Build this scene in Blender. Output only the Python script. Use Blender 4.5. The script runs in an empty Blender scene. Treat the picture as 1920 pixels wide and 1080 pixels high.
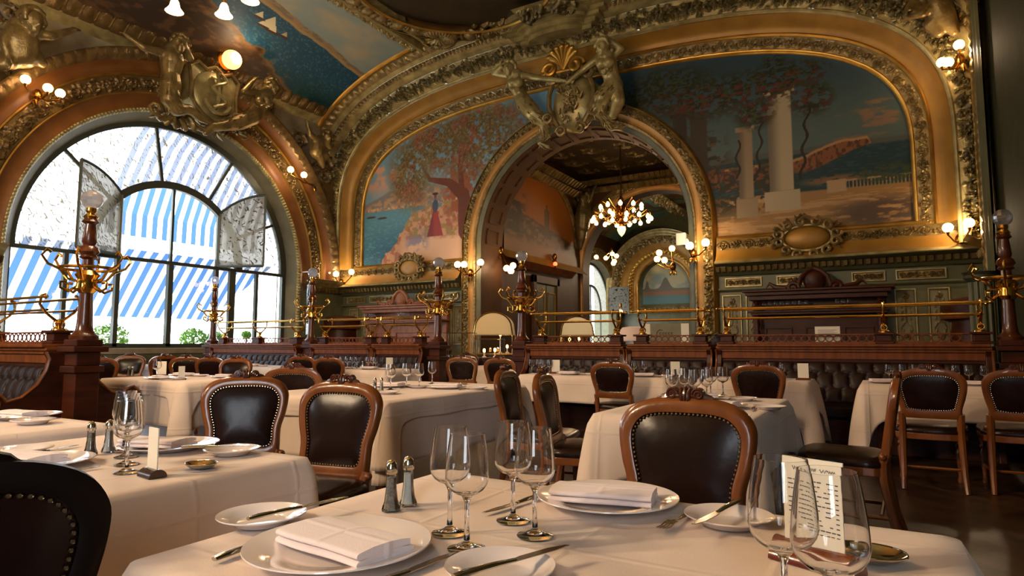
import bpy, math, random
import numpy as np
from mathutils import Vector, Matrix, Euler
PI = math.pi
sc = bpy.context.scene
C = sc.collection
R = math.radians

# ---------------- camera ----------------
FPX = 1187.0; PITCH = math.atan(105 / FPX); YAW = R(30.2); CAMZ = 1.11
cam = bpy.data.cameras.new('camera'); cam.sensor_width = 36; cam.lens = FPX / 1920 * 36
cam.clip_start = 0.05; cam.clip_end = 200
camo = bpy.data.objects.new('camera', cam); C.objects.link(camo)
camo.location = (0, 0, CAMZ); camo.rotation_euler = (PI / 2 + PITCH, 0, YAW)
sc.camera = camo
# ---------------- view ----------------
sc.view_settings.view_transform = 'Standard'; sc.view_settings.look = 'None'
sc.view_settings.exposure = 0.0; sc.view_settings.gamma = 1.0; sc.view_settings.use_curve_mapping = False
sc.cycles.max_bounces = 12; sc.cycles.transparent_max_bounces = 24; sc.cycles.transmission_bounces = 12
sc.cycles.caustics_reflective = False; sc.cycles.caustics_refractive = False
sc.cycles.sample_clamp_indirect = 6.0
# ---------------- daylight ----------------
w = bpy.data.worlds.new('daylight'); sc.world = w; w.use_nodes = True
w.node_tree.nodes['Background'].inputs[0].default_value = (0.86, 0.93, 1.0, 1)
w.node_tree.nodes['Background'].inputs[1].default_value = 11.0
def portal(y, z, sy, sz, x=-12.9, ry=-PI / 2):
    l = bpy.data.lights.new('window_portal', 'AREA'); l.shape = 'RECTANGLE'; l.size = sz; l.size_y = sy
    l.cycles.is_portal = True
    o = bpy.data.objects.new('window_portal', l); C.objects.link(o)
    o.location = (x, y, z); o.rotation_euler = (0, ry, 0)
portal(7.7, 3.3, 5.9, 5.0)
portal(-4.0, 3.3, 5.9, 5.0)
portal(-5.0, 2.9, 4.6, 4.0, 1.85, PI / 2)

FWD = np.array([-math.sin(YAW) * math.cos(PITCH), math.cos(YAW) * math.cos(PITCH), math.sin(PITCH)])
RGT = np.array([math.cos(YAW), math.sin(YAW), 0.0]); UPV = np.cross(RGT, FWD)
def P(px, py, axis, val):                       # a point of the photograph on a real plane of the room
    r = FWD * FPX + RGT * (px - 960) - UPV * (py - 540); c = np.array([0, 0, CAMZ])
    i = 'xyz'.index(axis); t = (val - c[i]) / r[i]
    return Vector(c + t * r)
def G(px, d, z=0.0):                            # a floor spot in the direction px at depth d
    r = FWD * FPX + RGT * (px - 960) - UPV * (645 - 540)
    r = r / r.dot(FWD) * d
    return Vector((r[0], r[1], z))

# ---------------- materials ----------------
def srgb(c): 
    return tuple((x / 12.92 if x <= 0.04045 else ((x + 0.055) / 1.055) ** 2.4) for x in c)
def hexc(h): return srgb(tuple(int(h[i:i + 2], 16) / 255 for i in (0, 2, 4)))
M = {}
def mat(name, col, rough=0.5, metal=0.0, col2=None, scale=6, bump=0.0, bscale=40, coat=0, spec=0.5, stretch=None, trans=0, ior=1.45, emit=0, sheen=0):
    m = bpy.data.materials.new(name); m.use_nodes = True; nt = m.node_tree; b = nt.nodes['Principled BSDF']
    c = hexc(col) if isinstance(col, str) else col
    b.inputs['Base Color'].default_value = (*c, 1); b.inputs['Roughness'].default_value = rough
    b.inputs['Metallic'].default_value = metal; b.inputs['Coat Weight'].default_value = coat
    b.inputs['Specular IOR Level'].default_value = spec; b.inputs['IOR'].default_value = ior
    b.inputs['Transmission Weight'].default_value = trans; b.inputs['Sheen Weight'].default_value = sheen
    if emit: b.inputs['Emission Color'].default_value = (*c, 1); b.inputs['Emission Strength'].default_value = emit
    tc = None
    if col2 is not None or bump:
        tc = nt.nodes.new('ShaderNodeTexCoord'); mp = nt.nodes.new('ShaderNodeMapping')
        nt.links.new(tc.outputs['Object'], mp.inputs[0])
        if stretch: mp.inputs['Scale'].default_value = stretch
    if col2 is not None:
        n = nt.nodes.new('ShaderNodeTexNoise'); n.inputs['Scale'].default_value = scale; n.inputs['Detail'].default_value = 6
        r = nt.nodes.new('ShaderNodeValToRGB'); r.color_ramp.elements[0].position = 0.35; r.color_ramp.elements[1].position = 0.65
        c2 = hexc(col2) if isinstance(col2, str) else col2
        r.color_ramp.elements[0].color = (*c, 1); r.color_ramp.elements[1].color = (*c2, 1)
        nt.links.new(mp.outputs[0], n.inputs[0]); nt.links.new(n.outputs[0], r.inputs[0]); nt.links.new(r.outputs[0], b.inputs['Base Color'])
    if bump:
        n = nt.nodes.new('ShaderNodeTexNoise'); n.inputs['Scale'].default_value = bscale; n.inputs['Detail'].default_value = 4
        bp = nt.nodes.new('ShaderNodeBump'); bp.inputs['Strength'].default_value = bump; bp.inputs['Distance'].default_value = 0.02
        nt.links.new(mp.outputs[0], n.inputs[0]); nt.links.new(n.outputs[0], bp.inputs['Height']); nt.links.new(bp.outputs[0], b.inputs['Normal'])
    M[name] = m; return m
mat('stucco', '937c4c', 0.32, 0.45, '6d5a34', 5, 0.35, 30)            # aged gold stucco
mat('stucco_pale', 'b0a06c', 0.32, 0.35, '877648', 5, 0.25, 30)
mat('stucco_leaf', '4e4528', 0.32, 0.4, '6d5e38', 8, 0.3, 50)         # dark bronzed leaves
mat('gold', 'c49a4a', 0.36, 0.8, 'a87c30', 4, 0.1, 20)
mat('ochre', 'a0752a', 0.42, 0.25, '8d6422', 3, 0.08, 12)
mat('ochre_pale', 'b88a4a', 0.42, 0.2, 'a37638', 3, 0.08, 12)
mat('olive', '5c5b3e', 0.42, 0.0, '504e33', 4, 0.1, 20)
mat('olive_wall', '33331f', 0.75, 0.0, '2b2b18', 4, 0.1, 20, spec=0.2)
mat('olive_dark', '3f3f2a', 0.45, 0.0, '35341f', 4, 0.1, 20)
mat('reveal', '777055', 0.5, 0.05, '69624a', 3, 0.1, 20)
mat('brown_wall', '50300f', 0.5, 0.1, '43260c', 3, 0.1, 15)
mat('ceiling_dark', '3a2e1a', 0.5, 0.2, '2e2413', 3, 0.2, 15)
mat('plaster_pale', '8d8068', 0.6, 0.0, '7c6d52', 4)
mat('walnut', '4a200e', 0.4, 0.0, '341507', 3, 0.1, 30, spec=0.28, stretch=(1, 1, 6))
mat('walnut_light', '7c421a', 0.42, 0.0, '613112', 4, 0.1, 30, spec=0.28, stretch=(6, 1, 1))
mat('wood_backlit', '120805', 0.5, spec=0.15)  # backlit darkness of the near chair put into its frame colour
mat('ochre_brown', '7c4e20', 0.48, 0.1, '6a4018', 3, 0.1, 12)
mat('stucco_brown', '7a6238', 0.34, 0.4, '5a4526', 5, 0.35, 30)
mat('chair_wood', '7e4720', 0.28, 0.0, '643414', 7, 0.1, 30, coat=0.35, stretch=(1, 1, 0.4))
mat('chair_wood_dark', '542713', 0.28, 0.0, '3f1c0d', 7, 0.1, 30, coat=0.35)
mat('leather', '190b08', 0.27, 0.0, '200e0a', 9, 0.05, 22, spec=0.28)
mat('leather_bench', '25120c', 0.4, 0.0, '1c0d09', 9, 0.06, 25, spec=0.25)
mat('brass', 'e0b25a', 0.18, 1.0)
mat('brass_old', '9a6c2c', 0.25, 1.0)
mat('nail', 'd8c9a8', 0.22, 1.0)
mat('silver', 'c9c2b4', 0.12, 1.0)
mat('steel', 'b9b4aa', 0.18, 1.0)
mat('porcelain', 'e8dcd6', 0.10, 0.0, coat=0.4)
mat('iron', '3c4036', 0.5, 0.2)
mat('salt', 'd8d2c2', 0.8)
mat('pepper', 'a89a86', 0.9, 0.0, '85786a', 200)
mat('paper', 'e2dac8', 0.7)
mat('ink', '3a3550', 0.8)
mat('menu_wood', '6a2a16', 0.25, 0.0, '54200f', 6, coat=0.4)
mat('menu_wood_dark', '35170f', 0.25, 0.0, '2a110b', 6, coat=0.4)
mat('foliage', '8fbb5c', 0.6, 0.0, '6a9844', 20)
mat('sideboard_wood', '9a6444', 0.4, 0.0, '865032', 4, 0.12, 30, spec=0.3, stretch=(6, 1, 1))
mat('stone', 'c9c6bd', 0.7, 0.0, 'b5b2a8', 5)
mat('hair', '1c1410', 0.5)
mat('skin', 'b07a5c', 0.5)
mat('jacket', '1b1b20', 0.8)
mat('hood_glow', 'b89a68', 0.3, 0.3, emit=0.25)  # trolley hood, no lamp: a faint glow is built into it
mat('pink_shade', 'd9b8a4', 0.6, emit=0.12)
mat('sign_plastic', 'd8d4cc', 0.4)
def emitter(name, col, s):
    m = bpy.data.materials.new(name); m.use_nodes = True; nt = m.node_tree; b = nt.nodes['Principled BSDF']
    b.inputs['Base Color'].default_value = (0.9, 0.8, 0.6, 1); b.inputs['Emission Color'].default_value = (*hexc(col), 1)
    b.inputs['Emission Strength'].default_value = s; M[name] = m
emitter('bulb', 'ffc070', 14); emitter('shade_glow', 'ffc27a', 3.0); emitter('globe_glow', 'ffb060', 3.2)
emitter('flame', 'ffb050', 16); emitter('red_lamp', 'ff4020', 6)
# clear glass: rays of light pass straight through where the wall is thin
def glass(name, tint, rough=0.0):
    m = bpy.data.materials.new(name); m.use_nodes = True; nt = m.node_tree; b = nt.nodes['Principled BSDF']
    b.inputs['Base Color'].default_value = (*tint, 1); b.inputs['Roughness'].default_value = rough
    b.inputs['Transmission Weight'].default_value = 1; b.inputs['IOR'].default_value = 1.47; M[name] = m
glass('glass', (0.98, 0.98, 0.98))
def thin_glass(name, k, tint, white):                            # thin-walled or cut glass: see-through with bright reflections
    m = bpy.data.materials.new(name); m.use_nodes = True; nt = m.node_tree; nt.nodes.clear()
    out = nt.nodes.new('ShaderNodeOutputMaterial'); tr = nt.nodes.new('ShaderNodeBsdfTransparent'); gl = nt.nodes.new('ShaderNodeBsdfGlossy'); df = nt.nodes.new('ShaderNodeBsdfTranslucent')
    tr.inputs[0].default_value = (*tint, 1); gl.inputs['Roughness'].default_value = 0.04; a = nt.nodes.new('ShaderNodeMixShader'); b = nt.nodes.new('ShaderNodeMixShader'); fr = nt.nodes.new('ShaderNodeFresnel'); fr.inputs[0].default_value = 1.5
    ad = nt.nodes.new('ShaderNodeMath'); ad.operation = 'ADD'; ad.inputs[1].default_value = k; nt.links.new(fr.outputs[0], ad.inputs[0]); nt.links.new(ad.outputs[0], a.inputs[0]); nt.links.new(tr.outputs[0], a.inputs[1]); nt.links.new(gl.outputs[0], a.inputs[2])
    b.inputs[0].default_value = white; df.inputs[0].default_value = (0.95, 0.95, 1, 1); nt.links.new(a.outputs[0], b.inputs[1]); nt.links.new(df.outputs[0], b.inputs[2]); nt.links.new(b.outputs[0], out.inputs[0]); M[name] = m
thin_glass('thin_glass', 0.06, (0.93, 0.93, 0.93), 0.0); thin_glass('crystal', 0.4, (0.85, 0.85, 0.92), 0.28)
def pane(name, lace, tone=(0.62, 0.58, 0.48)):
    m = bpy.data.materials.new(name); m.use_nodes = True; nt = m.node_tree; nt.nodes.clear()
    out = nt.nodes.new('ShaderNodeOutputMaterial'); tr = nt.nodes.new('ShaderNodeBsdfTransparent'); gl = nt.nodes.new('ShaderNodeBsdfGlossy')
    gl.inputs['Roughness'].default_value = 0.03; mx = nt.nodes.new('ShaderNodeMixShader'); mx.inputs[0].default_value = 0.05
    nt.links.new(tr.outputs[0], mx.inputs[1]); nt.links.new(gl.outputs[0], mx.inputs[2]); last = mx
    if lace:
        tl = nt.nodes.new('ShaderNodeBsdfTranslucent'); df = nt.nodes.new('ShaderNodeBsdfDiffuse')
        tl.inputs[0].default_value = (*tone, 1); df.inputs[0].default_value = (0.62, 0.58, 0.48, 1)
        a = nt.nodes.new('ShaderNodeMixShader'); a.inputs[0].default_value = 0.25
        nt.links.new(tl.outputs[0], a.inputs[1]); nt.links.new(df.outputs[0], a.inputs[2])
        tc = nt.nodes.new('ShaderNodeTexCoord')
        v = nt.nodes.new('ShaderNodeTexVoronoi'); v.inputs['Scale'].default_value = 5.0; v.feature = 'F1'
        n = nt.nodes.new('ShaderNodeTexNoise'); n.inputs['Scale'].default_value = 9; n.inputs['Detail'].default_value = 3
        wv = nt.nodes.new('ShaderNodeTexWave'); wv.inputs['Scale'].default_value = 5.0; wv.inputs['Distortion'].default_value = 14; wv.inputs['Detail'].default_value = 2; wv.wave_type = 'RINGS'
        nt.links.new(tc.outputs['Object'], v.inputs[0]); nt.links.new(tc.outputs['Object'], n.inputs[0]); nt.links.new(tc.outputs['Object'], wv.inputs[0])
        r1 = nt.nodes.new('ShaderNodeValToRGB'); r1.color_ramp.elements[0].position = 0.74; r1.color_ramp.elements[1].position = 0.84
        r2 = nt.nodes.new('ShaderNodeValToRGB'); r2.color_ramp.elements[0].position = 0.48; r2.color_ramp.elements[1].position = 0.54
        nt.links.new(wv.outputs[1], r1.inputs[0]); nt.links.new(n.outputs[0], r2.inputs[0])
        mu = nt.nodes.new('ShaderNodeMath'); mu.operation = 'MULTIPLY'; nt.links.new(r1.outputs[0], mu.inputs[0]); nt.links.new(r2.outputs[0], mu.inputs[1])
        ad = nt.nodes.new('ShaderNodeMath'); ad.operation = 'MULTIPLY_ADD'; ad.inputs[1].default_value = 1.0 - lace; ad.inputs[2].default_value = lace
        nt.links.new(mu.outputs[0], ad.inputs[0])
        mm = nt.nodes.new('ShaderNodeMixShader'); nt.links.new(ad.outputs[0], mm.inputs[0]); nt.links.new(mx.outputs[0], mm.inputs[1]); nt.links.new(a.outputs[0], mm.inputs[2]); last = mm
        pt = nt.nodes.new('ShaderNodeBsdfTranslucent'); pt.inputs[0].default_value = (0.075, 0.06, 0.04, 1); m3 = nt.nodes.new('ShaderNodeMixShader'); k3 = nt.nodes.new('ShaderNodeMath'); k3.operation = 'MULTIPLY'; k3.inputs[1].default_value = 1.0
        nt.links.new(mu.outputs[0], k3.inputs[0]); nt.links.new(k3.outputs[0], m3.inputs[0]); nt.links.new(mm.outputs[0], m3.inputs[1]); nt.links.new(pt.outputs[0], m3.inputs[2]); last = m3
    nt.links.new(last.outputs[0], out.inputs[0]); M[name] = m
pane('pane_clear', 0); pane('pane_lace', 0.6, (0.2, 0.19, 0.17)); pane('pane_lace_open', 0.9, (0.13, 0.12, 0.09))
def cloth_mat(name, col, col2):
    m = mat(name, col, 0.85, 0, col2, 3, 0.12, 400, spec=0.2, sheen=0.2); nt = m.node_tree; b = nt.nodes['Principled BSDF']       # pressed fold lines
    tc = nt.nodes.new('ShaderNodeTexCoord'); sp = nt.nodes.new('ShaderNodeSeparateXYZ'); nt.links.new(tc.outputs['Object'], sp.inputs[0]); last = None
    for i in range(3):
        q = nt.nodes.new('ShaderNodeMath'); q.operation = 'PINGPONG'; q.inputs[1].default_value = 0.165; nt.links.new(sp.outputs[i], q.inputs[0])
        k = nt.nodes.new('ShaderNodeMapRange'); k.inputs[1].default_value = 0.0; k.inputs[2].default_value = 0.012; k.inputs[3].default_value = 1; k.inputs[4].default_value = 0; k.interpolation_type = 'SMOOTHSTEP'; nt.links.new(q.outputs[0], k.inputs[0])
        if last is None: last = k
        else: a = nt.nodes.new('ShaderNodeMath'); a.operation = 'MAXIMUM'; nt.links.new(last.outputs[0], a.inputs[0]); nt.links.new(k.outputs[0], a.inputs[1]); last = a
    old = b.inputs['Normal'].links[0].from_node; bp = nt.nodes.new('ShaderNodeBump'); bp.inputs['Strength'].default_value = 0.22; bp.inputs['Distance'].default_value = 0.01
    nt.links.new(last.outputs[0], bp.inputs['Height']); nt.links.new(old.outputs[0], bp.inputs['Normal']); nt.links.new(bp.outputs[0], b.inputs['Normal']); return m
cloth_mat('cloth', 'dfcab9', 'd6bfac'); cloth_mat('napkin', 'eadbd8', 'e4d3cf'); cloth_mat('cloth_daylight_tint', 'd8d0d0', 'd0c6c6')  # window-side cloths get the cool daylight tint in their colour
def awning_mat():
    m = bpy.data.materials.new('awning'); m.use_nodes = True; nt = m.node_tree; nt.nodes.clear()
    out = nt.nodes.new('ShaderNodeOutputMaterial'); tl = nt.nodes.new('ShaderNodeBsdfTranslucent'); df = nt.nodes.new('ShaderNodeBsdfDiffuse'); mx = nt.nodes.new('ShaderNodeMixShader')
    mx.inputs[0].default_value = 0.35
    tc = nt.nodes.new('ShaderNodeTexCoord'); sp = nt.nodes.new('ShaderNodeSeparateXYZ'); nt.links.new(tc.outputs['Object'], sp.inputs[0])
    m1 = nt.nodes.new('ShaderNodeMath'); m1.operation = 'MULTIPLY'; m1.inputs[1].default_value = 1 / 0.25; nt.links.new(sp.outputs[1], m1.inputs[0])
    m2 = nt.nodes.new('ShaderNodeMath'); m2.operation = 'FRACT'; nt.links.new(m1.outputs[0], m2.inputs[0])
    m3 = nt.nodes.new('ShaderNodeMath'); m3.operation = 'GREATER_THAN'; m3.inputs[1].default_value = 0.50; nt.links.new(m2.outputs[0], m3.inputs[0])
    c = nt.nodes.new('ShaderNodeMix'); c.data_type = 'RGBA'; nt.links.new(m3.outputs[0], c.inputs[0])
    c.inputs[6].default_value = (0.95, 0.95, 0.95, 1); c.inputs[7].default_value = (0.045, 0.10, 0.22, 1)
    nt.links.new(c.outputs[2], tl.inputs[0]); nt.links.new(c.outputs[2], df.inputs[0])
    nt.links.new(tl.outputs[0], mx.inputs[1]); nt.links.new(df.outputs[0], mx.inputs[2]); nt.links.new(mx.outputs[0], out.inputs[0]); M['awning'] = m
awning_mat()
def paint_mat():
    m = bpy.data.materials.new('painted_canvas'); m.use_nodes = True; nt = m.node_tree; b = nt.nodes['Principled BSDF']
    a = nt.nodes.new('ShaderNodeAttribute'); a.attribute_name = 'paint'; nt.links.new(a.outputs[0], b.inputs['Base Color'])
    n = nt.nodes.new('ShaderNodeTexNoise'); n.inputs['Scale'].default_value = 60; bp = nt.nodes.new('ShaderNodeBump'); bp.inputs['Strength'].default_value = 0.15
    nt.links.new(n.outputs[0], bp.inputs['Height']); nt.links.new(bp.outputs[0], b.inputs['Normal'])
    b.inputs['Roughness'].default_value = 0.55; b.inputs['Specular IOR Level'].default_value = 0.3; M['paint'] = m
paint_mat()
def floor_mat():
    m = bpy.data.materials.new('parquet'); m.use_nodes = True; nt = m.node_tree; b = nt.nodes['Principled BSDF']
    tc = nt.nodes.new('ShaderNodeTexCoord'); mp = nt.nodes.new('ShaderNodeMapping'); mp.inputs['Rotation'].default_value = (0, 0, R(45))
    br = nt.nodes.new('ShaderNodeTexBrick'); br.inputs['Scale'].default_value = 1.0; br.inputs['Brick Width'].default_value = 0.55; br.inputs['Row Height'].default_value = 0.09
    br.inputs['Mortar Size'].default_value = 0.003; br.inputs['Color1'].default_value = (*hexc('4a3220'), 1); br.inputs['Color2'].default_value = (*hexc('2e1e12'), 1); br.inputs['Mortar'].default_value = (*hexc('100a06'), 1)
    nt.links.new(tc.outputs['Object'], mp.inputs[0]); nt.links.new(mp.outputs[0], br.inputs[0]); nt.links.new(br.outputs[0], b.inputs['Base Color'])
    b.inputs['Roughness'].default_value = 0.38; M['parquet'] = m
floor_mat()

# ---------------- building helpers ----------------
def link(o, parent=None):
    C.objects.link(o)
    if parent is not None: o.parent = parent
    return o
def tag(o, label=None, cat=None, group=None, kind=None):
    if label: o['label'] = label
    if cat: o['category'] = cat
    if group: o['group'] = group
    if kind: o['kind'] = kind
    return o
def thing(name, label, cat, loc=(0, 0, 0), rz=0, group=None):
    o = bpy.data.objects.new(name, None); o.empty_display_size = 0.05; C.objects.link(o)
    o.location = loc; o.rotation_euler = (0, 0, rz); return tag(o, label, cat, group)
def copy_tree(o, parent=None):
    c = o.copy(); C.objects.link(c); c.parent = parent
    for ch in list(o.children): copy_tree(ch, c)
    return c
def place(proto, used, loc, rz, label, group=None):   # the first call moves the built one, later calls copy it
    o = proto if not used else copy_tree(proto)
    used.append(o); o.location = loc; o.rotation_euler = (0, 0, rz); tag(o, label, None, group); return o
class MB:
    def __init__(s): s.v = []; s.f = []
    def add(s, v, f):
        n = len(s.v); s.v += [tuple(x) for x in v]; s.f += [tuple(i + n for i in q) for q in f]; return s
    def box(s, x0, x1, y0, y1, z0, z1, m=None):
        v = [Vector(p) for p in ((x0, y0, z0), (x1, y0, z0), (x1, y1, z0), (x0, y1, z0), (x0, y0, z1), (x1, y0, z1), (x1, y1, z1), (x0, y1, z1))]
        if m is not None: v = [m @ p for p in v]
        return s.add(v, [(0, 3, 2, 1), (4, 5, 6, 7), (0, 1, 5, 4), (1, 2, 6, 5), (2, 3, 7, 6), (3, 0, 4, 7)])
    def lathe(s, prof, n=24, c=(0, 0, 0), m=None, a0=0, a1=2 * PI):
        full = abs(a1 - a0 - 2 * PI) < 1e-6; k = n if full else n + 1; v = []
        for (r, z) in prof:
            for i in range(k):
                a = a0 + (a1 - a0) * i / n; p = Vector((c[0] + r * math.cos(a), c[1] + r * math.sin(a), c[2] + z)); v.append(m @ p if m is not None else p)
        f = []
        for j in range(len(prof) - 1):
            for i in range(n):
                i2 = (i + 1) % k; f.append((j * k + i, j * k + i2, (j + 1) * k + i2, (j + 1) * k + i))
        if prof[0][0] > 1e-5 and full and prof[0][0] < 90: pass
        return s.add(v, f)
    def tube(s, pts, r, n=8, caps=True, flat=1.0):
        pts = [Vector(p) for p in pts]; rs = r if isinstance(r, (list, tuple)) else [r] * len(pts); v = []; up = Vector((0, 0, 1)); prev = None
        for i, p in enumerate(pts):
            t = (pts[min(i + 1, len(pts) - 1)] - pts[max(i - 1, 0)])
            t = t.normalized() if t.length > 1e-9 else Vector((0, 0, 1))
            if prev is None: a = t.cross(up); a = a if a.length > 0.05 else t.cross(Vector((0, 1, 0)))
            else: a = prev - t * prev.dot(t)
            a.normalize(); prev = a; b = t.cross(a)
            for k in range(n):
                an = 2 * PI * k / n; v.append(p + (a * math.cos(an) + b * math.sin(an) * flat) * rs[i])
        f = [(i * n + k, i * n + (k + 1) % n, (i + 1) * n + (k + 1) % n, (i + 1) * n + k) for i in range(len(pts) - 1) for k in range(n)]
        if caps: f += [tuple(range(n))[::-1], tuple((len(pts) - 1) * n + k for k in range(n))]
        return s.add(v, f)
    def sphere(s, c, r, n=12, m=6, sc3=(1, 1, 1)):
        prof = [(r * math.sin(PI * j / m), -r * math.cos(PI * j / m)) for j in range(m + 1)]
        prof[0] = (1e-4, -r); prof[-1] = (1e-4, r)
        k = len(s.v); s.lathe(prof, n)
        s.v[k:] = [(c[0] + x * sc3[0], c[1] + y * sc3[1], c[2] + z * sc3[2]) for x, y, z in s.v[k:]]
        return s
    def prism(s, pts, d0, d1, axis='y', m=None):     # polygon (u,w) extruded along an axis
        def mk(u, w_, d):
            p = Vector((u, d, w_)) if axis == 'y' else (Vector((d, u, w_)) if axis == 'x' else Vector((u, w_, d)))
            return m @ p if m is not None else p
        n = len(pts); v = [mk(u, q, d0) for u, q in pts] + [mk(u, q, d1) for u, q in pts]
        return s.add(v, [tuple(range(n)), tuple(range(2 * n - 1, n - 1, -1))] + [(i, i + n, (i + 1) % n + n, (i + 1) % n) for i in range(n)])
    def build(s, name, m, parent=None, smooth=True, bevel=0, sub=0, solid=0, angle=40, loc=None):
        me = bpy.data.meshes.new(name); me.from_pydata([tuple(p) for p in s.v], [], s.f); me.validate()
        ms = m if isinstance(m, (list, tuple)) else [m]
        for q in ms: me.materials.append(M[q])
        import bmesh
        bm = bmesh.new(); bm.from_mesh(me); bmesh.ops.recalc_face_normals(bm, faces=bm.faces); bm.to_mesh(me); bm.free()
        if smooth:
            me.shade_smooth()
            if not sub: me.set_sharp_from_angle(angle=R(angle))
        o = bpy.data.objects.new(name, me); link(o, parent)
        if solid: q = o.modifiers.new('solid', 'SOLIDIFY'); q.thickness = solid; q.offset = 0
        if bevel: q = o.modifiers.new('bevel', 'BEVEL'); q.width = bevel; q.segments = 2; q.limit_method = 'ANGLE'
        if sub: q = o.modifiers.new('sub', 'SUBSURF'); q.levels = sub; q.render_levels = sub
        if loc is not None: o.location = loc
        return o
def grid_obj(name, Pn, mats, parent=None, fmat=None, mask=None, paint=None, smooth=True, sharp=None):
    nu, nv = Pn.shape[:2]; me = bpy.data.meshes.new(name)
    idx = np.arange(nu * nv).reshape(nu, nv)
    q = np.stack([idx[:-1, :-1], idx[1:, :-1], idx[1:, 1:], idx[:-1, 1:]], -1).reshape(-1, 4)
    keep = np.ones(len(q), bool) if mask is None else mask.reshape(-1)
    q = q[keep]; me.vertices.add(nu * nv); me.vertices.foreach_set('co', Pn.reshape(-1).astype(np.float32))
    me.loops.add(q.size); me.loops.foreach_set('vertex_index', q.reshape(-1).astype(np.int32))
    me.polygons.add(len(q)); me.polygons.foreach_set('loop_start', (np.arange(len(q)) * 4).astype(np.int32))
    if fmat is not None: me.polygons.foreach_set('material_index', fmat.reshape(-1)[keep].astype(np.int32))
    for k in (mats if isinstance(mats, (list, tuple)) else [mats]): me.materials.append(M[k])
    me.update(calc_edges=True)
    if paint is not None:
        a = me.color_attributes.new('paint', 'FLOAT_COLOR', 'POINT'); c = np.ones((nu * nv, 4), np.float32); c[:, :3] = paint.reshape(-1, 3); a.data.foreach_set('color', c.reshape(-1))
    if mask is not None:
        import bmesh
        bm = bmesh.new(); bm.from_mesh(me); bmesh.ops.delete(bm, geom=[v for v in bm.verts if not v.link_faces], context='VERTS'); bm.to_mesh(me); bm.free()
    if smooth: me.shade_smooth()
    if sharp: me.set_sharp_from_angle(angle=R(sharp))
    o = bpy.data.objects.new(name, me); return link(o, parent)

# -------- relief: a height field filled with stamped leaves, scrolls, eggs and beads --------
class HM:
    def __init__(s, L, W, res):
        s.L, s.W = L, W; s.nu = max(2, int(L / res) + 1); s.nv = max(3, int(W / res) + 1)
        s.u = np.linspace(0, L, s.nu); s.v = np.linspace(0, W, s.nv); s.h = np.zeros((s.nu, s.nv)); s.res = res
    def win(s, u0, u1, v0, v1):
        i0, i1 = np.searchsorted(s.u, [u0, u1]); j0, j1 = np.searchsorted(s.v, [v0, v1])
        if i1 <= i0 or j1 <= j0: return None
        return slice(i0, i1), slice(j0, j1), s.u[i0:i1, None], s.v[None, j0:j1]
    def dot(s, u, v, r, h, rv=None):
        rv = rv or r; k = s.win(u - r, u + r, v - rv, v + rv)
        if k is None: return
        a, b, U, V = k; d = ((U - u) / r) ** 2 + ((V - v) / rv) ** 2
        s.h[a, b] = np.maximum(s.h[a, b], h * np.sqrt(np.clip(1 - d, 0, 1)))
    def leaf(s, u, v, ang, L, W, h, base=0.0):
        k = s.win(u - L, u + L, v - L, v + L)
        if k is None: return
        a, b, U, V = k; ca, sa = math.cos(ang), math.sin(ang)
        x = ((U - u) * ca + (V - v) * sa) / L; y = -(U - u) * sa + (V - v) * ca
        inside = (x > 0) & (x < 1); xx = np.clip(x, 0, 1)
        wd = W * np.sin(PI * xx ** 0.75) * (0.82 + 0.18 * np.cos(xx * 22)) + 1e-6; t = np.abs(y) / wd
        q = np.where(inside & (t < 1), base + h * (0.35 + 0.65 * np.sin(PI * xx)) * (1 - 0.75 * t ** 1.5) * (1 - 0.25 * np.exp(-(t * 6) ** 2)), 0)
        s.h[a, b] = np.maximum(s.h[a, b], q)
    def tube(s, pts, r0, r1, h):
        n = len(pts)
        for i, (u, v) in enumerate(pts):
            r = r0 + (r1 - r0) * i / max(1, n - 1); s.dot(u, v, r, h * r / r0)
    def spiral(s, u, v, R0, a0, turns, r, h, sg=1, leaves=True):
        n = int(26 * turns * max(1, R0 / 0.08)); pts = []
        for i in range(n):
            t = i / n; a = a0 + sg * turns * 2 * PI * t; rr = R0 * (1 - 0.86 * t); pts.append((u + rr * math.cos(a), v + rr * math.sin(a)))
        s.tube(pts, r, r * 0.55, h); s.dot(u, v, R0 * 0.2, h * 1.3)
        if leaves:
            for q in range(5):
                i = int(n * (0.05 + 0.14 * q)); p = pts[min(i, n - 1)]; a = math.atan2(p[1] - v, p[0] - u)
                s.leaf(p[0], p[1], a + sg * 0.7, R0 * 0.55, R0 * 0.17, h * 0.9)
def eggs(p, h=0.03, gap=0.8):
    def f(m):
        n = max(1, round(m.L / p)); q = m.L / n
        for i in range(n):
            c = (i + 0.5) * q; m.dot(c, m.W * 0.5, q * 0.36, h, m.W * 0.46)
            m.leaf(i * q, m.W * 0.98, -PI / 2, m.W * 0.95, q * 0.1, h * 0.9)
        e = m.win(0, m.L + 1, 0, m.W + 1)
    return f
def beads(p, h=0.015):
    def f(m):
        n = max(1, round(m.L / p)); q = m.L / n
        for i in range(n): m.dot((i + 0.5) * q, m.W / 2, q * 0.46, h, m.W * 0.45)
    return f
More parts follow.
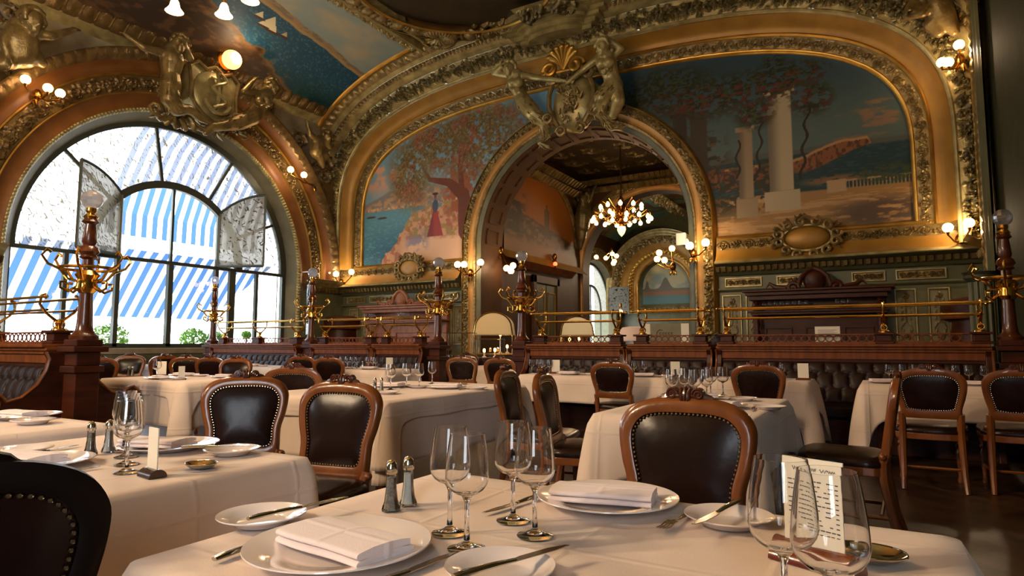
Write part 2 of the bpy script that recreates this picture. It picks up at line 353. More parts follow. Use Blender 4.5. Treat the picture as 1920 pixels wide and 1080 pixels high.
def garland(seed, h=0.07, dens=1.0, sz=1.0):
    def f(m):
        rnd = random.Random(seed); W = m.W; n = int(m.L / W * 13 * dens)
        for i in range(n):
            u = rnd.uniform(0, m.L); v = W * (0.5 + rnd.gauss(0, 0.17)); a = rnd.choice([-1, 1]) * rnd.uniform(0.1, 1.5) + rnd.choice([0, 0, PI])
            m.leaf(u, v, a, W * rnd.uniform(0.26, 0.42) * sz, W * rnd.uniform(0.09, 0.15) * sz, h * rnd.uniform(0.5, 1.0))
        for i in range(int(m.L / W * 3 * dens)):
            u = rnd.uniform(0, m.L); v = W * (0.5 + rnd.gauss(0, 0.12)); r = W * rnd.uniform(0.04, 0.075)
            for q in range(3): m.dot(u + rnd.uniform(-r, r) * 1.4, v + rnd.uniform(-r, r) * 1.4, r, h * 1.05)
    return f
def scrolls(h=0.035, k=1.25, edge=True):
    def f(m):
        W = m.W; n = max(1, round(m.L / (W * k))); q = m.L / n
        for i in range(n):
            sg = 1 if i % 2 else -1; cu = (i + 0.5) * q; cv = W * (0.5 + 0.06 * sg)
            m.spiral(cu, cv, W * 0.33, PI if sg > 0 else 0, 1.4, W * 0.055, h, sg)
            pts = [(cu - q * 0.5 + q * t / 14, W * (0.5 - 0.34 * sg * math.sin(PI * t / 14))) for t in range(15)]
            m.tube(pts, W * 0.045, W * 0.045, h * 0.8)
            m.leaf(cu + q * 0.42, W * 0.5, PI / 2 * sg + 0.4, W * 0.4, W * 0.12, h); m.leaf(cu + q * 0.42, W * 0.5, -PI / 2 * sg + 0.7, W * 0.34, W * 0.1, h * 0.9)
    return f
def dentil(p, h=0.05):
    def f(m):
        n = max(1, round(m.L / p)); q = m.L / n; t = (m.u / q) % 1.0
        m.h += (h * (t < 0.6))[:, None] * (m.v > m.W * 0.05)[None, :] * (m.v < m.W * 0.95)[None, :]
    return f
def rope(p, h=0.02):
    def f(m):
        t = (m.u[:, None] / p + m.v[None, :] / m.W * 0.8) % 1.0; m.h += h * (0.4 + 0.6 * np.sin(PI * t)) * np.sqrt(np.clip(1 - (2 * m.v[None, :] / m.W - 1) ** 2, 0, 1))
    return f
def tiles(p, h=0.03):
    def f(m):
        n = max(1, round(m.L / p)); q = m.L / n; t = (m.u / q) % 1.0
        m.h += (h * (1 - np.abs(2 * t - 1) ** 6))[:, None] * (1 - np.abs(2 * m.v / m.W - 1) ** 4)[None, :]
    return f
def roll(h):
    return lambda m: m.h.__iadd__((h * np.sqrt(np.clip(1 - (2 * m.v / m.W - 1) ** 2, 0, 1)))[None, :])
def cove(h):                                            # hollow moulding
    return lambda m: m.h.__isub__((h * np.sin(PI * m.v / m.W))[None, :])
def steps(k, h):
    return lambda m: m.h.__iadd__((h * (0.5 + 0.5 * np.sin(2 * PI * k * m.v / m.W)))[None, :])
def mix(*fs):
    def f(m):
        for g in fs: g(m)
    return f
def resample(pts, n):
    d = np.r_[0, np.cumsum(np.hypot(*np.diff(pts, axis=0).T))]; s = np.linspace(0, d[-1], n)
    return np.stack([np.interp(s, d, pts[:, 0]), np.interp(s, d, pts[:, 1])], 1), d[-1]
def band(name, curve, o0, o1, d0, d1, fill, mats, plane, sign, res=0.02, thr=None, parent=None):
    """ornament band between two parallel curves; plane 'y' (x,z) or 'x' (y,z); d0,d1 depth at its edges; sign: direction the relief rises"""
    mid = curve((o0 + o1) / 2); _, L = resample(mid, 10)
    W = math.hypot(o1 - o0, d1 - d0); m = HM(L, W, res); fill(m)
    a = resample_like(curve(o0), mid, m.nu); b = resample_like(curve(o1), mid, m.nu)
    t = (m.v / W)[None, :, None]; Q = a[:, None, :] * (1 - t) + b[:, None, :] * t
    D = d0 + (d1 - d0) * t[..., 0] + sign * m.h
    Pn = np.stack([Q[..., 0], D, Q[..., 1]], -1) if plane == 'y' else (np.stack([D, Q[..., 0], Q[..., 1]], -1) if plane == 'x' else np.stack([Q[..., 0], Q[..., 1], D], -1))
    fm = None
    if thr is not None:
        hc = (m.h[:-1, :-1] + m.h[1:, 1:]) / 2; fm = (hc > thr).astype(int)
    o = grid_obj(name, Pn, mats, parent, fmat=fm, sharp=50); 
    if parent is None: tag(o, kind='structure')
    return o
def resample_like(c, mid, n):                            # sample c at the parameters that space the mid curve evenly
    d = np.r_[0, np.cumsum(np.hypot(*np.diff(mid, axis=0).T))]; s = np.linspace(0, d[-1], n)
    return np.stack([np.interp(s, d, c[:, 0]), np.interp(s, d, c[:, 1])], 1)
def line(p0, p1):                                        # straight run; o offsets it sideways (upwards for horizontal runs)
    p0 = np.array(p0, float); p1 = np.array(p1, float); t = (p1 - p0) / np.linalg.norm(p1 - p0); n = np.array([-t[1], t[0]])
    return lambda o: np.stack([p0 + n * o, p1 + n * o])
def patch(name, hm, org, uax, vax, nax, mats, thr=None, parent=None, mask=None, base=0.0):
    Pn = np.array(org, float) + hm.u[:, None, None] * np.array(uax, float) + hm.v[None, :, None] * np.array(vax, float) + (hm.h + base)[..., None] * np.array(nax, float)
    hc = (hm.h[:-1, :-1] + hm.h[1:, 1:]) / 2
    return grid_obj(name, Pn, mats, parent, fmat=(hc > thr).astype(int) if thr is not None else None, mask=mask, sharp=50)
# -------- sculpture: capsules fused into one continuous skin --------
def caps(mb, p0, r0, p1, r1, n=10):
    p0 = Vector(p0); p1 = Vector(p1); d = p1 - p0; L = d.length or 1e-6; t = d / L; pts = []; rs = []
    for k in (-1, -0.8, -0.45, 0): pts.append(p0 + t * r0 * k); rs.append(r0 * math.sqrt(max(0.0004, 1 - k * k)))
    for k in (0, 0.45, 0.8, 1): pts.append(p1 + t * r1 * k); rs.append(r1 * math.sqrt(max(0.0004, 1 - k * k)))
    mb.tube(pts, rs, n)
def limb(mb, pts, rs):
    for i in range(len(pts) - 1): caps(mb, pts[i], rs[i], pts[i + 1], rs[i + 1])
def fuse(mb, name, m, parent=None, voxel=0.02, smooth=3):
    o = mb.build(name, m, parent, smooth=True, sub=0)
    q = o.modifiers.new('fuse', 'REMESH'); q.mode = 'VOXEL'; q.voxel_size = voxel; q.use_smooth_shade = True
    if smooth: q = o.modifiers.new('smooth', 'SMOOTH'); q.iterations = smooth; q.factor = 0.5
    return o
# -------- painting: colour fields --------
def vnoise(x, y, seed):
    rs = np.random.RandomState(seed); T = rs.rand(257, 257); xi = np.floor(x).astype(int); yi = np.floor(y).astype(int); fx = x - xi; fy = y - yi
    fx = fx * fx * (3 - 2 * fx); fy = fy * fy * (3 - 2 * fy); xi %= 256; yi %= 256
    return (T[xi, yi] * (1 - fx) + T[xi + 1, yi] * fx) * (1 - fy) + (T[xi, yi + 1] * (1 - fx) + T[xi + 1, yi + 1] * fx) * fy
def fbm(x, y, seed=0, o=5):
    s = 0; a = 0.5; t = 0
    for k in range(o): s = s + a * vnoise(x * 2 ** k + 37, y * 2 ** k + 17, seed + k); t += a; a *= 0.5
    return s / t
def sm(a, b, x): t = np.clip((x - a) / (b - a), 0, 1); return t * t * (3 - 2 * t)
def H(h): return np.array([int(h[i:i + 2], 16) / 255 for i in (0, 2, 4)])
def lay(c, k, col): return c * (1 - k[..., None]) + (col if isinstance(col, np.ndarray) and col.ndim > 1 else H(col) if isinstance(col, str) else col) * k[..., None]
def lin(c): c = np.clip(c, 0, 1); return np.where(c <= 0.04045, c / 12.92, ((c + 0.055) / 1.055) ** 2.4)
# =====================================================================================
# THE ROOM
# =====================================================================================
CX, YB, XW, XR = -5.55, 12.3, -12.4, 1.5
from mathutils.geometry import tessellate_polygon
def wall_poly(name, outer, holes, plane, val, m, thick=0.0, structure=True, parent=None):
    loops = [outer] + holes
    v3 = [[Vector((p[0], p[1], 0)) for p in l] for l in loops]
    tri = tessellate_polygon(v3); fl = [p for l in loops for p in l]
    f = lambda p, d: (p[0], d, p[1]) if plane == 'y' else ((d, p[0], p[1]) if plane == 'x' else (p[0], p[1], d))
    mb = MB(); mb.add([f(p, val) for p in fl], tri); o = mb.build(name, m, parent, smooth=False)
    if structure: tag(o, kind='structure')
    return o
def arch_pts(c, r, z0, zs, n=48, dx=0.0):                       # open arch outline from left foot to right foot
    p = [(c - r, z0)] + [(c - r * math.cos(PI * i / n), zs + r * math.sin(PI * i / n)) for i in range(n + 1)] + [(c + r, z0)]
    return p
def arch_curve(c, zs, z0, n=160):
    def f(rr):
        leg = np.linspace(z0, zs, 30)[:-1]; t = np.linspace(0, PI, n)
        return np.concatenate([np.stack([np.full(29, c - rr), leg], 1), np.stack([c - rr * np.cos(t), zs + rr * np.sin(t)], 1), np.stack([np.full(29, c + rr), leg[::-1]], 1)])
    return f
def arc_curve(c, zs, a0=0.0, a1=PI, n=200):
    return lambda rr: np.stack([c - rr * np.cos(np.linspace(a0, a1, n)), zs + rr * np.sin(np.linspace(a0, a1, n))], 1)
LA, LB, LZ, LN = 6.1, 2.57, 4.2, 3.0
def lunette(z0=2.75, cx=CX):
    def f(o):
        a, b = LA + o, LB + o * 1.1; t = np.linspace(0, PI, 400); c, s_ = np.cos(t), np.sin(t)
        x = cx - a * np.sign(c) * np.abs(c) ** (2 / LN); z = LZ + b * np.abs(s_) ** (2 / LN)
        leg = np.linspace(z0, LZ, 40)[:-1]
        return np.concatenate([np.stack([np.full(39, cx - a), leg], 1), np.stack([x, z], 1), np.stack([np.full(39, cx + a), leg[::-1]], 1)])
    return f
def reveal(name, c0, d0, c1, d1, plane, m, n=None):              # surface joining two equal outlines at two depths
    v = [((p[0], d0, p[1]) if plane == 'y' else (d0, p[0], p[1])) for p in c0] + [((p[0], d1, p[1]) if plane == 'y' else (d1, p[0], p[1])) for p in c1]
    k = len(c0); mb = MB(); mb.add(v, [(i, i + 1, k + i + 1, k + i) for i in range(k - 1)]); return tag(mb.build(name, m), kind='structure')
def sbox(name, x0, x1, y0, y1, z0, z1, m, bevel=0):
    return tag(MB().box(x0, x1, y0, y1, z0, z1).build(name, m, smooth=False, bevel=bevel), kind='structure')
trim_n = [0]
def tn():
    trim_n[0] += 1; return 'trim_%d' % trim_n[0]
# floor and plain walls behind the camera
sbox('floor', XW - 0.3, XR + 0.2, -12.2, 33.6, -0.2, 0.0, 'parquet')
tag(wall_poly('wall_front', [(XW, 0), (XR, 0), (XR, 8.4), (XW, 8.4)], [], 'y', -12.0, 'olive'))
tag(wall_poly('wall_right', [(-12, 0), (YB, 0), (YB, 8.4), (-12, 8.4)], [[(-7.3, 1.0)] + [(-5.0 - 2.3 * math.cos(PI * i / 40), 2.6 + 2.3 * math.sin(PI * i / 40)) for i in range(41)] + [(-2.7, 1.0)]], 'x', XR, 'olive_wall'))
# back wall with its archway
AR, AZ = 2.40, 3.39
hole = arch_pts(CX, AR, 0.0, AZ)
wall_poly('wall_back', [(XW - 0.3, 0), (CX - AR, 0)] + hole[1:-1] + [(CX + AR, 0), (XR + 0.2, 0), (XR + 0.2, 8.5), (XW - 0.3, 8.5)], [], 'y', YB, 'olive')
AR2 = 2.33
reveal(tn(), arch_pts(CX, AR, 0, AZ), YB - 0.05, arch_pts(CX, AR2, 0, AZ), YB + 0.75, 'y', 'brown_wall')
# coffers on the soffit of the archway
mb = MB()
for i in range(15):
    a0 = PI * (i + 0.14) / 15; a1 = PI * (i + 0.86) / 15
    for (q0, q1, ya, yb) in ((a0, a1, 0.12, 0.15), (a0, a1, 0.55, 0.58), (a0, a0 + 0.012, 0.12, 0.58), (a1 - 0.012, a1, 0.12, 0.58)):
        for s_ in range(4):
            b0 = q0 + (q1 - q0) * s_ / 4; b1 = q0 + (q1 - q0) * (s_ + 1) / 4; v = []
            for yy in (ya, yb):
                for (bb, rr) in ((b0, AR2 + 0.01), (b1, AR2 + 0.01), (b1, AR2 + 0.045), (b0, AR2 + 0.045)):
                    rr2 = rr + 0.0 - 0.02 + 0.065 * (1 - yy / 0.8) - 0.02; v.append((CX - rr2 * math.cos(bb), YB + yy, AZ + rr2 * math.sin(bb)))
            mb.add(v, [(0, 1, 2, 3), (7, 6, 5, 4), (0, 4, 5, 1), (3, 2, 6, 7)])
tag(mb.build(tn(), 'brown_wall', smooth=False), kind='structure')
# ring mouldings of the archway
ac = arch_curve(CX, AZ, 0.05)
Y = YB
band(tn(), ac, 2.40, 2.50, Y - 0.06, Y - 0.10, steps(2, 0.012), 'olive', 'y', -1, 0.03)
band(tn(), ac, 2.50, 2.57, Y - 0.10, Y - 0.13, mix(roll(0.015), rope(0.09, 0.02)), 'stucco', 'y', -1, 0.015)
band(tn(), ac, 2.57, 2.69, Y - 0.13, Y - 0.17, cove(0.03), 'ochre_pale', 'y', -1, 0.02)
band(tn(), ac, 2.69, 2.86, Y - 0.17, Y - 0.14, garland(3, 0.055, 1.5, 1.15), ['stucco', 'stucco'], 'y', -1, 0.014)
band(tn(), ac, 2.86, 2.93, Y - 0.16, Y - 0.02, roll(0.05), 'gold', 'y', -1, 0.02)
# nested mouldings of the great lunette
lc = lunette(3.05)
band(tn(), lc, 0.00, 0.07, Y - 0.03, Y - 0.07, roll(0.035), 'gold', 'y', -1, 0.02)
band(tn(), lc, 0.07, 0.27, Y - 0.07, Y - 0.10, scrolls(0.04, 1.1), 'stucco', 'y', -1, 0.016)
band(tn(), lc, 0.27, 0.32, Y - 0.12, Y - 0.14, roll(0.03), 'gold', 'y', -1, 0.02)
band(tn(), lc, 0.32, 0.56, Y - 0.12, Y - 0.34, cove(0.05), 'ochre', 'y', -1, 0.03)
lc2 = lunette(2.68)
band(tn(), lc2, 0.56, 0.62, Y - 0.36, Y - 0.40, roll(0.03), 'stucco_pale', 'y', -1, 0.02)
band(tn(), lc2, 0.62, 0.97, Y - 0.38, Y - 0.46, garland(5, 0.10, 2.0), ['stucco_pale', 'stucco_leaf'], 'y', -1, 0.015, thr=0.03)
band(tn(), lc2, 0.97, 1.05, Y - 0.46, Y - 0.64, steps(2, 0.012), 'stucco_pale', 'y', -1, 0.03)
band(tn(), lc2, 1.05, 1.15, Y - 0.64, Y - 0.70, eggs(0.11, 0.04), 'stucco', 'y', -1, 0.014)
band(tn(), lc2, 1.15, 1.20, Y - 0.70, Y - 0.80, steps(1, 0.01), 'stucco_pale', 'y', -1, 0.03)
band(tn(), lc2, 1.20, 1.36, Y - 0.80, Y - 0.92, mix(tiles(0.19, 0.05), eggs(0.19, 0.07)), 'stucco', 'y', -1, 0.016)
band(tn(), lc2, 1.36, 1.45, Y - 0.92, Y - 1.02, roll(0.05), 'gold', 'y', -1, 0.02)
# horizontal order under the paintings, both sides of the archway
for (x0, x1) in ((XW, CX - 2.93), (CX + 2.93, XR)):
    ln = line((x0, 0), (x1, 0)); L_ = x1 - x0
    band(tn(), ln, 3.06, 3.14, Y - 0.10, Y - 0.06, roll(0.03), 'gold', 'y', -1, 0.02)
    band(tn(), ln, 2.86, 3.06, Y - 0.14, Y - 0.10, scrolls(0.045, 1.15), 'stucco', 'y', -1, 0.014)
    band(tn(), ln, 2.65, 2.86, Y - 0.26, Y - 0.14, cove(0.02), 'ochre_pale' if x0 < -6 else 'ochre', 'y', -1, 0.03)
    band(tn(), ln, 2.58, 2.65, Y - 0.34, Y - 0.27, roll(0.03), 'stucco_pale', 'y', -1, 0.02)
    band(tn(), ln, 2.54, 2.58, Y - 0.22, Y - 0.34, steps(1, 0.005), 'olive', 'y', -1, 0.03)
    band(tn(), ln, 2.44, 2.54, Y - 0.14, Y - 0.18, dentil(0.11, 0.06), 'stucco', 'y', -1, 0.01)
    band(tn(), ln, 2.38, 2.44, Y - 0.06, Y - 0.14, steps(1, 0.01), 'olive', 'y', -1, 0.02)
    band(tn(), ln, 2.08, 2.14, Y - 0.03, Y - 0.07, roll(0.02), 'olive', 'y', -1, 0.02)
def rim(mb, x0, x1, z0, z1, y, w_=0.025, d=0.03):
    mb.box(x0, x1, y - d, y, z0, z0 + w_).box(x0, x1, y - d, y, z1 - w_, z1).box(x0, x0 + w_, y - d, y, z0 + w_, z1 - w_).box(x1 - w_, x1, y - d, y, z0 + w_, z1 - w_)
# frieze panels and tall relief panels of the dado
fr = [(-12.2, -11.55), (-11.4, -10.5), (-9.9, -9.3), (-9.15, -8.62), (-2.5, -1.85), (-1.6, -0.95), (-0.4, 0.1), (0.25, 0.95)]
mb = MB()
for i, (a, b) in enumerate(fr):
    rim(mb, a, b, 2.17, 2.34, Y - 0.0, 0.02, 0.04)
    m = HM(b - a - 0.08, 0.11, 0.01); scrolls(0.03, 1.0)(m); patch(tn(), m, (a + 0.04, Y - 0.012, 2.2), (1, 0, 0), (0, 0, 1), (0, -1, 0), 'stucco', ).__setitem__('kind', 'structure')
tall = [(-12.1, -11.8), (-11.65, -11.35), (-9.15, -8.8), (-8.75, -8.4 + 0.0), (-2.56, -2.22), (-2.14, -1.8), (0.22, 0.52), (0.68, 0.98)]
for i, (a, b) in enumerate(tall):
    rim(mb, a, b, 1.1, 2.02, Y, 0.018, 0.035)
    W_ = b - a - 0.06; m = HM(0.84, W_, 0.01)
    for q in (0.1, 0.9):
        m.spiral(0.84 * q, W_ * 0.5, W_ * 0.2, 0, 1.2, 0.012, 0.03)
    m.tube([(0.1 + 0.6 * t / 30, W_ * (0.5 + 0.32 * math.sin(PI * min(1, t / 12)) * (1 if t < 24 else (30 - t) / 6))) for t in range(31)], 0.012, 0.012, 0.02)
    m.tube([(0.1 + 0.6 * t / 30, W_ * (0.5 - 0.32 * math.sin(PI * min(1, t / 12)) * (1 if t < 24 else (30 - t) / 6))) for t in range(31)], 0.012, 0.012, 0.02)
    for t in range(6): m.leaf(0.15 + 0.1 * t, W_ * 0.22, 0.3, 0.09, 0.02, 0.02); m.leaf(0.15 + 0.1 * t, W_ * 0.78, -0.3, 0.09, 0.02, 0.02)
    patch(tn(), m, (a + 0.03, Y - 0.012, 1.14), (0, 0, 1), (1, 0, 0), (0, -1, 0), ['reveal', 'stucco'], thr=0.008)['kind'] = 'structure'
tag(mb.build(tn(), 'stucco_pale', smooth=False), kind='structure')
# ---------------- window wall (left) ----------------
WY, WZ, WR = 7.75, 2.8, 3.04
WY2 = -4.0
def whole(cy, r, z0): return arch_pts(cy, r, z0, WZ)
wall_poly('wall_left', [(-12.0, 0), (YB, 0), (YB, 8.4), (-12.0, 8.4)], [whole(WY, WR, 1.0), whole(WY2, WR, 1.0)], 'x', XW, 'brown_wall')
# dado on the window wall
GXW = XW - 0.28
for cy in (WY, WY2):
    reveal(tn(), whole(cy, WR, 1.0), XW, whole(cy, 2.84, 1.02), GXW, 'x', 'reveal')
    sbox(tn(), GXW - 0.12, XW + 0.06, cy - 3.0, cy + 3.0, 0.92, 1.03, 'plaster_pale', 0.01)
wc = arch_curve(WY, WZ, 1.05)
X = XW
band(tn(), wc, 3.02, 3.10, X - 0.02, X + 0.03, mix(roll(0.01), beads(0.07, 0.035)), 'stucco_pale', 'x', 1, 0.012)
wc = arch_curve(WY, WZ, 2.62)
band(tn(), wc, 3.10, 3.36, X + 0.02, X + 0.08, cove(0.04), 'ochre_brown', 'x', 1, 0.03)
band(tn(), wc, 3.36, 3.40, X + 0.08, X + 0.1, roll(0.03), 'gold', 'x', 1, 0.02)
band(tn(), wc, 3.40, 3.70, X + 0.06, X + 0.08, mix(scrolls(0.05, 1.2), garland(9, 0.05, 0.6)), 'stucco_brown', 'x', 1, 0.016)
band(tn(), wc, 3.70, 3.75, X + 0.09, X + 0.12, roll(0.03), 'gold', 'x', 1, 0.02)
band(tn(), wc, 3.75, 3.98, X + 0.08, X + 0.15, cove(0.05), 'ochre_brown', 'x', 1, 0.03)
band(tn(), wc, 3.98, 4.20, X + 0.15, X + 0.24, mix(tiles(0.2, 0.04), eggs(0.2, 0.05)), 'stucco_brown', 'x', 1, 0.016)
m = HM(12.3 + 0.4, 4.35, 0.024)
rnd = random.Random(4)
for k in range(46):
    u = rnd.uniform(0.3, 12.4); v = rnd.uniform(0.2, 4.2)
    if math.hypot(u - (WY + 0.4), v + 2.62 - WZ) < 4.3: continue
    m.spiral(u, v, rnd.uniform(0.18, 0.34), rnd.uniform(0, 6), 1.5, 0.035, 0.07, rnd.choice([-1, 1]))
garland(21, 0.06, 3, 0.12)(m)
Uc = (m.u[:-1] - 0.4)[:, None]; Vc = (m.v[:-1] + 2.62)[None, :]
mask = (np.hypot(Uc - WY, np.maximum(Vc - WZ, 0)) > 4.12)
patch(tn(), m, (X + 0.01, -0.4, 2.62), (0, 1, 0), (0, 0, 1), (1, 0, 0), ['plaster_pale', 'stucco_brown'], thr=0.012, mask=mask)['kind'] = 'structure'
for (a, b) in ((-12, 4.65), (10.85, YB)):
    ln = line((a, 0), (b, 0))
    band(tn(), ln, 2.55, 2.72, X + 0.14, X + 0.34, steps(2, 0.01), 'stucco_pale', 'x', 1, 0.03)
    band(tn(), ln, 2.42, 2.54, X + 0.08, X + 0.12, dentil(0.12, 0.06), 'stucco_brown', 'x', 1, 0.012)
    band(tn(), ln, 0.95, 1.02, X + 0.0, X + 0.05, roll(0.02), 'olive', 'x', 1, 0.03)
    sbox(tn(), X - 0.01, X + 0.03, a, b, 0.0, 2.45, 'olive')
sbox(tn(), X - 0.01, X + 0.03, 4.65, 10.85, 0.0, 0.92, 'olive')
ln = line((-12, 0), (11.5, 0))
band(tn(), ln, 6.86, 6.93, X + 0.03, X + 0.10, roll(0.03), 'stucco_pale', 'x', 1, 0.03)
band(tn(), ln, 6.93, 7.18, X + 0.12, X + 0.40, mix(tiles(0.26, 0.05), eggs(0.26, 0.08)), 'stucco_brown', 'x', 1, 0.02)
band(tn(), ln, 7.18, 7.27, X + 0.40, X + 0.42, roll(0.06), 'gold', 'x', 1, 0.03)
# ---------------- right pier and corner ----------------
X = XR
def rline(y, z0=0.0, z1=8.3): return line((y, z0), (y, z1))
def rb(y0, y1, dd0, dd1, fill, m, res=0.02, z0=0.0, **k):       # vertical band on the right wall
    return band(tn(), rline(0, z0), -y0, -y1, X - dd0, X - dd1, fill, m, 'x', -1, res, **k)
rb(12.25, 11.5, 0.02, 0.02, lambda m: None, 'olive', 0.1)
rb(12.2, 11.85, 0.04, 0.05, garland(31, 0.07, 1.6, 1.0), ['stucco_pale', 'stucco_leaf'], 0.018, 2.7, thr=0.02)
rb(11.85, 11.75, 0.08, 0.10, roll(0.04), 'gold', 0.03, 2.7)
rb(11.75, 11.45, 0.05, 0.06, scrolls(0.05, 1.2), 'stucco', 0.018, 2.7)
rb(11.45, 11.25, 0.10, 0.14, steps(3, 0.02), 'stucco_pale', 0.03)
rb(11.25, 11.0, 0.14, 0.15, mix(roll(0.03), rope(0.14, 0.03)), 'stucco', 0.018)
rb(11.0, 10.8, 0.16, 0.10, steps(2, 0.015), 'olive', 0.03)
ln = line((11.3, 0), (12.3, 0))
band(tn(), ln, 2.55, 2.72, X - 0.10, X - 0.34, steps(2, 0.01), 'ochre', 'x', -1, 0.03)
band(tn(), ln, 2.42, 2.54, X - 0.08, X - 0.12, dentil(0.12, 0.06), 'stucco', 'x', -1, 0.012)
# ---------------- ceiling ----------------
O_ = 1.42; a_, b_ = LA + O_, LB + O_ * 1.1
def zvault(x): return LZ + b_ * np.clip(1 - np.abs((x - CX) / a_) ** LN, 0, 1) ** (1 / LN)
xs = np.linspace(XW - 0.05, XR + 0.05, 80); ys = np.array([-12.1, 11.6])
Pn = np.zeros((80, 2, 3)); Pn[..., 0] = xs[:, None]; Pn[..., 1] = ys[None]; Pn[..., 2] = zvault(xs)[:, None]
tag(grid_obj('ceiling', Pn, 'stucco_pale'), kind='structure')
# ---------------- painted ceiling canvas on the cove ----------------
def cbox(U, V, u0, u1, v0, v1, s_=0.01): return sm(u0 - s_, u0 + s_, U) * (1 - sm(u1 - s_, u1 + s_, U)) * sm(v0 - s_, v0 + s_, V) * (1 - sm(v1 - s_, v1 + s_, V))
def ell(U, V, u, v, a, b, s_=0.15): return 1 - sm(1 - s_, 1 + s_, np.sqrt(((U - u) / a) ** 2 + ((V - v) / b) ** 2))
def sea_picture(U, V, n1=1.0):                                  # U along the hall 0..1, V 0 (window wall) .. 1
    c = np.zeros(U.shape + (3,)) + H('93a29c'); n = fbm(U * 6, V * 5, 3); c = lay(c, sm(0.42, 0.75, n), 'b8ad90'); c = lay(c, sm(0.5, 0.2, fbm(U * 4, V * 6, 9)) * 0.6, '78969c')
    hl = 0.83 - 0.42 * U + 0.03 * fbm(U * 16, V * 0, 5); sl = hl - 0.10 + 0.05 * U
    c = lay(c, sm(0.006, -0.006, V - hl) , '9c8360'); c = lay(c, sm(0.006, -0.006, V - hl) * sm(0.45, 0.6, fbm(U * 40, V * 40, 7)), '7f7360'); c = lay(c, sm(0.03, 0.0, np.abs(V - sl - 0.01)) * 0.8, 'b9955c')
    sea = sm(0.006, -0.006, V - sl); wv = fbm(U * 150 + V * 60, V * 70 - U * 20, 11, 4)
    c = lay(c, sea, '235068'); c = lay(c, sea * sm(0.54, 0.74, wv) * 0.4, '7a989c'); c = lay(c, sea * sm(0.26, 0.0, V) * 0.65, '17382f')
    q = fbm(U * 16, V * 14, 13); rock = sm(0.0, 0.05, (0.62 - 0.72 * U) - V + (q - 0.5) * 0.22) * (U < 0.80); c = lay(c, rock * 0.95, '3c2a1a'); c = lay(c, rock * sm(0.5, 0.7, fbm(U * 30, V * 30, 15)) * 0.6, '6a4a2c'); c = lay(c, rock * sm(0.10, 0.0, (0.62 - 0.72 * U) - V + (q - 0.5) * 0.22) * 0.7, 'b98a4c')
    for (u, v, h, g) in ((0.52, 0.41, 0.034, 1), (0.545, 0.40, 0.016, 1), (0.47, 0.46, 0.016, 1), (0.59, 0.41, 0.012, 0)):
        d = (V - v) / (h * 3.4); sail = (d > 0) & (d < 1) & (np.abs(U - u + 0.25 * h * d) < h * (1 - d)); c = lay(c, sail * 1.0, 'd9cda8' if g else 'b9a888'); c = lay(c, ell(U, V, u + 0.3 * h, v - 0.012, h * 1.5, 0.010), '4a2c1a')
    return lin(c)
def ceiling_canvas(name, y0, y1, label, flip=False):
    nu, nv = 620, 330; yy = np.linspace(y0, y1, nu); xx = np.linspace(XW + 0.36, -9.2, nv)
    Pn = np.zeros((nu, nv, 3)); Pn[..., 0] = xx[None]; Pn[..., 1] = yy[:, None]; Pn[..., 2] = zvault(xx)[None] - 0.02
    U, V = np.meshgrid(np.linspace(0, 1, nu), np.linspace(0, 1, nv), indexing='ij')
    return tag(grid_obj(name, Pn, 'paint', paint=sea_picture(U, V)), label, 'painting')
ceiling_canvas('ceiling_painting', 5.2, 11.45, 'painted ceiling canvas of sailing boats on a blue bay curving above the arched window')
# frame of the canvas and the flat ornamental ceiling
def hband(name, x0, x1, y0, y1, z, fill, m, res=0.02, along='y', thr=None):
    L_, W_ = (y1 - y0, x1 - x0) if along == 'y' else (x1 - x0, y1 - y0)
    h = HM(L_, W_, res); fill(h)
    o = patch(name, h, (x0, y0, z), (0, 1, 0) if along == 'y' else (1, 0, 0), (1, 0, 0) if along == 'y' else (0, 1, 0), (0, 0, -1), m, thr=thr); o['kind'] = 'structure'; return o
hband(tn(), -9.42, -9.10, 4.0, 11.6, 8.10, mix(garland(41, 0.10, 1.8), eggs(0.2, 0.05)), 'stucco_pale')
hband(tn(), XW + 0.3, -9.2, 4.85, 5.2, 7.35, garland(42, 0.1, 1.5), 'stucco')
sbox(tn(), -9.14, -9.04, 4.0, 11.6, 7.98, 8.25, 'stucco_pale')
sbox(tn(), -8.80, -8.72, 4.0, 11.0, 7.98, 8.25, 'stucco_pale')
sbox(tn(), -8.72, -8.60, 5.0, 10.2, 8.04, 8.25, 'stucco_pale')
sbox(tn(), -9.3, -1.8, -12.0, 11.7, 8.2, 8.3, 'ochre_pale')
# round medallions of the flat ceiling
def circ(cx, cy, a0=0, a1=2 * PI, n=220, ky=1.0): return lambda r: np.stack([cx + r * np.cos(np.linspace(a0, a1, n)), cy + ky * r * np.sin(np.linspace(a0, a1, n))], 1)
for (mx, my, mr) in ((-6.75, 9.35, 2.0), (-2.4, 9.9, 2.0)):
    q = circ(mx, my)
    band(tn(), q, mr - 0.10, mr, 7.95, 8.0, roll(0.05), 'gold', 'z', -1, 0.03)
    band(tn(), q, mr, mr + 0.42, 8.0, 8.05, mix(eggs(0.42, 0.10), garland(43, 0.09, 1.0, 0.6), scrolls(0.06, 1.2)), 'stucco', 'z', -1, 0.02)
    band(tn(), q, mr + 0.42, mr + 0.5, 8.0, 8.15, roll(0.04), 'stucco_pale', 'z', -1, 0.03)
    tag(wall_poly(tn(), [(mx + (mr - 0.08) * math.cos(2 * PI * i / 60), my + (mr - 0.08) * math.sin(2 * PI * i / 60)) for i in range(60)], [], 'z', 8.1, 'ceiling_dark'), kind='structure')
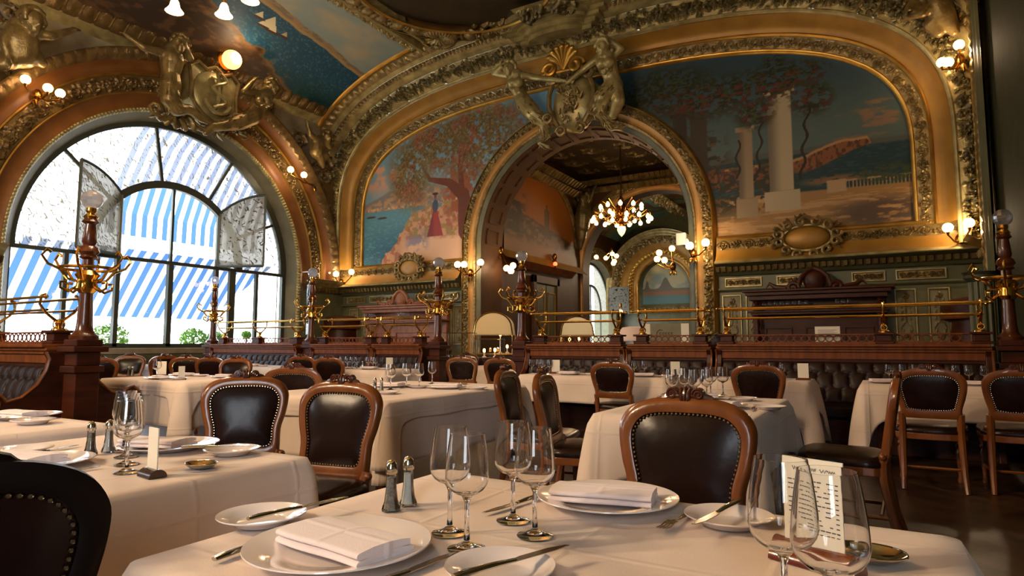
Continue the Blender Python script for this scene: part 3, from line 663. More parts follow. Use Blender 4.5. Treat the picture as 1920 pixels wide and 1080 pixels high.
# scrolled end of the rib between canvas and medallion
qc = circ(-8.35, 11.05, -PI * 0.6, PI * 1.15, 120)
band(tn(), qc, 0.0, 0.32, 8.02, 7.95, lambda m: [m.leaf(m.L * t / 14, m.W, -PI / 2, m.W, 0.03, 0.05) for t in range(15)], 'stucco_pale', 'z', -1, 0.016)
band(tn(), qc, 0.32, 0.42, 7.9, 7.95, beads(0.07, 0.03), 'stucco', 'z', -1, 0.014)
h = HM(1.6, 1.1, 0.016); garland(45, 0.12, 1.6, 0.8)(h); h.spiral(0.5, 0.5, 0.3, 0, 1.5, 0.05, 0.1)
patch(tn(), h, (-7.6, 11.0, 8.12), (1, 0, 0), (0, 0.8, 0), (0, 0, -1), ['ochre', 'stucco'], thr=0.012)['kind'] = 'structure'
h = HM(1.3, 0.9, 0.016); garland(46, 0.16, 1.8, 0.9)(h)
patch(tn(), h, (-6.3, 10.75, 7.95), (1, 0, 0), (0, 0.8, 0), (0, 0, -1), ['stucco_pale', 'stucco_leaf'], thr=0.03)['kind'] = 'structure'
# bracketed soffit above the keystone
cz = 8.06
for i, (dx, dz, y0) in enumerate(((1.35, 0.0, 11.15), (1.22, 0.07, 11.25), (1.08, 0.14, 11.33), (0.96, 0.24, 11.42), (0.84, 0.33, 11.5))):
    c_ = CX - 0.2; pts = [(c_ - dx, 12.2), (c_ - dx, y0 + 0.2)] + [(c_ + dx * 0.75 * math.sin(a), y0 + 0.2 - 0.25 * math.cos(a)) for a in np.linspace(-PI / 2, PI / 2, 14)] + [(c_ + dx, y0 + 0.2), (c_ + dx, 12.2)]
    tag(MB().prism([(p[0], p[1]) for p in pts], cz - dz - 0.09, cz - dz + 0.06, 'z').build(tn(), 'stucco_pale', angle=30), kind='structure')
# ---------------- murals of the back wall ----------------
def mural(name, x0, x1, label, pic):
    res = 0.011; nu, nv = int((x1 - x0) / res), int(3.75 / res); xx = np.linspace(x0, x1, nu); zz = np.linspace(3.1, 6.85, nv)
    XX, ZZ = np.meshgrid(xx, zz, indexing='ij'); Pn = np.stack([XX, np.full_like(XX, YB - 0.02), ZZ], -1)
    q = (np.abs((XX - CX) / (LA + 0.03)) ** LN + (np.maximum(ZZ - LZ, 0) / (LB + 0.03)) ** LN) < 1
    q &= np.hypot(XX - CX, np.maximum(ZZ - AZ, 0)) > 2.88
    mask = q[:-1, :-1] & q[1:, 1:] & q[1:, :-1] & q[:-1, 1:]
    U = (XX - x0) / (x1 - x0); V = (ZZ - 3.13) / 3.64
    return tag(grid_obj(name, Pn, 'paint', paint=lin(np.clip(pic(U, V), 0, 1) ** 1.25), mask=mask), label, 'painting')
def strokes(c, U, V, k, pts, col):
    for (a, b, r0, r1) in pts:
        d = np.array(b, float) - a; t = np.clip(((U - a[0]) * d[0] + (V - a[1]) * d[1]) / (d @ d), 0, 1); c = lay(c, (np.hypot(U - a[0] - t * d[0] + k * np.sin(V * 50), V - a[1] - t * d[1]) < (r0 + (r1 - r0) * t)) * 1.0, col)
    return c
def pic_left(U, V):
    c = np.zeros(U.shape + (3,)) + H('8eaab6'); c = lay(c, sm(0.55, 0.9, V), '7596a8')
    n = fbm(U * 6, V * 8, 21); c = lay(c, sm(0.52, 0.66, n) * sm(0.45, 0.6, V) * sm(0.8, 0.2, U), 'd6a890')
    hl = 0.47 + 0.07 * np.sin(U * 4.2 - 0.6) + 0.02 * fbm(U * 12, U * 0, 22); c = lay(c, sm(0.01, -0.01, V - hl), '8f8a86'); c = lay(c, sm(0.0, -0.04, V - hl) * sm(0.42, 0.6, fbm(U * 30, V * 50, 23)), 'bb9c7c'); c = lay(c, sm(0.018, 0.0, np.abs(V - 0.40)) * sm(0.4, 0.6, fbm(U * 60, V * 60, 20)), 'dcb68c')
    c = lay(c, sm(0.005, -0.005, V - 0.385), '6c9aa8'); c = lay(c, sm(0.36, 0.0, V) * (V < 0.385), '3a6a82'); c = lay(c, (V < 0.38) * sm(0.55, 0.7, fbm(U * 40, V * 160, 24)) * 0.4, '8fb0b4')
    for (u, v) in ((0.20, 0.335), (0.08, 0.35)): c = lay(c, ell(U, V, u, v, 0.05, 0.008), '5b5048')
    gl = 0.02 + 0.33 * sm(0.18, 0.55, U) + 0.07 * (fbm(U * 22, V * 16, 25) - 0.5) * 2 + 0.03 * sm(0.55, 0.9, U)
    gr = sm(0.006, -0.006, V - gl) * sm(0.10, 0.2, U); c = lay(c, gr, 'cda382'); c = lay(c, gr * sm(0.48, 0.6, fbm(U * 34, V * 34, 26)), 'b07a60'); c = lay(c, gr * sm(0.5, 0.66, fbm(U * 20, V * 30, 27)) * (V > 0.16), 'a8905e')
    path = sm(0.20, 0.15, V + 0.03 * fbm(U * 10, V * 4, 19)) * sm(0.35, 0.5, U); c = lay(c, path, 'e0bb9c'); c = lay(c, ell(U, V, 0.56, 0.14, 0.1, 0.08, 0.5) * 0.75 * sm(0.35, 0.5, fbm(U * 16, V * 20, 18)), '8f88a0')
    bk = np.maximum.reduce([ell(U, V, 1.0, 0.55, 0.16, 0.16, 0.5), ell(U, V, 0.95, 0.42, 0.14, 0.16, 0.5)]); c = lay(c, bk * sm(0.40, 0.5, fbm(U * 30, V * 36, 31)), 'a4664a')
    c = strokes(c, U, V, 0.0, (((1.04, 0.20), (1.0, 0.42), 0.09, 0.05), ((1.0, 0.42), (0.86, 0.52), 0.05, 0.03), ((0.86, 0.52), (0.68, 0.56), 0.028, 0.016), ((0.68, 0.56), (0.60, 0.66), 0.016, 0.008), ((0.98, 0.45), (0.96, 0.78), 0.028, 0.012), ((0.96, 0.62), (1.12, 0.86), 0.02, 0.008)), '7c4a34')
    cr = np.maximum.reduce([ell(U, V, 0.50, 0.64, 0.18, 0.22, 0.6), ell(U, V, 0.78, 0.80, 0.36, 0.17, 0.6), ell(U, V, 1.15, 0.80, 0.35, 0.24, 0.6), ell(U, V, 0.42, 0.56, 0.10, 0.12, 0.6)])
    lf = cr * sm(0.32, 0.45, fbm(U * 40, V * 46, 28) * 0.6 + 0.4 * fbm(U * 9, V * 10, 17)); c = lay(c, lf * 0.95, '7c6a44'); c = lay(c, lf * sm(0.44, 0.60, fbm(U * 14, V * 12, 29)) * 0.85, '9c6048'); c = lay(c, lf * sm(0.52, 0.68, fbm(U * 80, V * 90, 30)) * 0.6, 'b09468'); c = lay(c, lf * sm(0.5, 0.3, fbm(U * 70, V * 80, 33)) * 0.5, '4f4630')
    sk = (np.abs(U - 0.735) < 0.018 + 0.32 * np.clip(0.35 - V, 0, 0.25)) & (V > 0.165) & (V < 0.35); c = lay(c, sk * 1.0, 'a8504c'); c = lay(c, sk * sm(0.0, -0.03, U - 0.735) * 0.5, '7a3a42')
    c = lay(c, ell(U, V, 0.735, 0.375, 0.028, 0.042), '566072'); c = lay(c, ell(U, V, 0.735, 0.438, 0.014, 0.018), '8a5a44'); c = lay(c, ell(U, V, 0.735, 0.456, 0.028, 0.009), '4a3a32')
    return c
def pic_right(U, V):                                            # U 0 at the archway centre line .. 1 at the right frame
    c = np.zeros(U.shape + (3,)) + H('6d7e7a'); c = lay(c, sm(0.45, 0.9, V), '46606c'); c = lay(c, sm(0.52, 0.66, fbm(U * 14, V * 22, 41)) * sm(0.4, 0.46, V) * (1 - sm(0.60, 0.72, V)) * sm(0.72, 0.85, U) * 0.8, 'b0886c')
    hl = 0.40 + 0.03 * fbm(U * 14, U * 0, 42); c = lay(c, sm(0.008, -0.008, V - hl), '6b6f68')
    c = lay(c, sm(0.004, -0.004, V - 0.385), '2a4d54'); c = lay(c, (V < 0.385) * sm(0.55, 0.7, fbm(U * 60, V * 200, 43)) * 0.5, '4d7478')
    cl = 0.355 + 0.07 * sm(0.69, 0.84, U) - 0.14 * sm(0.895, 0.925, U) + 0.008 * fbm(U * 50, U * 0, 44); cb = 0.29 + 0.10 * sm(0.72, 0.92, U)
    k = sm(0.004, -0.004, V - cl) * sm(-0.004, 0.004, V - cb) * (U < 0.925) * (U > 0.4); c = lay(c, k * 1.0, 'a06a42'); c = lay(c, k * sm(0.48, 0.60, fbm(U * 150, V * 40, 45)), '6e4630'); c = lay(c, k * (V > cl - 0.014), 'c49c70')
    c = lay(c, ell(U, V, 0.82, 0.235, 0.09, 0.022, 0.5) * sm(0.40, 0.5, fbm(U * 60, V * 70, 46)), '9a7858')
    ter = sm(0.004, -0.004, V - 0.195 + 0.03 * (U - 0.7)); c = lay(c, ter, 'b8915f'); c = lay(c, ter * sm(0.48, 0.6, fbm(U * 16, V * 80, 47)), 'd2ab7a'); c = lay(c, ter * ell(U, V, 0.93, 0.06, 0.12, 0.07, 0.5) * sm(0.35, 0.5, fbm(U * 30, V * 60, 40)), '746050'); c = lay(c, ter * sm(0.55, 0.45, U) * sm(0.10, 0.14, V), '6b5240')
    c = lay(c, cbox(U, V, 0.79, 1.0, 0.222, 0.230, 0.002), 'c4a680'); c = lay(c, (V > 0.185) * (V < 0.222) * (U > 0.83) * (np.mod(U * 110, 1) < 0.35), 'b99a72'); c = lay(c, cbox(U, V, 0.79, 0.84, 0.175, 0.235, 0.003), 'ccae86')
    bush = sm(0.40, 0.50, fbm(U * 40, V * 40, 48)) * np.maximum.reduce([ell(U, V, 0.50, 0.24, 0.12, 0.13, 0.5), ell(U, V, 0.62, 0.25, 0.08, 0.12, 0.5), ell(U, V, 0.44, 0.40, 0.07, 0.2, 0.5)]); c = lay(c, bush, '40402a'); c = lay(c, bush * sm(0.52, 0.62, fbm(U * 70, V * 70, 49)), '8c5a38')
    c = lay(c, ell(U, V, 0.95, 0.24, 0.08, 0.04, 0.5) * sm(0.4, 0.5, fbm(U * 70, V * 80, 50)), '55603a')
    for (u, w_, zt, zb, col) in ((0.43, 0.026, 0.68, 0.2, '584a3a'), (0.37, 0.022, 0.69, 0.2, '4a4034'), (0.57, 0.021, 0.555, 0.19, 'b09a7c'), (0.67, 0.033, 0.725, 0.21, 'cdbb9c')):
        k = cbox(U, V, u - w_, u + w_, zb, zt, 0.002); c = lay(c, k, col); c = lay(c, k * sm(0.2, -1.0, (U - u) / w_) * 0.55, '5c5248'); c = lay(c, cbox(U, V, u - w_ * 1.35, u + w_ * 1.35, zt - 0.012, zt + 0.014, 0.002), col); c = lay(c, cbox(U, V, u - w_ * 1.5, u + w_ * 1.5, zb - 0.1, zb, 0.002), col)
    top = np.maximum.reduce([ell(U, V, 0.32, 0.84, 0.14, 0.12, 0.5), ell(U, V, 0.46, 0.76, 0.14, 0.10, 0.5), ell(U, V, 0.60, 0.77, 0.15, 0.085, 0.5), ell(U, V, 0.72, 0.80, 0.08, 0.06, 0.5), ell(U, V, 0.76, 0.66, 0.05, 0.075, 0.5), ell(U, V, 0.60, 0.63, 0.05, 0.07, 0.5), ell(U, V, 0.66, 0.86, 0.03, 0.07, 0.5)])
    lf = top * sm(0.38, 0.47, fbm(U * 70, V * 60, 51)); c = lay(c, lf, '2e3820'); c = lay(c, lf * sm(0.5, 0.6, fbm(U * 110, V * 100, 52)), '566034'); c = lay(c, lf * sm(0.50, 0.58, fbm(U * 60 - V * 30, V * 90, 53)) * sm(0.86, 0.78, V) * 0.85, '8c3426')
    c = strokes(c, U, V, 0.006, (((0.725, 0.26), (0.74, 0.5), 0.004, 0.004), ((0.74, 0.5), (0.75, 0.62), 0.004, 0.003), ((0.60, 0.28), (0.62, 0.58), 0.004, 0.003), ((0.545, 0.3), (0.55, 0.5), 0.004, 0.003)), '3a2a1c')
    return c
mural('mural_painting', CX - LA - 0.02, CX + 0.0, 'mural of a rust-leaved tree above a blue bay, left of the archway', lambda U, V: pic_left(U * 1.92, V))
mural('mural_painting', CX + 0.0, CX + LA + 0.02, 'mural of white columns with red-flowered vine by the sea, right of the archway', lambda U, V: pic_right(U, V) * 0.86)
# ---------------- passage beyond the archway ----------------
PX0, PX1, PY0, PY1 = -8.0, -3.1, YB + 0.75, 18.0
wall_poly('wall_passage_left', [(PY0, 0), (PY1, 0), (PY1, 6.4), (PY0, 6.4)], [], 'x', PX0, 'brown_wall')
wall_poly('wall_passage_right', [(PY0, 0), (PY1, 0), (PY1, 6.4), (PY0, 6.4)], [], 'x', PX1, 'brown_wall')
sbox('ceiling_passage', PX0, PX1, PY0 - 0.7, PY1 + 0.5, 6.3, 6.4, 'ceiling_dark')
wall_poly('wall_passage_front', [(PX0 - 0.1, 0), (CX - AR2 + 0.0, 0)] + arch_pts(CX, AR2, 0, AZ)[1:-1] + [(CX + AR2, 0), (PX1 + 0.1, 0), (PX1 + 0.1, 6.4), (PX0 - 0.1, 6.4)], [], 'y', PY0, 'brown_wall')
A2 = 2.32; A2C = -5.62
h2 = arch_pts(A2C, A2, 0, 3.32)
wall_poly('wall_passage_back', [(-14.5, 0), (A2C - A2, 0)] + h2[1:-1] + [(A2C + A2, 0), (2, 0), (2, 8.4), (-14.5, 8.4)], [], 'y', PY1, 'brown_wall')
reveal(tn(), arch_pts(A2C, A2, 0, 3.32), PY1, arch_pts(A2C, A2 - 0.02, 0, 3.32), PY1 + 0.5, 'y', 'brown_wall')
band(tn(), arch_curve(A2C, 3.32, 0.0), A2 - 0.02, A2 + 0.14, PY1 - 0.02, PY1 - 0.08, cove(0.03), 'ochre_pale', 'y', -1, 0.04)
band(tn(), arch_curve(A2C, 3.32, 2.8), A2 + 0.14, A2 + 0.42, PY1 - 0.06, PY1 - 0.06, scrolls(0.05, 1.2), 'stucco', 'y', -1, 0.025)
for z in (5.75, 6.0): band(tn(), line((PX0, 0), (PX1, 0)), z, z + 0.14, PY1 - 0.08, PY1 - 0.25, dentil(0.16, 0.05), 'stucco', 'y', -1, 0.02)
for z in (5.55, 5.85): band(tn(), line((PY0, 0), (PY1, 0)), z, z + 0.16, PX0 + 0.08, PX0 + 0.28, dentil(0.18, 0.05), 'stucco', 'x', 1, 0.02)
hb = HM(4.7, 4.6, 0.03); rnd = random.Random(8)
for i in range(5):
    for j in range(5): hb.h += 0.0; hb.spiral(0.5 + i * 0.92, 0.5 + j * 0.9, 0.3, 0, 1.2, 0.03, 0.06)
patch(tn(), hb, (PX0 + 0.1, PY0, 6.28), (1, 0, 0), (0, 1, 0), (0, 0, -1), ['ceiling_dark', 'stucco_leaf'], thr=0.01)['kind'] = 'structure'
def pic_tower(U, V):
    c = np.zeros(U.shape + (3,)) + H('84501c'); c = lay(c, sm(0.3, 1, V), '965a22'); c = lay(c, sm(0.45, 0.7, fbm(U * 4, V * 5, 61)) * 0.5, '8a5228')
    hl = 0.45 - 0.22 * U + 0.06 * fbm(U * 12, U * 0, 62); c = lay(c, sm(0.01, -0.01, V - hl), '4c3822'); c = lay(c, sm(0.0, -0.03, V - hl) * sm(0.5, 0.62, fbm(U * 20, V * 20, 63)), '6d5030')
    c = lay(c, cbox(U, V, 0.52, 0.59, 0.3, 0.56, 0.004), '54401f'); c = lay(c, cbox(U, V, 0.545, 0.565, 0.55, 0.62, 0.004), '54401f')
    c = lay(c, ell(U, V, 0.1, 0.45, 0.14, 0.3, 0.6) * sm(0.4, 0.5, fbm(U * 16, V * 16, 64)), '35281a'); c = lay(c, sm(0.2, 0.1, V), '7a5630'); return c
nu, nv = 220, 180; yy = np.linspace(13.3, 17.5, nu); zz = np.linspace(3.45, 5.95, nv); YY, ZZ = np.meshgrid(yy, zz, indexing='ij')
q = np.hypot((YY - 15.4) / 2.1, np.maximum(ZZ - 4.0, 0) / 1.75) < 1; q = q[:-1, :-1] & q[1:, 1:]
tag(grid_obj('mural_painting', np.stack([np.full_like(YY, PX0 + 0.03), YY, ZZ], -1), 'paint', mask=q, paint=lin(pic_tower((YY - 13.3) / 4.2, (ZZ - 3.45) / 2.5))), 'dark amber mural of a hill tower inside the passage beyond the archway', 'painting')
def arcs2(o): t = np.linspace(0, PI, 120); return np.stack([15.4 - (2.1 + o) * np.cos(t), 4.0 + (1.75 + o) * np.sin(t)], 1)
band(tn(), arcs2, 0.0, 0.14, PX0 + 0.04, PX0 + 0.1, scrolls(0.03, 1.1), 'stucco', 'x', 1, 0.025)
band(tn(), line((PY0, 0), (PY1, 0)), 3.22, 3.45, PX0 + 0.25, PX0 + 0.05, cove(0.02), 'ochre', 'x', 1, 0.04)
band(tn(), line((13.9, 0), (17.1, 0)), 3.05, 3.22, PX0 + 0.1, PX0 + 0.26, steps(2, 0.01), 'walnut_light', 'x', 1, 0.04)
# double door of the passage
d = thing('door_1', None, None, (PX0 + 0.02, 15.5, 0)); d['kind'] = 'structure'
for sx in (-0.62, 0.02):
    mb = MB().box(0, 0.05, sx, sx + 0.6, 0.02, 2.75); mb.build('door_leaf', 'olive', d, smooth=False, bevel=0.004)
    mb = MB(); [mb.box(0.05, 0.065, sx + a, sx + b, z0, z1) for (a, b, z0, z1) in ((0.08, 0.52, 1.2, 1.23), (0.08, 0.52, 2.5, 2.53), (0.08, 0.11, 1.2, 2.53), (0.49, 0.52, 1.2, 2.53), (0.08, 0.52, 0.2, 0.23), (0.08, 0.52, 1.0, 1.03))]; mb.build('door_moulding', 'ochre', d, smooth=False)
MB().box(0, 0.09, -0.78, -0.62, 0, 2.95).box(0, 0.09, 0.62, 0.78, 0, 2.95).box(0, 0.09, -0.78, 0.78, 2.75, 2.95).build('door_frame', 'brown_wall', d, smooth=False, bevel=0.006)
# ---------------- the far hall ----------------
FY = 33.3
wall_poly('wall_far', [(-14, 0), (2, 0), (2, 8.6), (-14, 8.6)], [], 'y', FY, 'olive')
fwy = 30.0
wall_poly('wall_far_left', [(PY1, 0), (FY, 0), (FY, 8.4), (PY1, 8.4)], [arch_pts(fwy, 2.6, 1.0, 2.8)], 'x', XW, 'brown_wall')
reveal(tn(), arch_pts(fwy, 2.6, 1.0, 2.8), XW, arch_pts(fwy, 2.45, 1.0, 2.8), XW - 0.4, 'x', 'reveal')
wall_poly('wall_far_right', [(PY1, 0), (FY, 0), (FY, 8.4), (PY1, 8.4)], [], 'x', 1.6, 'brown_wall')
band(tn(), arch_curve(fwy, 2.8, 1.0), 2.6, 2.72, XW + 0.02, XW + 0.06, beads(0.12, 0.05), 'gold', 'x', 1, 0.03)
band(tn(), arch_curve(fwy, 2.8, 2.6), 2.72, 3.2, XW + 0.04, XW + 0.1, scrolls(0.05, 1.2), 'stucco', 'x', 1, 0.03)
nu, nv = 200, 40; yy = np.linspace(PY1 + 0.5, FY, nu); xx = np.linspace(XW, XR, nv); YY, XX = np.meshgrid(yy, xx, indexing='ij')
U, V = (YY - yy[0]) / 15, (XX - XW) / 14
def far_cloud(U, V):
    c = np.zeros(U.shape + (3,)) + H('7d7a58'); c = lay(c, sm(0.45, 0.6, fbm(U * 8, V * 8, 71)), '5d7f74'); c = lay(c, sm(0.5, 0.6, fbm(U * 14, V * 14, 72)), '5a4426'); return c
nn = 260; yy = np.linspace(PY1 + 0.5, FY, nn); xx = np.linspace(XW, XR, 160); YY, XX = np.meshgrid(yy, xx, indexing='ij')
tag(grid_obj('ceiling_far', np.stack([XX, YY, zvault(np.clip(XX, CX - 7.3, CX + 7.3))], -1), 'paint', paint=lin(far_cloud(YY / 8, XX / 8))), kind='structure')
for i, (x, y, z, s_) in enumerate([(-9.2, y_, 7.95, 1.0) for y_ in range(20, 33, 2)] + [(-7.2, y_, 8.05, 1.0) for y_ in range(20, 33, 3)]):
    h = HM(2.0, 0.8, 0.03); garland(80 + i, 0.18, 1.6)(h); o = patch(tn(), h, (x, y - 1, z), (0, 1, 0), (1, 0, 0), (0, 0, -1), 'stucco'); o['kind'] = 'structure'
lf = arch_curve(-9.75, 4.15, 2.75)
for (a, b, f, mm) in ((1.35, 1.45, roll(0.04), 'gold'), (1.45, 1.65, cove(0.04), 'ochre_pale'), (1.65, 1.85, beads(0.2, 0.05), 'gold'), (1.85, 2.2, cove(0.04), 'ochre'), (2.2, 2.6, garland(77, 0.1, 1.4), 'stucco'), (2.6, 2.9, steps(2, 0.03), 'stucco_pale')):
    band(tn(), lf, a, b, FY - 0.1 - a * 0.5, FY - 0.1 - b * 0.5, f, mm, 'y', -1, 0.035)
ln = line((XW, 0), (CX, 0)); band(tn(), ln, 2.75, 3.1, FY - 0.15, FY - 0.1, scrolls(0.05, 1.1), 'stucco', 'y', -1, 0.03)
nu, nv = 180, 160; xx = np.linspace(-11.12, -8.38, nu); zz = np.linspace(3.25, 5.52, nv); XX, ZZ = np.meshgrid(xx, zz, indexing='ij')
def pic_peaks(U, V):
    c = np.zeros(U.shape + (3,)) + H('b4ad8e'); c = lay(c, sm(0.4, 0.7, fbm(U * 5, V * 5, 91)), '8d9a92'); c = lay(c, ell(U, V, 0.28, 0.85, 0.1, 0.1, 0.8), 'e8d8a0')
    hl = 0.36 + 0.26 * np.exp(-((U - 0.46) / 0.09) ** 2) + 0.2 * np.exp(-((U - 0.09) / 0.035) ** 2); c = lay(c, sm(0.01, -0.01, V - hl), '6e6a5e'); c = lay(c, sm(0.01, -0.01, V - 0.3), '8d6a54'); c = lay(c, sm(0.01, -0.01, V - 0.2), '5c7a7a'); return c
q = np.hypot(XX + 9.75, np.maximum(ZZ - 4.15, 0)) < 1.37; q = q[:-1, :-1] & q[1:, 1:]
tag(grid_obj('mural_painting', np.stack([XX, np.full_like(XX, FY - 0.03), ZZ], -1), 'paint', mask=q, paint=lin(pic_peaks((XX + 11.12) / 2.74, (ZZ - 3.25) / 2.27))), 'pale mural of a rocky peak over water on the farthest wall', 'painting')
# ---------------- windows ----------------
def seg(mb, x, p0, p1, w_, d=0.05):                             # a glazing bar in the plane of the window
    p0 = Vector(p0); p1 = Vector(p1); t = (p1 - p0).normalized(); n = Vector((-t.y, t.x)) * w_ / 2; v = []
    for dd in (x - d / 2, x + d / 2):
        for q in (p0 - n, p1 - n, p1 + n, p0 + n): v.append((dd, q.x, q.y))
    mb.add(v, [(0, 1, 2, 3), (7, 6, 5, 4), (0, 4, 5, 1), (1, 5, 6, 2), (2, 6, 7, 3), (3, 7, 4, 0)])
def arc_bar(mb, x, c, z, r, a0, a1, w_, n=30, d=0.05):
    for i in range(n):
        b0 = a0 + (a1 - a0) * i / n; b1 = a0 + (a1 - a0) * (i + 1) / n
        seg(mb, x, (c - r * math.cos(b0), z + r * math.sin(b0)), (c - r * math.cos(b1), z + r * math.sin(b1)), w_, d)
WG = 7.70; GR = 2.86; RI = 1.60
def window(n, cy, x):
    w_ = thing('window_%d' % n, None, None, (0, 0, 0)); w_['kind'] = 'structure'
    mb = MB(); arc_bar(mb, x, cy, WZ, GR - 0.02, 0, PI, 0.16, 48, 0.1); seg(mb, x, (cy - GR, 1.0), (cy - GR, WZ), 0.1, 0.1); seg(mb, x, (cy + GR, 1.0), (cy + GR, WZ), 0.1, 0.1)
    seg(mb, x, (cy - GR, WZ - 0.02), (cy + GR, WZ - 0.02), 0.07, 0.09); seg(mb, x, (cy - GR, 1.06), (cy + GR, 1.06), 0.12, 0.1)
    arc_bar(mb, x + 0.01, cy, WZ, RI, 0, PI, 0.15, 36, 0.1)
    for yy in (-1.05, 0, 1.05):
        seg(mb, x, (cy + yy, 1.06), (cy + yy, WZ), 0.08 if yy else 0.10, 0.1); seg(mb, x, (cy + yy, WZ), (cy + yy, WZ + math.sqrt(RI ** 2 - yy ** 2)), 0.05, 0.06)
    for yy in (-1.95, 1.45, 2.1): seg(mb, x, (cy + yy, 1.06), (cy + yy, WZ), 0.07 if yy != 1.45 else 0.15, 0.08)
    for a in (PI * 0.23, PI * 0.45, PI * 0.66, PI * 0.86): seg(mb, x, (cy - RI * math.cos(a), WZ + RI * math.sin(a)), (cy - GR * math.cos(a), WZ + GR * math.sin(a)), 0.06, 0.05)
    mb.build('window_frame', 'iron', w_, smooth=False)
    for nm, o_, i_, mm in (('fanlight_glass', [(cy - GR * math.cos(PI * i / 40), WZ + GR * math.sin(PI * i / 40)) for i in range(41)], [(cy - RI * math.cos(PI * i / 40), WZ + RI * math.sin(PI * i / 40)) for i in range(41)], 'pane_lace'),):
        q = wall_poly(nm, o_ + i_[::-1], [], 'x', x - 0.005, mm, structure=False, parent=w_)
    q = wall_poly('window_pane', [(cy - GR, 1.06), (cy + GR, 1.06), (cy + GR, WZ - 0.02), (cy - GR, WZ - 0.02)], [], 'x', x - 0.006, 'pane_clear', structure=False, parent=w_)
    for s_ in (-1, 1):                                          # lace sides inside the small arch
        pts = [(cy + s_ * 1.05, WZ)] + [(cy + s_ * RI * math.cos(a), WZ + RI * math.sin(a)) for a in np.linspace(0, math.acos(1.05 / RI), 10)]
        wall_poly('side_glass', pts, [], 'x', x - 0.004, 'pane_lace', structure=False, parent=w_)
    # two casements swung into the room
    return w_
w1 = window(1, WG, GXW); window(2, -4.05, GXW)
def casement(hy, sgn, ang, parent):                              # hinge line y=hy, leaf swings into the room
    wd = 1.05; zt = WZ + math.sqrt(RI ** 2 - 1.05 ** 2)
    pts = [(0, WZ + 0.02), (wd, WZ + 0.02)] + [(u, WZ + math.sqrt(max(0, RI ** 2 - (1.05 - u) ** 2))) for u in np.linspace(wd, 0, 9)]
    m = Matrix.Translation((GXW + 0.05, hy, 0)) @ Matrix.Rotation(ang, 4, 'Z')
    mb = MB(); mb.add([m @ Vector((0, sgn * u, z)) for u, z in pts], [tuple(range(len(pts)))]); g = mb.build('casement_glass', 'pane_lace_open', parent, smooth=False)
    mb = MB()
    for i in range(len(pts)):
        a, b = pts[i], pts[(i + 1) % len(pts)]; mb.tube([m @ Vector((0, sgn * a[0], a[1])), m @ Vector((0, sgn * b[0], b[1]))], 0.03, 4)
    mb.build('casement_frame', 'iron', parent, smooth=False)
casement(WG - 1.05, -1, R(24), w1)
casement(WG + 1.05, 1, R(-65), w1)
# far window
w3 = thing('window_3', None, None); w3['kind'] = 'structure'; xx = XW - 0.4; mb = MB()
arc_bar(mb, xx, fwy, 2.8, 2.42, 0, PI, 0.1, 24, 0.1); arc_bar(mb, xx, fwy, 2.8, 1.3, 0, PI, 0.1, 24, 0.1)
for yy in (-1.3, 0, 1.3): seg(mb, xx, (fwy + yy, 1.0), (fwy + yy, 2.8 + (1.3 if yy == 0 else 0)), 0.08)
seg(mb, xx, (fwy - 2.4, 2.8), (fwy + 2.4, 2.8), 0.08); mb.build('window_frame', 'iron', w3, smooth=False)
wall_poly('fanlight_glass', [(fwy - 2.4 * math.cos(PI * i / 30), 2.8 + 2.4 * math.sin(PI * i / 30)) for i in range(31)], [], 'x', xx, 'pane_lace', structure=False, parent=w3)
mb = MB().box(XW, XW + 1.1, 31.55, 31.6, 2.7, 4.1); mb.build('casement_glass', 'pane_lace_open', w3, smooth=False)
# ---------------- terrace outside ----------------
sbox('terrace_ground', -40, XW - 0.35, -20, 45, -0.25, -0.05, 'stone')
def awning(name, prof, y0, label):
    mb = MB(); v = []
    for (x, z, y1) in prof: v += [(x, y0, z), (x, y1, z)]
    mb.add(v, [(2 * i, 2 * i + 1, 2 * i + 3, 2 * i + 2) for i in range(len(prof) - 1)])
    return tag(mb.build(name, 'awning', smooth=False), label, 'awning')
awning('window_awning', [(-12.74, 2.98, 10.3), (-12.9, 2.84, 10.2), (-13.9, 1.68, 9.45)], 3.2, 'lower blue and white striped awning outside the arched window')
awning('window_awning', [(-12.7, 6.55, 12.3), (-13.2, 6.3, 12.2), (-14.1, 5.6, 12.0), (-14.7, 4.8, 11.8), (-15.0, 4.15, 11.6), (-15.02, 3.62, 11.6)], 7.55, 'upper blue and white striped awning seen through the top of the arched window')
def shrub(p, r, label):
    t = thing('potted_shrub', label, 'shrub', (p.x, p.y, -0.05), 0)
    MB().lathe([(0.14, 0), (0.17, 0.04), (0.15, 0.08), (0.2, 0.5), (0.24, 0.52), (0.24, 0.58), (0.0, 0.58)], 14).build('pot', 'stone', t)
    rnd = random.Random(int(p.y * 100)); mb = MB(); zc = p.z + 0.05
    for i in range(700):
        a, b = rnd.uniform(0, 2 * PI), math.acos(rnd.uniform(-1, 1)); rr = r * rnd.uniform(0.75, 1.05); c = Vector((rr * math.sin(b) * math.cos(a), rr * math.sin(b) * math.sin(a), zc + rr * 0.85 * math.cos(b)))
        d = Vector((rnd.gauss(0, 1), rnd.gauss(0, 1), rnd.gauss(0, 1))).normalized() * 0.045; e = d.cross(Vector((rnd.gauss(0, 1), rnd.gauss(0, 1), rnd.gauss(0, 1)))).normalized() * 0.02
        mb.add([c - d, c + e, c + d, c - e], [(0, 1, 2, 3)])
    mb.build('foliage', 'foliage', t, smooth=False); MB().tube([(0, 0, 0.5), (0, 0, zc)], 0.02, 6).build('stem', 'walnut', t)
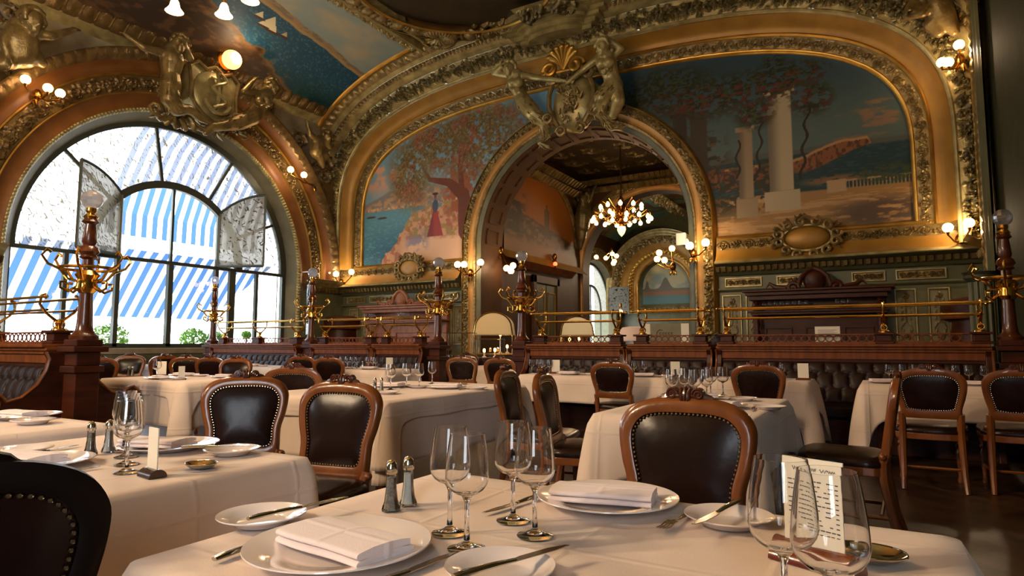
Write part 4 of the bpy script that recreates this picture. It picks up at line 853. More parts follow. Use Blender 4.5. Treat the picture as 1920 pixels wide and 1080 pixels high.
for (px, py, r, lb) in ((205, 634, 0.34, 'round green shrub outside the window just right of the nearest brass coat post'), (363, 636, 0.28, 'round green shrub outside the middle panes of the arched window'), (404, 636, 0.2, 'small green shrub outside the window beside the thin brass coat post'), (462, 628, 0.1, 'small green sprig outside the right end of the arched window'), (112, 628, 0.16, 'green shrub outside the window left of the nearest coat post')):
    shrub(P(px, py, 'x', -13.6), r, lb)
# =====================================================================================
# SCULPTURE
# =====================================================================================
def head(mb, p, s_=1.0, face=(0, -1, 0)):                     # skull, jaw, nose, brow, ears
    p = Vector(p); f = Vector(face).normalized(); side = f.cross(Vector((0, 0, 1))).normalized()
    mb.sphere(p, 0.105 * s_, 12, 8, (1, 1.05, 1.2)); caps(mb, p + f * 0.035 * s_ - Vector((0, 0, 0.06)) * s_, 0.07 * s_, p + f * 0.055 * s_ - Vector((0, 0, 0.11)) * s_, 0.045 * s_)
    caps(mb, p + f * 0.10 * s_ + Vector((0, 0, 0.02)) * s_, 0.014 * s_, p + f * 0.125 * s_ - Vector((0, 0, 0.03)) * s_, 0.02 * s_)
    for k in (-1, 1):
        caps(mb, p + f * 0.095 * s_ + side * 0.015 * k * s_ + Vector((0, 0, 0.035)) * s_, 0.016 * s_, p + f * 0.08 * s_ + side * 0.06 * k * s_ + Vector((0, 0, 0.035)) * s_, 0.016 * s_)
        mb.sphere(p + side * 0.1 * k * s_, 0.028 * s_, 8, 6)
    caps(mb, p + f * 0.095 * s_ + side * 0.025 * s_ - Vector((0, 0, 0.065)) * s_, 0.014 * s_, p + f * 0.095 * s_ - side * 0.025 * s_ - Vector((0, 0, 0.065)) * s_, 0.014 * s_)
def curls(mb, p, s_, seed, long=0.0, face=(0, -1, 0)):
    rnd = random.Random(seed); p = Vector(p); f = Vector(face).normalized()
    for i in range(46):
        d = Vector((rnd.gauss(0, 1), rnd.gauss(0, 1), rnd.gauss(0.4, 0.8))).normalized()
        if d.dot(f) > 0.55 and d.z < 0.6: continue
        mb.sphere(p + d * 0.115 * s_ + Vector((0, 0, 0.02 * s_)), rnd.uniform(0.026, 0.042) * s_, 8, 5)
    if long:
        for i in range(9):
            q = p - f * 0.08 * s_; pts = [q + Vector((rnd.gauss(0, 0.05), rnd.gauss(0, 0.02), -long * t / 5 + rnd.gauss(0, 0.01))) * s_ for t in range(6)]; limb(mb, pts, [0.035 * s_] * 6)
def hand(mb, p, d, s_=1.0, up=(0, 0, 1)):                       # palm, four fingers and a thumb, gently curled
    p = Vector(p); d = Vector(d).normalized(); u = Vector(up); sd = d.cross(u); sd = sd.normalized() if sd.length > 0.01 else Vector((1, 0, 0)); n = sd.cross(d)
    caps(mb, p, 0.03 * s_, p + d * 0.07 * s_, 0.036 * s_)
    for k, L in ((-1.5, 0.06), (-0.5, 0.075), (0.5, 0.07), (1.5, 0.055)):
        a = p + d * 0.09 * s_ + sd * 0.019 * k * s_; limb(mb, [a, a + d * L * 0.55 * s_ - n * 0.01 * s_, a + d * L * s_ - n * 0.03 * s_], [0.0115 * s_, 0.0105 * s_, 0.009 * s_])
    a = p + d * 0.03 * s_ + sd * 0.034 * s_; limb(mb, [a, a + (d * 0.6 + sd) .normalized() * 0.04 * s_, a + (d + sd * 0.5).normalized() * 0.07 * s_], [0.014 * s_, 0.012 * s_, 0.01 * s_])
def Pp(pts, axis, val): return [P(q[0], q[1], axis, val + (q[2] if len(q) > 2 else 0)) for q in pts]
def statue(name, label, m, hd, spine, rs, arms, tails=(), s_=1.0, face=(0, -1, 0), hair=0.0, seed=1, wings=None, breasts=None, vox=0.02):
    t = thing(name, label, 'sculpture', (0, 0, 0)); rs = [r * 1.13 for r in rs]; mb = MB(); limb(mb, spine, rs); caps(mb, hd, 0.05 * s_, spine[0], 0.055 * s_); head(mb, hd, s_, face)
    if breasts:
        for b in breasts: mb.sphere(b, 0.085 * s_, 10, 7)
    for a in arms:
        limb(mb, a, [0.068 * s_, 0.052 * s_, 0.038 * s_][:len(a)]); d = a[-1] - a[-2]; hand(mb, a[-1], d, s_)
    for (pts, r) in tails: limb(mb, pts, [q * 1.1 for q in r])
    fuse(mb, 'body', m, t, vox, 2); hm_ = MB(); curls(hm_, hd, s_, seed, hair, face); fuse(hm_, 'hair', m, t, vox * 0.9, 1)
    return t
def scales(name, pts, rs, m, parent, seed=0):                   # leafy scales and fins over a tail
    mb = MB(); rnd = random.Random(seed)
    for i in range(len(pts) - 1):
        for k in range(16):
            t = rnd.random(); c = pts[i].lerp(pts[i + 1], t); r = rs[i] + (rs[i + 1] - rs[i]) * t; d = Vector((rnd.gauss(0, 1), rnd.gauss(-0.4, 0.6), rnd.gauss(0, 1))); ax = (pts[i + 1] - pts[i]).normalized(); d = (d - ax * d.dot(ax)).normalized()
            caps(mb, c + d * r * 0.9, 0.03, c + d * (r + 0.03) + ax * 0.09, 0.008, 6)
    return mb.build(name, m, parent)
YS = 11.55
# left mermaid
hd = P(955, 128, 'y', YS - 0.25); sp = Pp([(968, 144, -0.1), (968, 158, -0.05), (976, 178, 0.05), (984, 195, 0.05)], 'y', YS); tail = Pp([(984, 195, 0.0), (1000, 213, -0.05), (1020, 230, 0.05), (1026, 252, 0.15), (1012, 268, 0.25), (1028, 276, 0.3)], 'y', YS)
t = statue('plaster_mermaid', 'gilded plaster mermaid on the left of the keystone cartouche, one arm behind her head', 'stucco_pale', hd, sp, [0.16, 0.17, 0.13, 0.17],
       [Pp([(955, 142, -0.1), (926, 138, -0.1), (948, 118, -0.25)], 'y', YS), Pp([(984, 142, -0.1), (1016, 147, -0.15), (1052, 151, -0.15)], 'y', YS)],
       [(tail, [0.17, 0.16, 0.12, 0.08, 0.05, 0.03])], 1.25, (0.2, -1, -0.1), 0.25, 3, breasts=[P(960, 156, 'y', YS - 0.22), P(972, 155, 'y', YS - 0.22)])
scales('tail_scales', tail, [0.17, 0.16, 0.12, 0.08, 0.05, 0.03], 'stucco', t, 5)
hd = P(1131, 88, 'y', YS - 0.3); sp = Pp([(1136, 106, -0.15), (1138, 121, -0.1), (1146, 144, 0.0), (1150, 162, 0.05)], 'y', YS); tail = Pp([(1148, 162, 0.0), (1128, 185, -0.1), (1121, 208, 0.0), (1132, 222, 0.1), (1147, 240, 0.2), (1165, 238, 0.25)], 'y', YS); tail2 = Pp([(1152, 165, 0.05), (1158, 190, 0.05), (1150, 215, 0.1)], 'y', YS)
t = statue('plaster_mermaid', 'gilded plaster mermaid on the right of the keystone cartouche, hand raised to her head', 'stucco_pale', hd, sp, [0.17, 0.18, 0.14, 0.18],
       [Pp([(1150, 103, -0.1), (1165, 92, -0.1), (1136, 70, -0.3)], 'y', YS), Pp([(1121, 110, -0.15), (1095, 130, -0.2), (1072, 149, -0.15)], 'y', YS)],
       [(tail, [0.17, 0.16, 0.12, 0.09, 0.06, 0.04]), (tail2, [0.16, 0.14, 0.09])], 1.3, (-0.3, -1, -0.1), 0.35, 4, breasts=[P(1127, 120, 'y', YS - 0.3), P(1142, 117, 'y', YS - 0.3)])
scales('tail_scales', tail, [0.17, 0.16, 0.12, 0.09, 0.06, 0.04], 'stucco', t, 6)
# keystone cartouche
t = thing('keystone_cartouche', 'gilded cartouche with shell crest above the archway between the two mermaids', 'ornament', (0, 0, 0))
cc = P(1078, 195, 'y', YS + 0.15); mb = MB()
mb.sphere(cc, 0.62, 24, 12, (0.78, 0.42, 1.0)); mb.box(cc.x - 0.35, cc.x + 0.35, YS + 0.1, YB - 0.1, cc.z - 0.2, cc.z + 0.5); mb.build('shield', 'stucco_pale', t)
mb = MB()
for k in (-1, 1):
    for (dx, dz, r, tr) in ((0.42, 0.52, 0.14, 0.05), (0.52, -0.30, 0.12, 0.04), (0.22, -0.62, 0.12, 0.04)):
        c = cc + Vector((k * dx, -0.22, dz)); mb.tube([c + Vector((k * r * (1 - 0.8 * i / 24) * math.cos(i * 0.42), -0.002 * i, r * (1 - 0.8 * i / 24) * math.sin(i * 0.42))) for i in range(25)], tr, 7)
    mb.tube([cc + Vector((k * x, -0.2, z)) for x, z in ((0.42, 0.42), (0.50, 0.2), (0.50, -0.05), (0.40, -0.3), (0.25, -0.55))], 0.05, 7)
mb.build('scroll_border', 'stucco', t)
mb = MB(); rnd = random.Random(3)
for i in range(60): 
    c = cc + Vector((rnd.gauss(-0.02, 0.11), -0.27, rnd.gauss(0.0, 0.22))); caps(mb, c, 0.035, c + Vector((rnd.uniform(-0.08, 0.08), -0.02, rnd.uniform(-0.1, 0.1))), 0.015, 6)
mb.build('relief_face', 'stucco', t)
sc0 = P(1057, 120, 'y', YS - 0.1); mb = MB()
for i in range(7):
    a = R(-62 + i * 20.7); d = Vector((math.sin(a), -0.25, math.cos(a))); mb.tube([sc0 + Vector((0, 0, -0.12)), sc0 + d * 0.18, sc0 + d * 0.33], [0.02, 0.045, 0.055], 7); mb.sphere(sc0 + d * 0.34, 0.062, 8, 6)
for k in (-1, 1):
    c = sc0 + Vector((k * 0.3, -0.02, -0.1)); mb.tube([c + Vector((k * 0.17 * (1 - i / 26) * math.cos(i * 0.4), -0.004 * i, 0.17 * (1 - i / 26) * math.sin(i * 0.4))) for i in range(22)], 0.05, 7)
mb.build('shell', 'gold', t)
# window apex: shield with an anchor and two figures
XS = XW + 0.75
t = thing('anchor_shield', 'large gilded plaster shield with an anchor relief over the arched window', 'ornament'); cc = P(400, 178, 'x', XS - 0.15); mb = MB()
out = [(0.0, 0.62), (0.22, 0.50), (0.45, 0.60), (0.66, 0.45), (0.60, 0.1), (0.62, -0.25), (0.30, -0.52), (0, -0.62)]; poly = out + [(-a, b) for a, b in out[::-1][1:-1]]
poly = [(cc.y + a * 0.85, cc.z + b * 0.95) for a, b in poly]
mb.prism(poly, XW + 0.2, cc.x, 'x'); mb.sphere((cc.x - 0.02, cc.y, cc.z), 0.5, 20, 10, (0.28, 0.95, 1)); mb.build('shield', 'stucco_pale', t, bevel=0.03)
mb = MB(); n = len(poly)
mb.tube([Vector((cc.x + 0.03, *poly[i % n])) for i in range(n + 1)], 0.045, 7); mb.build('scroll_border', 'stucco', t)
mb = MB(); ax = cc.x + 0.17
mb.tube([(ax, cc.y - 0.02 + 0.0, cc.z + 0.42), (ax + 0.02, cc.y, cc.z - 0.1), (ax - 0.05, cc.y + 0.02, cc.z - 0.42)], 0.045, 7); mb.tube([(ax, cc.y - 0.16, cc.z + 0.28), (ax, cc.y + 0.16, cc.z + 0.3)], 0.028, 6)
mb.tube([(ax, cc.y + 0.30 * math.sin(a), cc.z - 0.14 - 0.28 * math.cos(a)) for a in np.linspace(-1.3, 1.3, 12)], 0.048, 7)
mb.tube([(ax + 0.04, cc.y + 0.14 * math.sin(i * 0.5) , cc.z + 0.4 - 0.036 * i) for i in range(22)], 0.04, 6); mb.build('anchor', 'stucco_pale', t)
tr = statue('plaster_triton', 'gilded plaster figure with outstretched arm left of the anchor shield', 'stucco', P(338, 82, 'x', XS + 0.2), Pp([(325, 98, 0.05), (322, 112, 0.05), (320, 138, 0), (320, 158, 0)], 'x', XS), [0.17, 0.2, 0.15, 0.18],
   [Pp([(303, 98, 0.05), (270, 90, 0.05), (248, 74, 0)], 'x', XS), Pp([(347, 94, 0.1), (357, 110, 0.15), (346, 84, 0.25)], 'x', XS)],
   [(Pp([(320, 160), (318, 185), (330, 205), (355, 205), (375, 222), (398, 232)], 'x', XS), [0.18, 0.16, 0.13, 0.09, 0.07, 0.04])], 1.35, (1, -0.5, -0.2), 0.1, 11)
scales('tail_scales', Pp([(320, 165), (318, 185), (330, 205)], 'x', XS), [0.18, 0.16, 0.13], 'stucco', tr, 7)
tr = statue('plaster_mermaid', 'gilded plaster mermaid with raised arms right of the anchor shield', 'stucco', P(510, 160, 'x', XS + 0.15), Pp([(500, 176, 0.05), (492, 186, 0.05), (482, 205, 0), (474, 218, 0)], 'x', XS), [0.16, 0.18, 0.15, 0.17],
   [Pp([(488, 176, 0.1), (457, 172, 0.15), (474, 153, 0.2)], 'x', XS), Pp([(512, 178, 0.05), (523, 168, 0.1), (512, 150, 0.15)], 'x', XS)],
   [(Pp([(474, 218), (450, 230), (420, 236), (398, 238), (385, 250)], 'x', XS), [0.17, 0.15, 0.1, 0.08, 0.05])], 1.25, (1, 0.4, -0.2), 0.3, 12, breasts=[P(487, 190, 'x', XS + 0.2), P(501, 192, 'x', XS + 0.2)])
scales('tail_scales', Pp([(474, 218), (450, 230), (420, 236)], 'x', XS), [0.17, 0.15, 0.1], 'stucco', tr, 8)
t = thing('ornament_festoon', 'tangled plaster festoon of ropes, shells and seaweed under the anchor shield', 'ornament'); mb = MB(); rnd = random.Random(6)
for i in range(13):
    a = 288 + i * 13; p0 = P(a, 205 + 30 * math.sin(i * 0.5) * 0.4 + i * 3.2, 'x', XS - 0.25); pts = [p0 + Vector((0.06 * math.cos(k * 1.1 + i), 0.11 * math.cos(k * 0.9) + 0.02 * k, 0.13 * math.sin(k * 0.9 + i))) for k in range(9)]; mb.tube(pts, [0.055 - 0.004 * k for k in range(9)], 7)
for i in range(40):
    c = P(rnd.uniform(290, 455), 0, 'x', XS - 0.3); px = rnd.uniform(290, 455); c = P(px, 206 + (px - 290) * 0.27 + rnd.uniform(-9, 16), 'x', XS - 0.3); d = Vector((0.02, rnd.uniform(-0.16, 0.16), rnd.uniform(-0.16, 0.1))); mb.tube([c, c + d * 0.5, c + d], [0.03, 0.06, 0.008], 6, flat=0.5)
mb.build('festoon', 'stucco', t)
# putti in the spandrels
statue('plaster_putto', 'small plaster putto with raised arm in the spandrel right of the arched window', 'stucco', P(613, 258, 'x', XW + 0.5), Pp([(603, 262), (596, 272), (594, 285)], 'x', XW + 0.4), [0.13, 0.17, 0.16],
   [Pp([(594, 262, 0.05), (582, 252, 0.1), (579, 240, 0.1)], 'x', XW + 0.4), Pp([(607, 266, 0.1), (618, 276, 0.15), (626, 270, 0.15)], 'x', XW + 0.4)],
   [(Pp([(592, 285), (600, 296), (606, 312)], 'x', XW + 0.4), [0.14, 0.1, 0.06]), (Pp([(597, 286), (610, 292), (603, 304)], 'x', XW + 0.4), [0.14, 0.1, 0.06])], 1.3, (1, -0.3, 0), 0, 14, vox=0.025)
statue('plaster_putto', 'large plaster putto with drapery in the upper left corner above the wall lamps', 'stucco', P(60, 38, 'x', XW + 0.8), Pp([(42, 58), (38, 78), (40, 100)], 'x', XW + 0.6), [0.2, 0.24, 0.22],
   [Pp([(58, 62, 0.1), (95, 68, 0.2), (130, 58, 0.1)], 'x', XW + 0.6), Pp([(28, 58, 0.1), (8, 80, 0.1), (14, 104, 0.1)], 'x', XW + 0.6)],
   [(Pp([(40, 100), (62, 106), (78, 118)], 'x', XW + 0.6), [0.2, 0.14, 0.08]), (Pp([(36, 100), (18, 112), (4, 122)], 'x', XW + 0.6), [0.2, 0.15, 0.09])], 1.5, (1, 0.2, -0.3), 0, 15, vox=0.03)
statue('plaster_putto', 'plaster putto curled in the upper right corner above the wall lamps', 'stucco', P(1716, 14, 'y', 11.5), Pp([(1738, 6), (1756, 12), (1765, 30)], 'y', 11.6), [0.15, 0.2, 0.17],
   [Pp([(1735, 0, -0.1), (1720, -8, -0.1), (1706, 10, -0.2)], 'y', 11.6), Pp([(1742, 10, -0.1), (1730, 26, -0.2), (1716, 30, -0.2)], 'y', 11.6)],
   [(Pp([(1762, 30), (1748, 46), (1760, 62)], 'y', 11.6), [0.17, 0.12, 0.07]), (Pp([(1768, 30), (1780, 45), (1790, 60)], 'y', 11.6), [0.17, 0.12, 0.07])], 1.3, (-0.4, -1, -0.2), 0, 16, vox=0.025)
statue('plaster_figure', 'dark bronzed winged figure in the corner of the passage behind the hanging lights', 'stucco_leaf', P(1094, 372, 'y', 17.4), Pp([(1094, 388), (1093, 405), (1092, 425)], 'y', 17.5), [0.2, 0.24, 0.2],
   [Pp([(1084, 386), (1076, 378), (1074, 362)], 'y', 17.5), Pp([(1098, 386), (1106, 376), (1112, 360)], 'y', 17.5)],
   [(Pp([(1090, 425), (1090, 445), (1088, 465)], 'y', 17.5), [0.2, 0.14, 0.06])], 1.5, (0, -1, 0), 0, 17, vox=0.03)
# cartouches under the paintings
def cartouche(px, py, w_, h, label, pm):
    c = P(px, py, 'y', YB - 0.2); t = thing('wall_cartouche', label, 'ornament', c); MB().sphere((0, 0, 0), 1, 24, 12, (w_ * 0.36, 0.07, h * 0.3)).build('oval_plaque', pm, t)
    mb = MB(); mb.tube([(w_ * 0.4 * math.cos(a), -0.02, h * 0.34 * math.sin(a)) for a in np.linspace(0, 2 * PI, 33)], 0.03, 7); rnd = random.Random(px)
    for i in range(12):
        a = 2 * PI * i / 12 + 0.2; c0 = Vector((w_ * 0.47 * math.cos(a), 0.0, h * 0.45 * math.sin(a))); r = 0.09; sg = 1 if i % 2 else -1
        mb.tube([c0 + Vector((r * (1 - k / 20) * math.cos(a + sg * k * 0.5), -0.03 - 0.002 * k, r * (1 - k / 20) * math.sin(a + sg * k * 0.5))) for k in range(16)], 0.03, 6)
    for i in range(26):
        a = rnd.uniform(0, 2 * PI); c0 = Vector((w_ * 0.5 * math.cos(a), -0.01, h * 0.5 * math.sin(a))); d = Vector((math.cos(a), 0, math.sin(a))) * 0.12; mb.tube([c0, c0 + d * 0.6, c0 + d], [0.02, 0.045, 0.006], 6, flat=0.5)
    MB.tube; mb.tube([(0.12 * math.sin(k * 0.5), -0.05, h * 0.5 + 0.04 * math.cos(k)) for k in range(12)], 0.035, 6)
    mb.build('scroll_surround', 'stucco', t)
cartouche(768, 502, 0.80, 0.62, 'oval plaster cartouche with scrolled surround under the tree mural', 'ochre_pale')
cartouche(1513, 446, 1.0, 0.66, 'oval plaster cartouche with scrolled surround under the white column mural', 'ochre')
# =====================================================================================
# LAMPS
# =====================================================================================
def glow(loc, watts, col=(1.0, 0.75, 0.48), rad=0.06, parent=None):
    l = bpy.data.lights.new('lamp_light', 'POINT'); l.energy = watts; l.color = col; l.shadow_soft_size = rad
    o = bpy.data.objects.new('lamp_light', l); link(o, parent); o.location = loc; return o
def sconce(anchor, bulbs, label, watts=30, r=0.075, group=None, bm='bulb'):
    t = thing('wall_lamp', label, 'wall lamp', anchor, 0, group); a0 = Vector(anchor)
    mb = MB(); mb.sphere((0, 0, 0), 0.07, 10, 7, (1, 1, 1.5))
    for b in bulbs:
        q = Vector(b) - a0; mb.tube([(0, 0, -0.02), q * 0.45 + Vector((0, 0, -0.12)), q + Vector((0, 0, -r - 0.04)), q + Vector((0, 0, -r + 0.01))], [0.016, 0.014, 0.014, 0.03], 7)
    for i in range(5): mb.tube([(0, 0, -0.05), (0.05 * math.cos(i * 1.3), -0.03, -0.12), (0.08 * math.cos(i * 1.3), -0.03, -0.2)], [0.02, 0.03, 0.004], 6)
    mb.build('bracket', 'brass_old', t)
    for b in bulbs:
        q = Vector(b) - a0; MB().sphere(q, r, 12, 8).build('bulb', bm, t)
    c = sum((Vector(b) for b in bulbs), Vector()) / len(bulbs) - a0; glow(c, watts, parent=t)
YL = YB - 0.55
def bw(pts, axis, val): return [P(a, b, axis, val) for a, b in pts]
sconce(P(70, 178, 'x', XW + 0.2), bw([(48, 149), (90, 165), (113, 175)], 'x', XW + 0.5), 'wall lamp with three lit globes at the upper left beside the arched window', 34)
sconce(P(590, 345, 'x', XW + 0.15), bw([(545, 318), (570, 328)], 'x', XW + 0.6), 'wall lamp with two lit globes right of the arched window below the putto', 26)
sconce(P(640, 530, 'y', YB - 0.2), bw([(618, 512), (630, 514), (659, 510)], 'y', YL), 'wall lamp with lit globes in the corner between window wall and tree mural', 30)
sconce(P(882, 512, 'y', YB - 0.2), bw([(858, 496), (870, 496), (901, 492)], 'y', YL), 'wall lamp with three lit globes at the lower right of the tree mural', 34)
sconce(P(1300, 476, 'y', YB - 0.2), bw([(1293, 461), (1323, 455)], 'y', YL), 'wall lamp with two lit globes right of the archway opening', 26)
sconce(P(1800, 450, 'y', YB - 0.2), bw([(1777, 427), (1817, 418)], 'y', YL), 'wall lamp with two lit globes at the lower right of the white column mural', 26)
sconce(P(1800, 112, 'y', YB - 0.6), bw([(1798, 84), (1766, 117), (1778, 117)], 'y', YL - 0.3), 'wall lamp with lit globes high in the upper right corner', 24)
sconce(P(938, 470, 'x', PX0 + 0.1), bw([(950, 503), (958, 508), (962, 498)], 'x', PX0 + 0.5), 'cluster of lit globes low on the left side inside the archway', 22)
sconce(P(1262, 500, 'y', 14.0), bw([(1232, 486), (1246, 488), (1260, 466), (1236, 474)], 'y', 14.0), 'lamp with four lit globes inside the archway by its right jamb', 30, 0.07)
sconce(P(1040, 482, 'x', PX0 + 0.1), bw([(1041, 495)], 'x', PX0 + 0.3), 'small red lamp over the passage door', 4, 0.06, None, 'red_lamp')
for (px, py, z, lb) in ((1146, 482, 24.0, 'distant hanging light with small globes low in the far hall'), (1164, 584, 30.0, 'single distant lit globe low in the far hall')):
    pts = [(px, py)] if py > 500 else [(1118, 482), (1136, 484), (1148, 476), (1152, 490), (1156, 480), (1150, 494)]
    sconce(P(px, py - 12, 'y', z), bw(pts, 'y', z), lb, 60, 0.09)
# globe over the anchor shield
g = P(435, 112, 'x', XW + 0.75); t = thing('ceiling_globe_lamp', 'large round lit globe between the anchor shield and the ceiling painting', 'lamp', g)
MB().sphere((0, 0, 0), 0.2, 20, 12).build('globe', 'globe_glow', t); MB().lathe([(0.14, 0), (0.23, 0.03), (0.21, 0.06), (0.05, 0.1)], 16, m=Matrix.Translation((-0.22, 0, 0.0)) @ Matrix.Rotation(PI / 2, 4, 'Y')).build('mount', 'brass_old', t); glow((0.28, 0, 0), 22, parent=t)
def chandelier(c, label, R1, n, bell, watts, ztop, rings=((1.0, 0.0),), drop=True, br=0.06):
    t = thing('chandelier', label, 'chandelier', c); mb = MB()
    mb.tube([(0, 0, 0.1), (0, 0, ztop - c[2])], 0.02, 8); mb.lathe([(0.02, 0.55), (0.07, 0.48), (0.05, 0.38), (0.13, 0.22), (0.16, 0.1), (0.1, 0.0), (0.04, -0.1), (0.07, -0.16), (0.02, -0.24)], 16)
    bulbs = []
    for (k, dz) in rings:
        m_ = max(3, int(n * k))
        for i in range(m_):
            a = 2 * PI * i / m_ + dz * 3 + 0.3; d = Vector((math.cos(a), math.sin(a), 0)); r = R1 * k
            mb.tube([d * 0.05 + Vector((0, 0, 0.05 + dz)), d * r * 0.4 + Vector((0, 0, -0.12 + dz)), d * r * 0.8 + Vector((0, 0, 0.05 + dz)), d * r + Vector((0, 0, 0.12 + dz)), d * r * 1.04 + Vector((0, 0, 0.02 + dz))], [0.02, 0.016, 0.014, 0.014, 0.02], 7)
            bulbs.append(d * r * 1.04 + Vector((0, 0, dz)))
    mb.tube([(R1 * 0.55 * math.cos(a), R1 * 0.55 * math.sin(a), -0.02) for a in np.linspace(0, 2 * PI, 33)], 0.015, 6)
    rnd = random.Random(5)
    for i in range(26):
        a = rnd.uniform(0, 2 * PI); z = rnd.uniform(-0.15, 0.15); mb.tube([(0.1 * math.cos(a), 0.1 * math.sin(a), z), (0.2 * math.cos(a), 0.2 * math.sin(a), z + 0.04), (0.24 * math.cos(a), 0.24 * math.sin(a), z - 0.05)], [0.012, 0.035, 0.004], 6, flat=0.4)
    mb.build('frame', 'brass_old', t)
    for b in bulbs:
        if bell: MB().lathe([(0.025, 0.02), (0.04, -0.01), (0.05, -0.06), (0.075, -0.1), (0.09, -0.115)], 14, b).build('glass_shade', 'shade_glow', t, solid=0.004)
        else: MB().lathe([(0.001, 0.02), (br * 0.5, 0.0), (br, -0.05), (br * 0.8, -0.1), (0.001, -0.12)], 10, b).build('bulb', 'bulb', t)
    if drop: MB().lathe([(0.001, -0.22), (0.10, -0.24), (0.11, -0.32), (0.07, -0.42), (0.001, -0.5)] if not bell else [(0.16, -0.1), (0.19, -0.13), (0.14, -0.2), (0.001, -0.24)], 18).build('centre_bowl', 'shade_glow', t)
    for i in range(4): glow((R1 * 0.8 * math.cos(PI / 2 * i), R1 * 0.8 * math.sin(PI / 2 * i), -0.15 if bell else 0.0), watts / 4, rad=0.12, parent=t)
    return t
chandelier((-5.75, 3.45, 4.73), 'brass chandelier with bell-shaped lit shades cut off by the top edge at the left', 0.62, 8, True, 440, 8.2)
chandelier((-5.65, 15.3, 4.35), 'brass chandelier crowded with lit bulbs hanging inside the archway', 0.72, 14, False, 50, 6.3, ((1.0, 0.0), (0.72, 0.32), (0.45, -0.05)), br=0.055)
chandelier((-5.55, -3.2, 4.9), 'unseen brass chandelier added behind the camera to fill the table fronts', 0.9, 12, True, 1700, 8.35)  # out of view, added as fill light on the table fronts
chandelier((-5.55, 25.0, 5.2), 'unseen brass chandelier added to light the far hall', 0.9, 12, True, 700, 8.4)  # never in view, added to brighten the far hall
# =====================================================================================
# FURNITURE OF THE ROOM
# =====================================================================================
def coat_post(x, y, label, group=None):
    t = thing('coat_post', label, 'coat post', (x, y, 0), 0, group)
    MB().box(-0.13, 0.13, -0.13, 0.13, 0, 0.14).box(-0.1, 0.1, -0.1, 0.1, 0.14, 0.86).box(-0.125, 0.125, -0.125, 0.125, 0.86, 0.92).box(-0.1, 0.1, -0.1, 0.1, 0.92, 1.04).box(-0.145, 0.145, -0.145, 0.145, 1.04, 1.09).box(-0.11, 0.11, -0.11, 0.11, 1.09, 1.15).build('pedestal', 'walnut', t, smooth=False, bevel=0.008)
    MB().lathe([(0.11, 1.15), (0.115, 1.18), (0.09, 1.2), (0.07, 1.23), (0.062, 1.3), (0.05, 1.62), (0.046, 1.86), (0.075, 1.88), (0.06, 1.9), (0.085, 1.93), (0.07, 1.97), (0.045, 1.99), (0.06, 2.02), (0.052, 2.1), (0.042, 2.18), (0.07, 2.2), (0.05, 2.23)], 18).build('column', 'chair_wood_dark', t)
    MB().lathe([(0.05, 2.23), (0.062, 2.25), (0.03, 2.28), (0.045, 2.3), (0.04, 2.33)], 16).build('collar', 'brass', t)
    mb = MB(); mb.sphere((0, 0, 2.405), 0.088, 14, 9); mb.build('crystal_ball', 'crystal', t, smooth=False)
    mb = MB(); mb.tube([(0.22 * math.cos(a), 0.22 * math.sin(a), 1.78) for a in np.linspace(0, 2 * PI, 33)], 0.014, 8); mb.lathe([(0.06, 1.56), (0.09, 1.6), (0.075, 1.68), (0.1, 1.72), (0.07, 1.76)], 14); mb.build('brass_ring', 'brass', t)
    for i in range(6):
        a = PI / 3 * i + 0.35; d = Vector((math.cos(a), math.sin(a), 0)); z = Vector((0, 0, 1)); mb = MB()
        mb.tube([d * 0.06 + z * 1.66, d * 0.15 + z * 1.68, d * 0.21 + z * 1.76, d * 0.30 + z * 1.80, d * 0.345 + z * 1.87, d * 0.31 + z * 1.925, d * 0.28 + z * 1.90], [0.012, 0.012, 0.014, 0.012, 0.011, 0.012, 0.016], 7)
        mb.tube([d * 0.07 + z * 1.62, d * 0.14 + z * 1.57, d * 0.2 + z * 1.6, d * 0.2 + z * 1.65, d * 0.16 + z * 1.65], [0.014, 0.013, 0.012, 0.012, 0.016], 7); mb.build('hook', 'brass', t)
    return t
YC = 8.1
coat_post(-6.1 - 0.0, 2.95, 'tall wooden coat post with crystal ball and brass hooks, nearest to the camera at left')
coat_post(-11.76, YC, 'thin coat post with crystal ball standing before the right part of the arched window')
coat_post(-8.92, YC, 'coat post with crystal ball at the right end of the window-side banquette')
coat_post(-6.1 + 0.03, YC, 'coat post with crystal ball in front of the left sideboard')
coat_post(-4.55, YC, 'coat post with crystal ball at the left side of the archway')
coat_post(1.13, YC, 'coat post with crystal ball at the far right end of the long banquette')
def tuft(L, Hh):
    m = HM(L, Hh, 0.013); U, V = m.u[:, None], m.v[None, :]; n = max(2, round(L / 0.155)); p = L / n; out_ = np.zeros_like(m.h)
    for (v0, v1, off) in ((0, 0.36, 0.0), (0.36, 0.74, 0.5), (0.74, 1.0, 0.0)):
        k = (V / Hh >= v0) & (V / Hh <= v1 + 1e-6); s_ = np.abs(((U / p + off + 0.1 * np.sin((V / Hh - v0) / (v1 - v0) * PI)) % 1.0) * 2 - 1); e = np.clip((V / Hh - v0) / (v1 - v0), 0, 1)
        out_ = np.where(k, 0.026 * (1 - s_ ** 3) ** 0.5 * (0.45 + 0.55 * np.clip(np.sin(PI * e), 0, 1) ** 0.4), out_)
    m.h += out_; return m
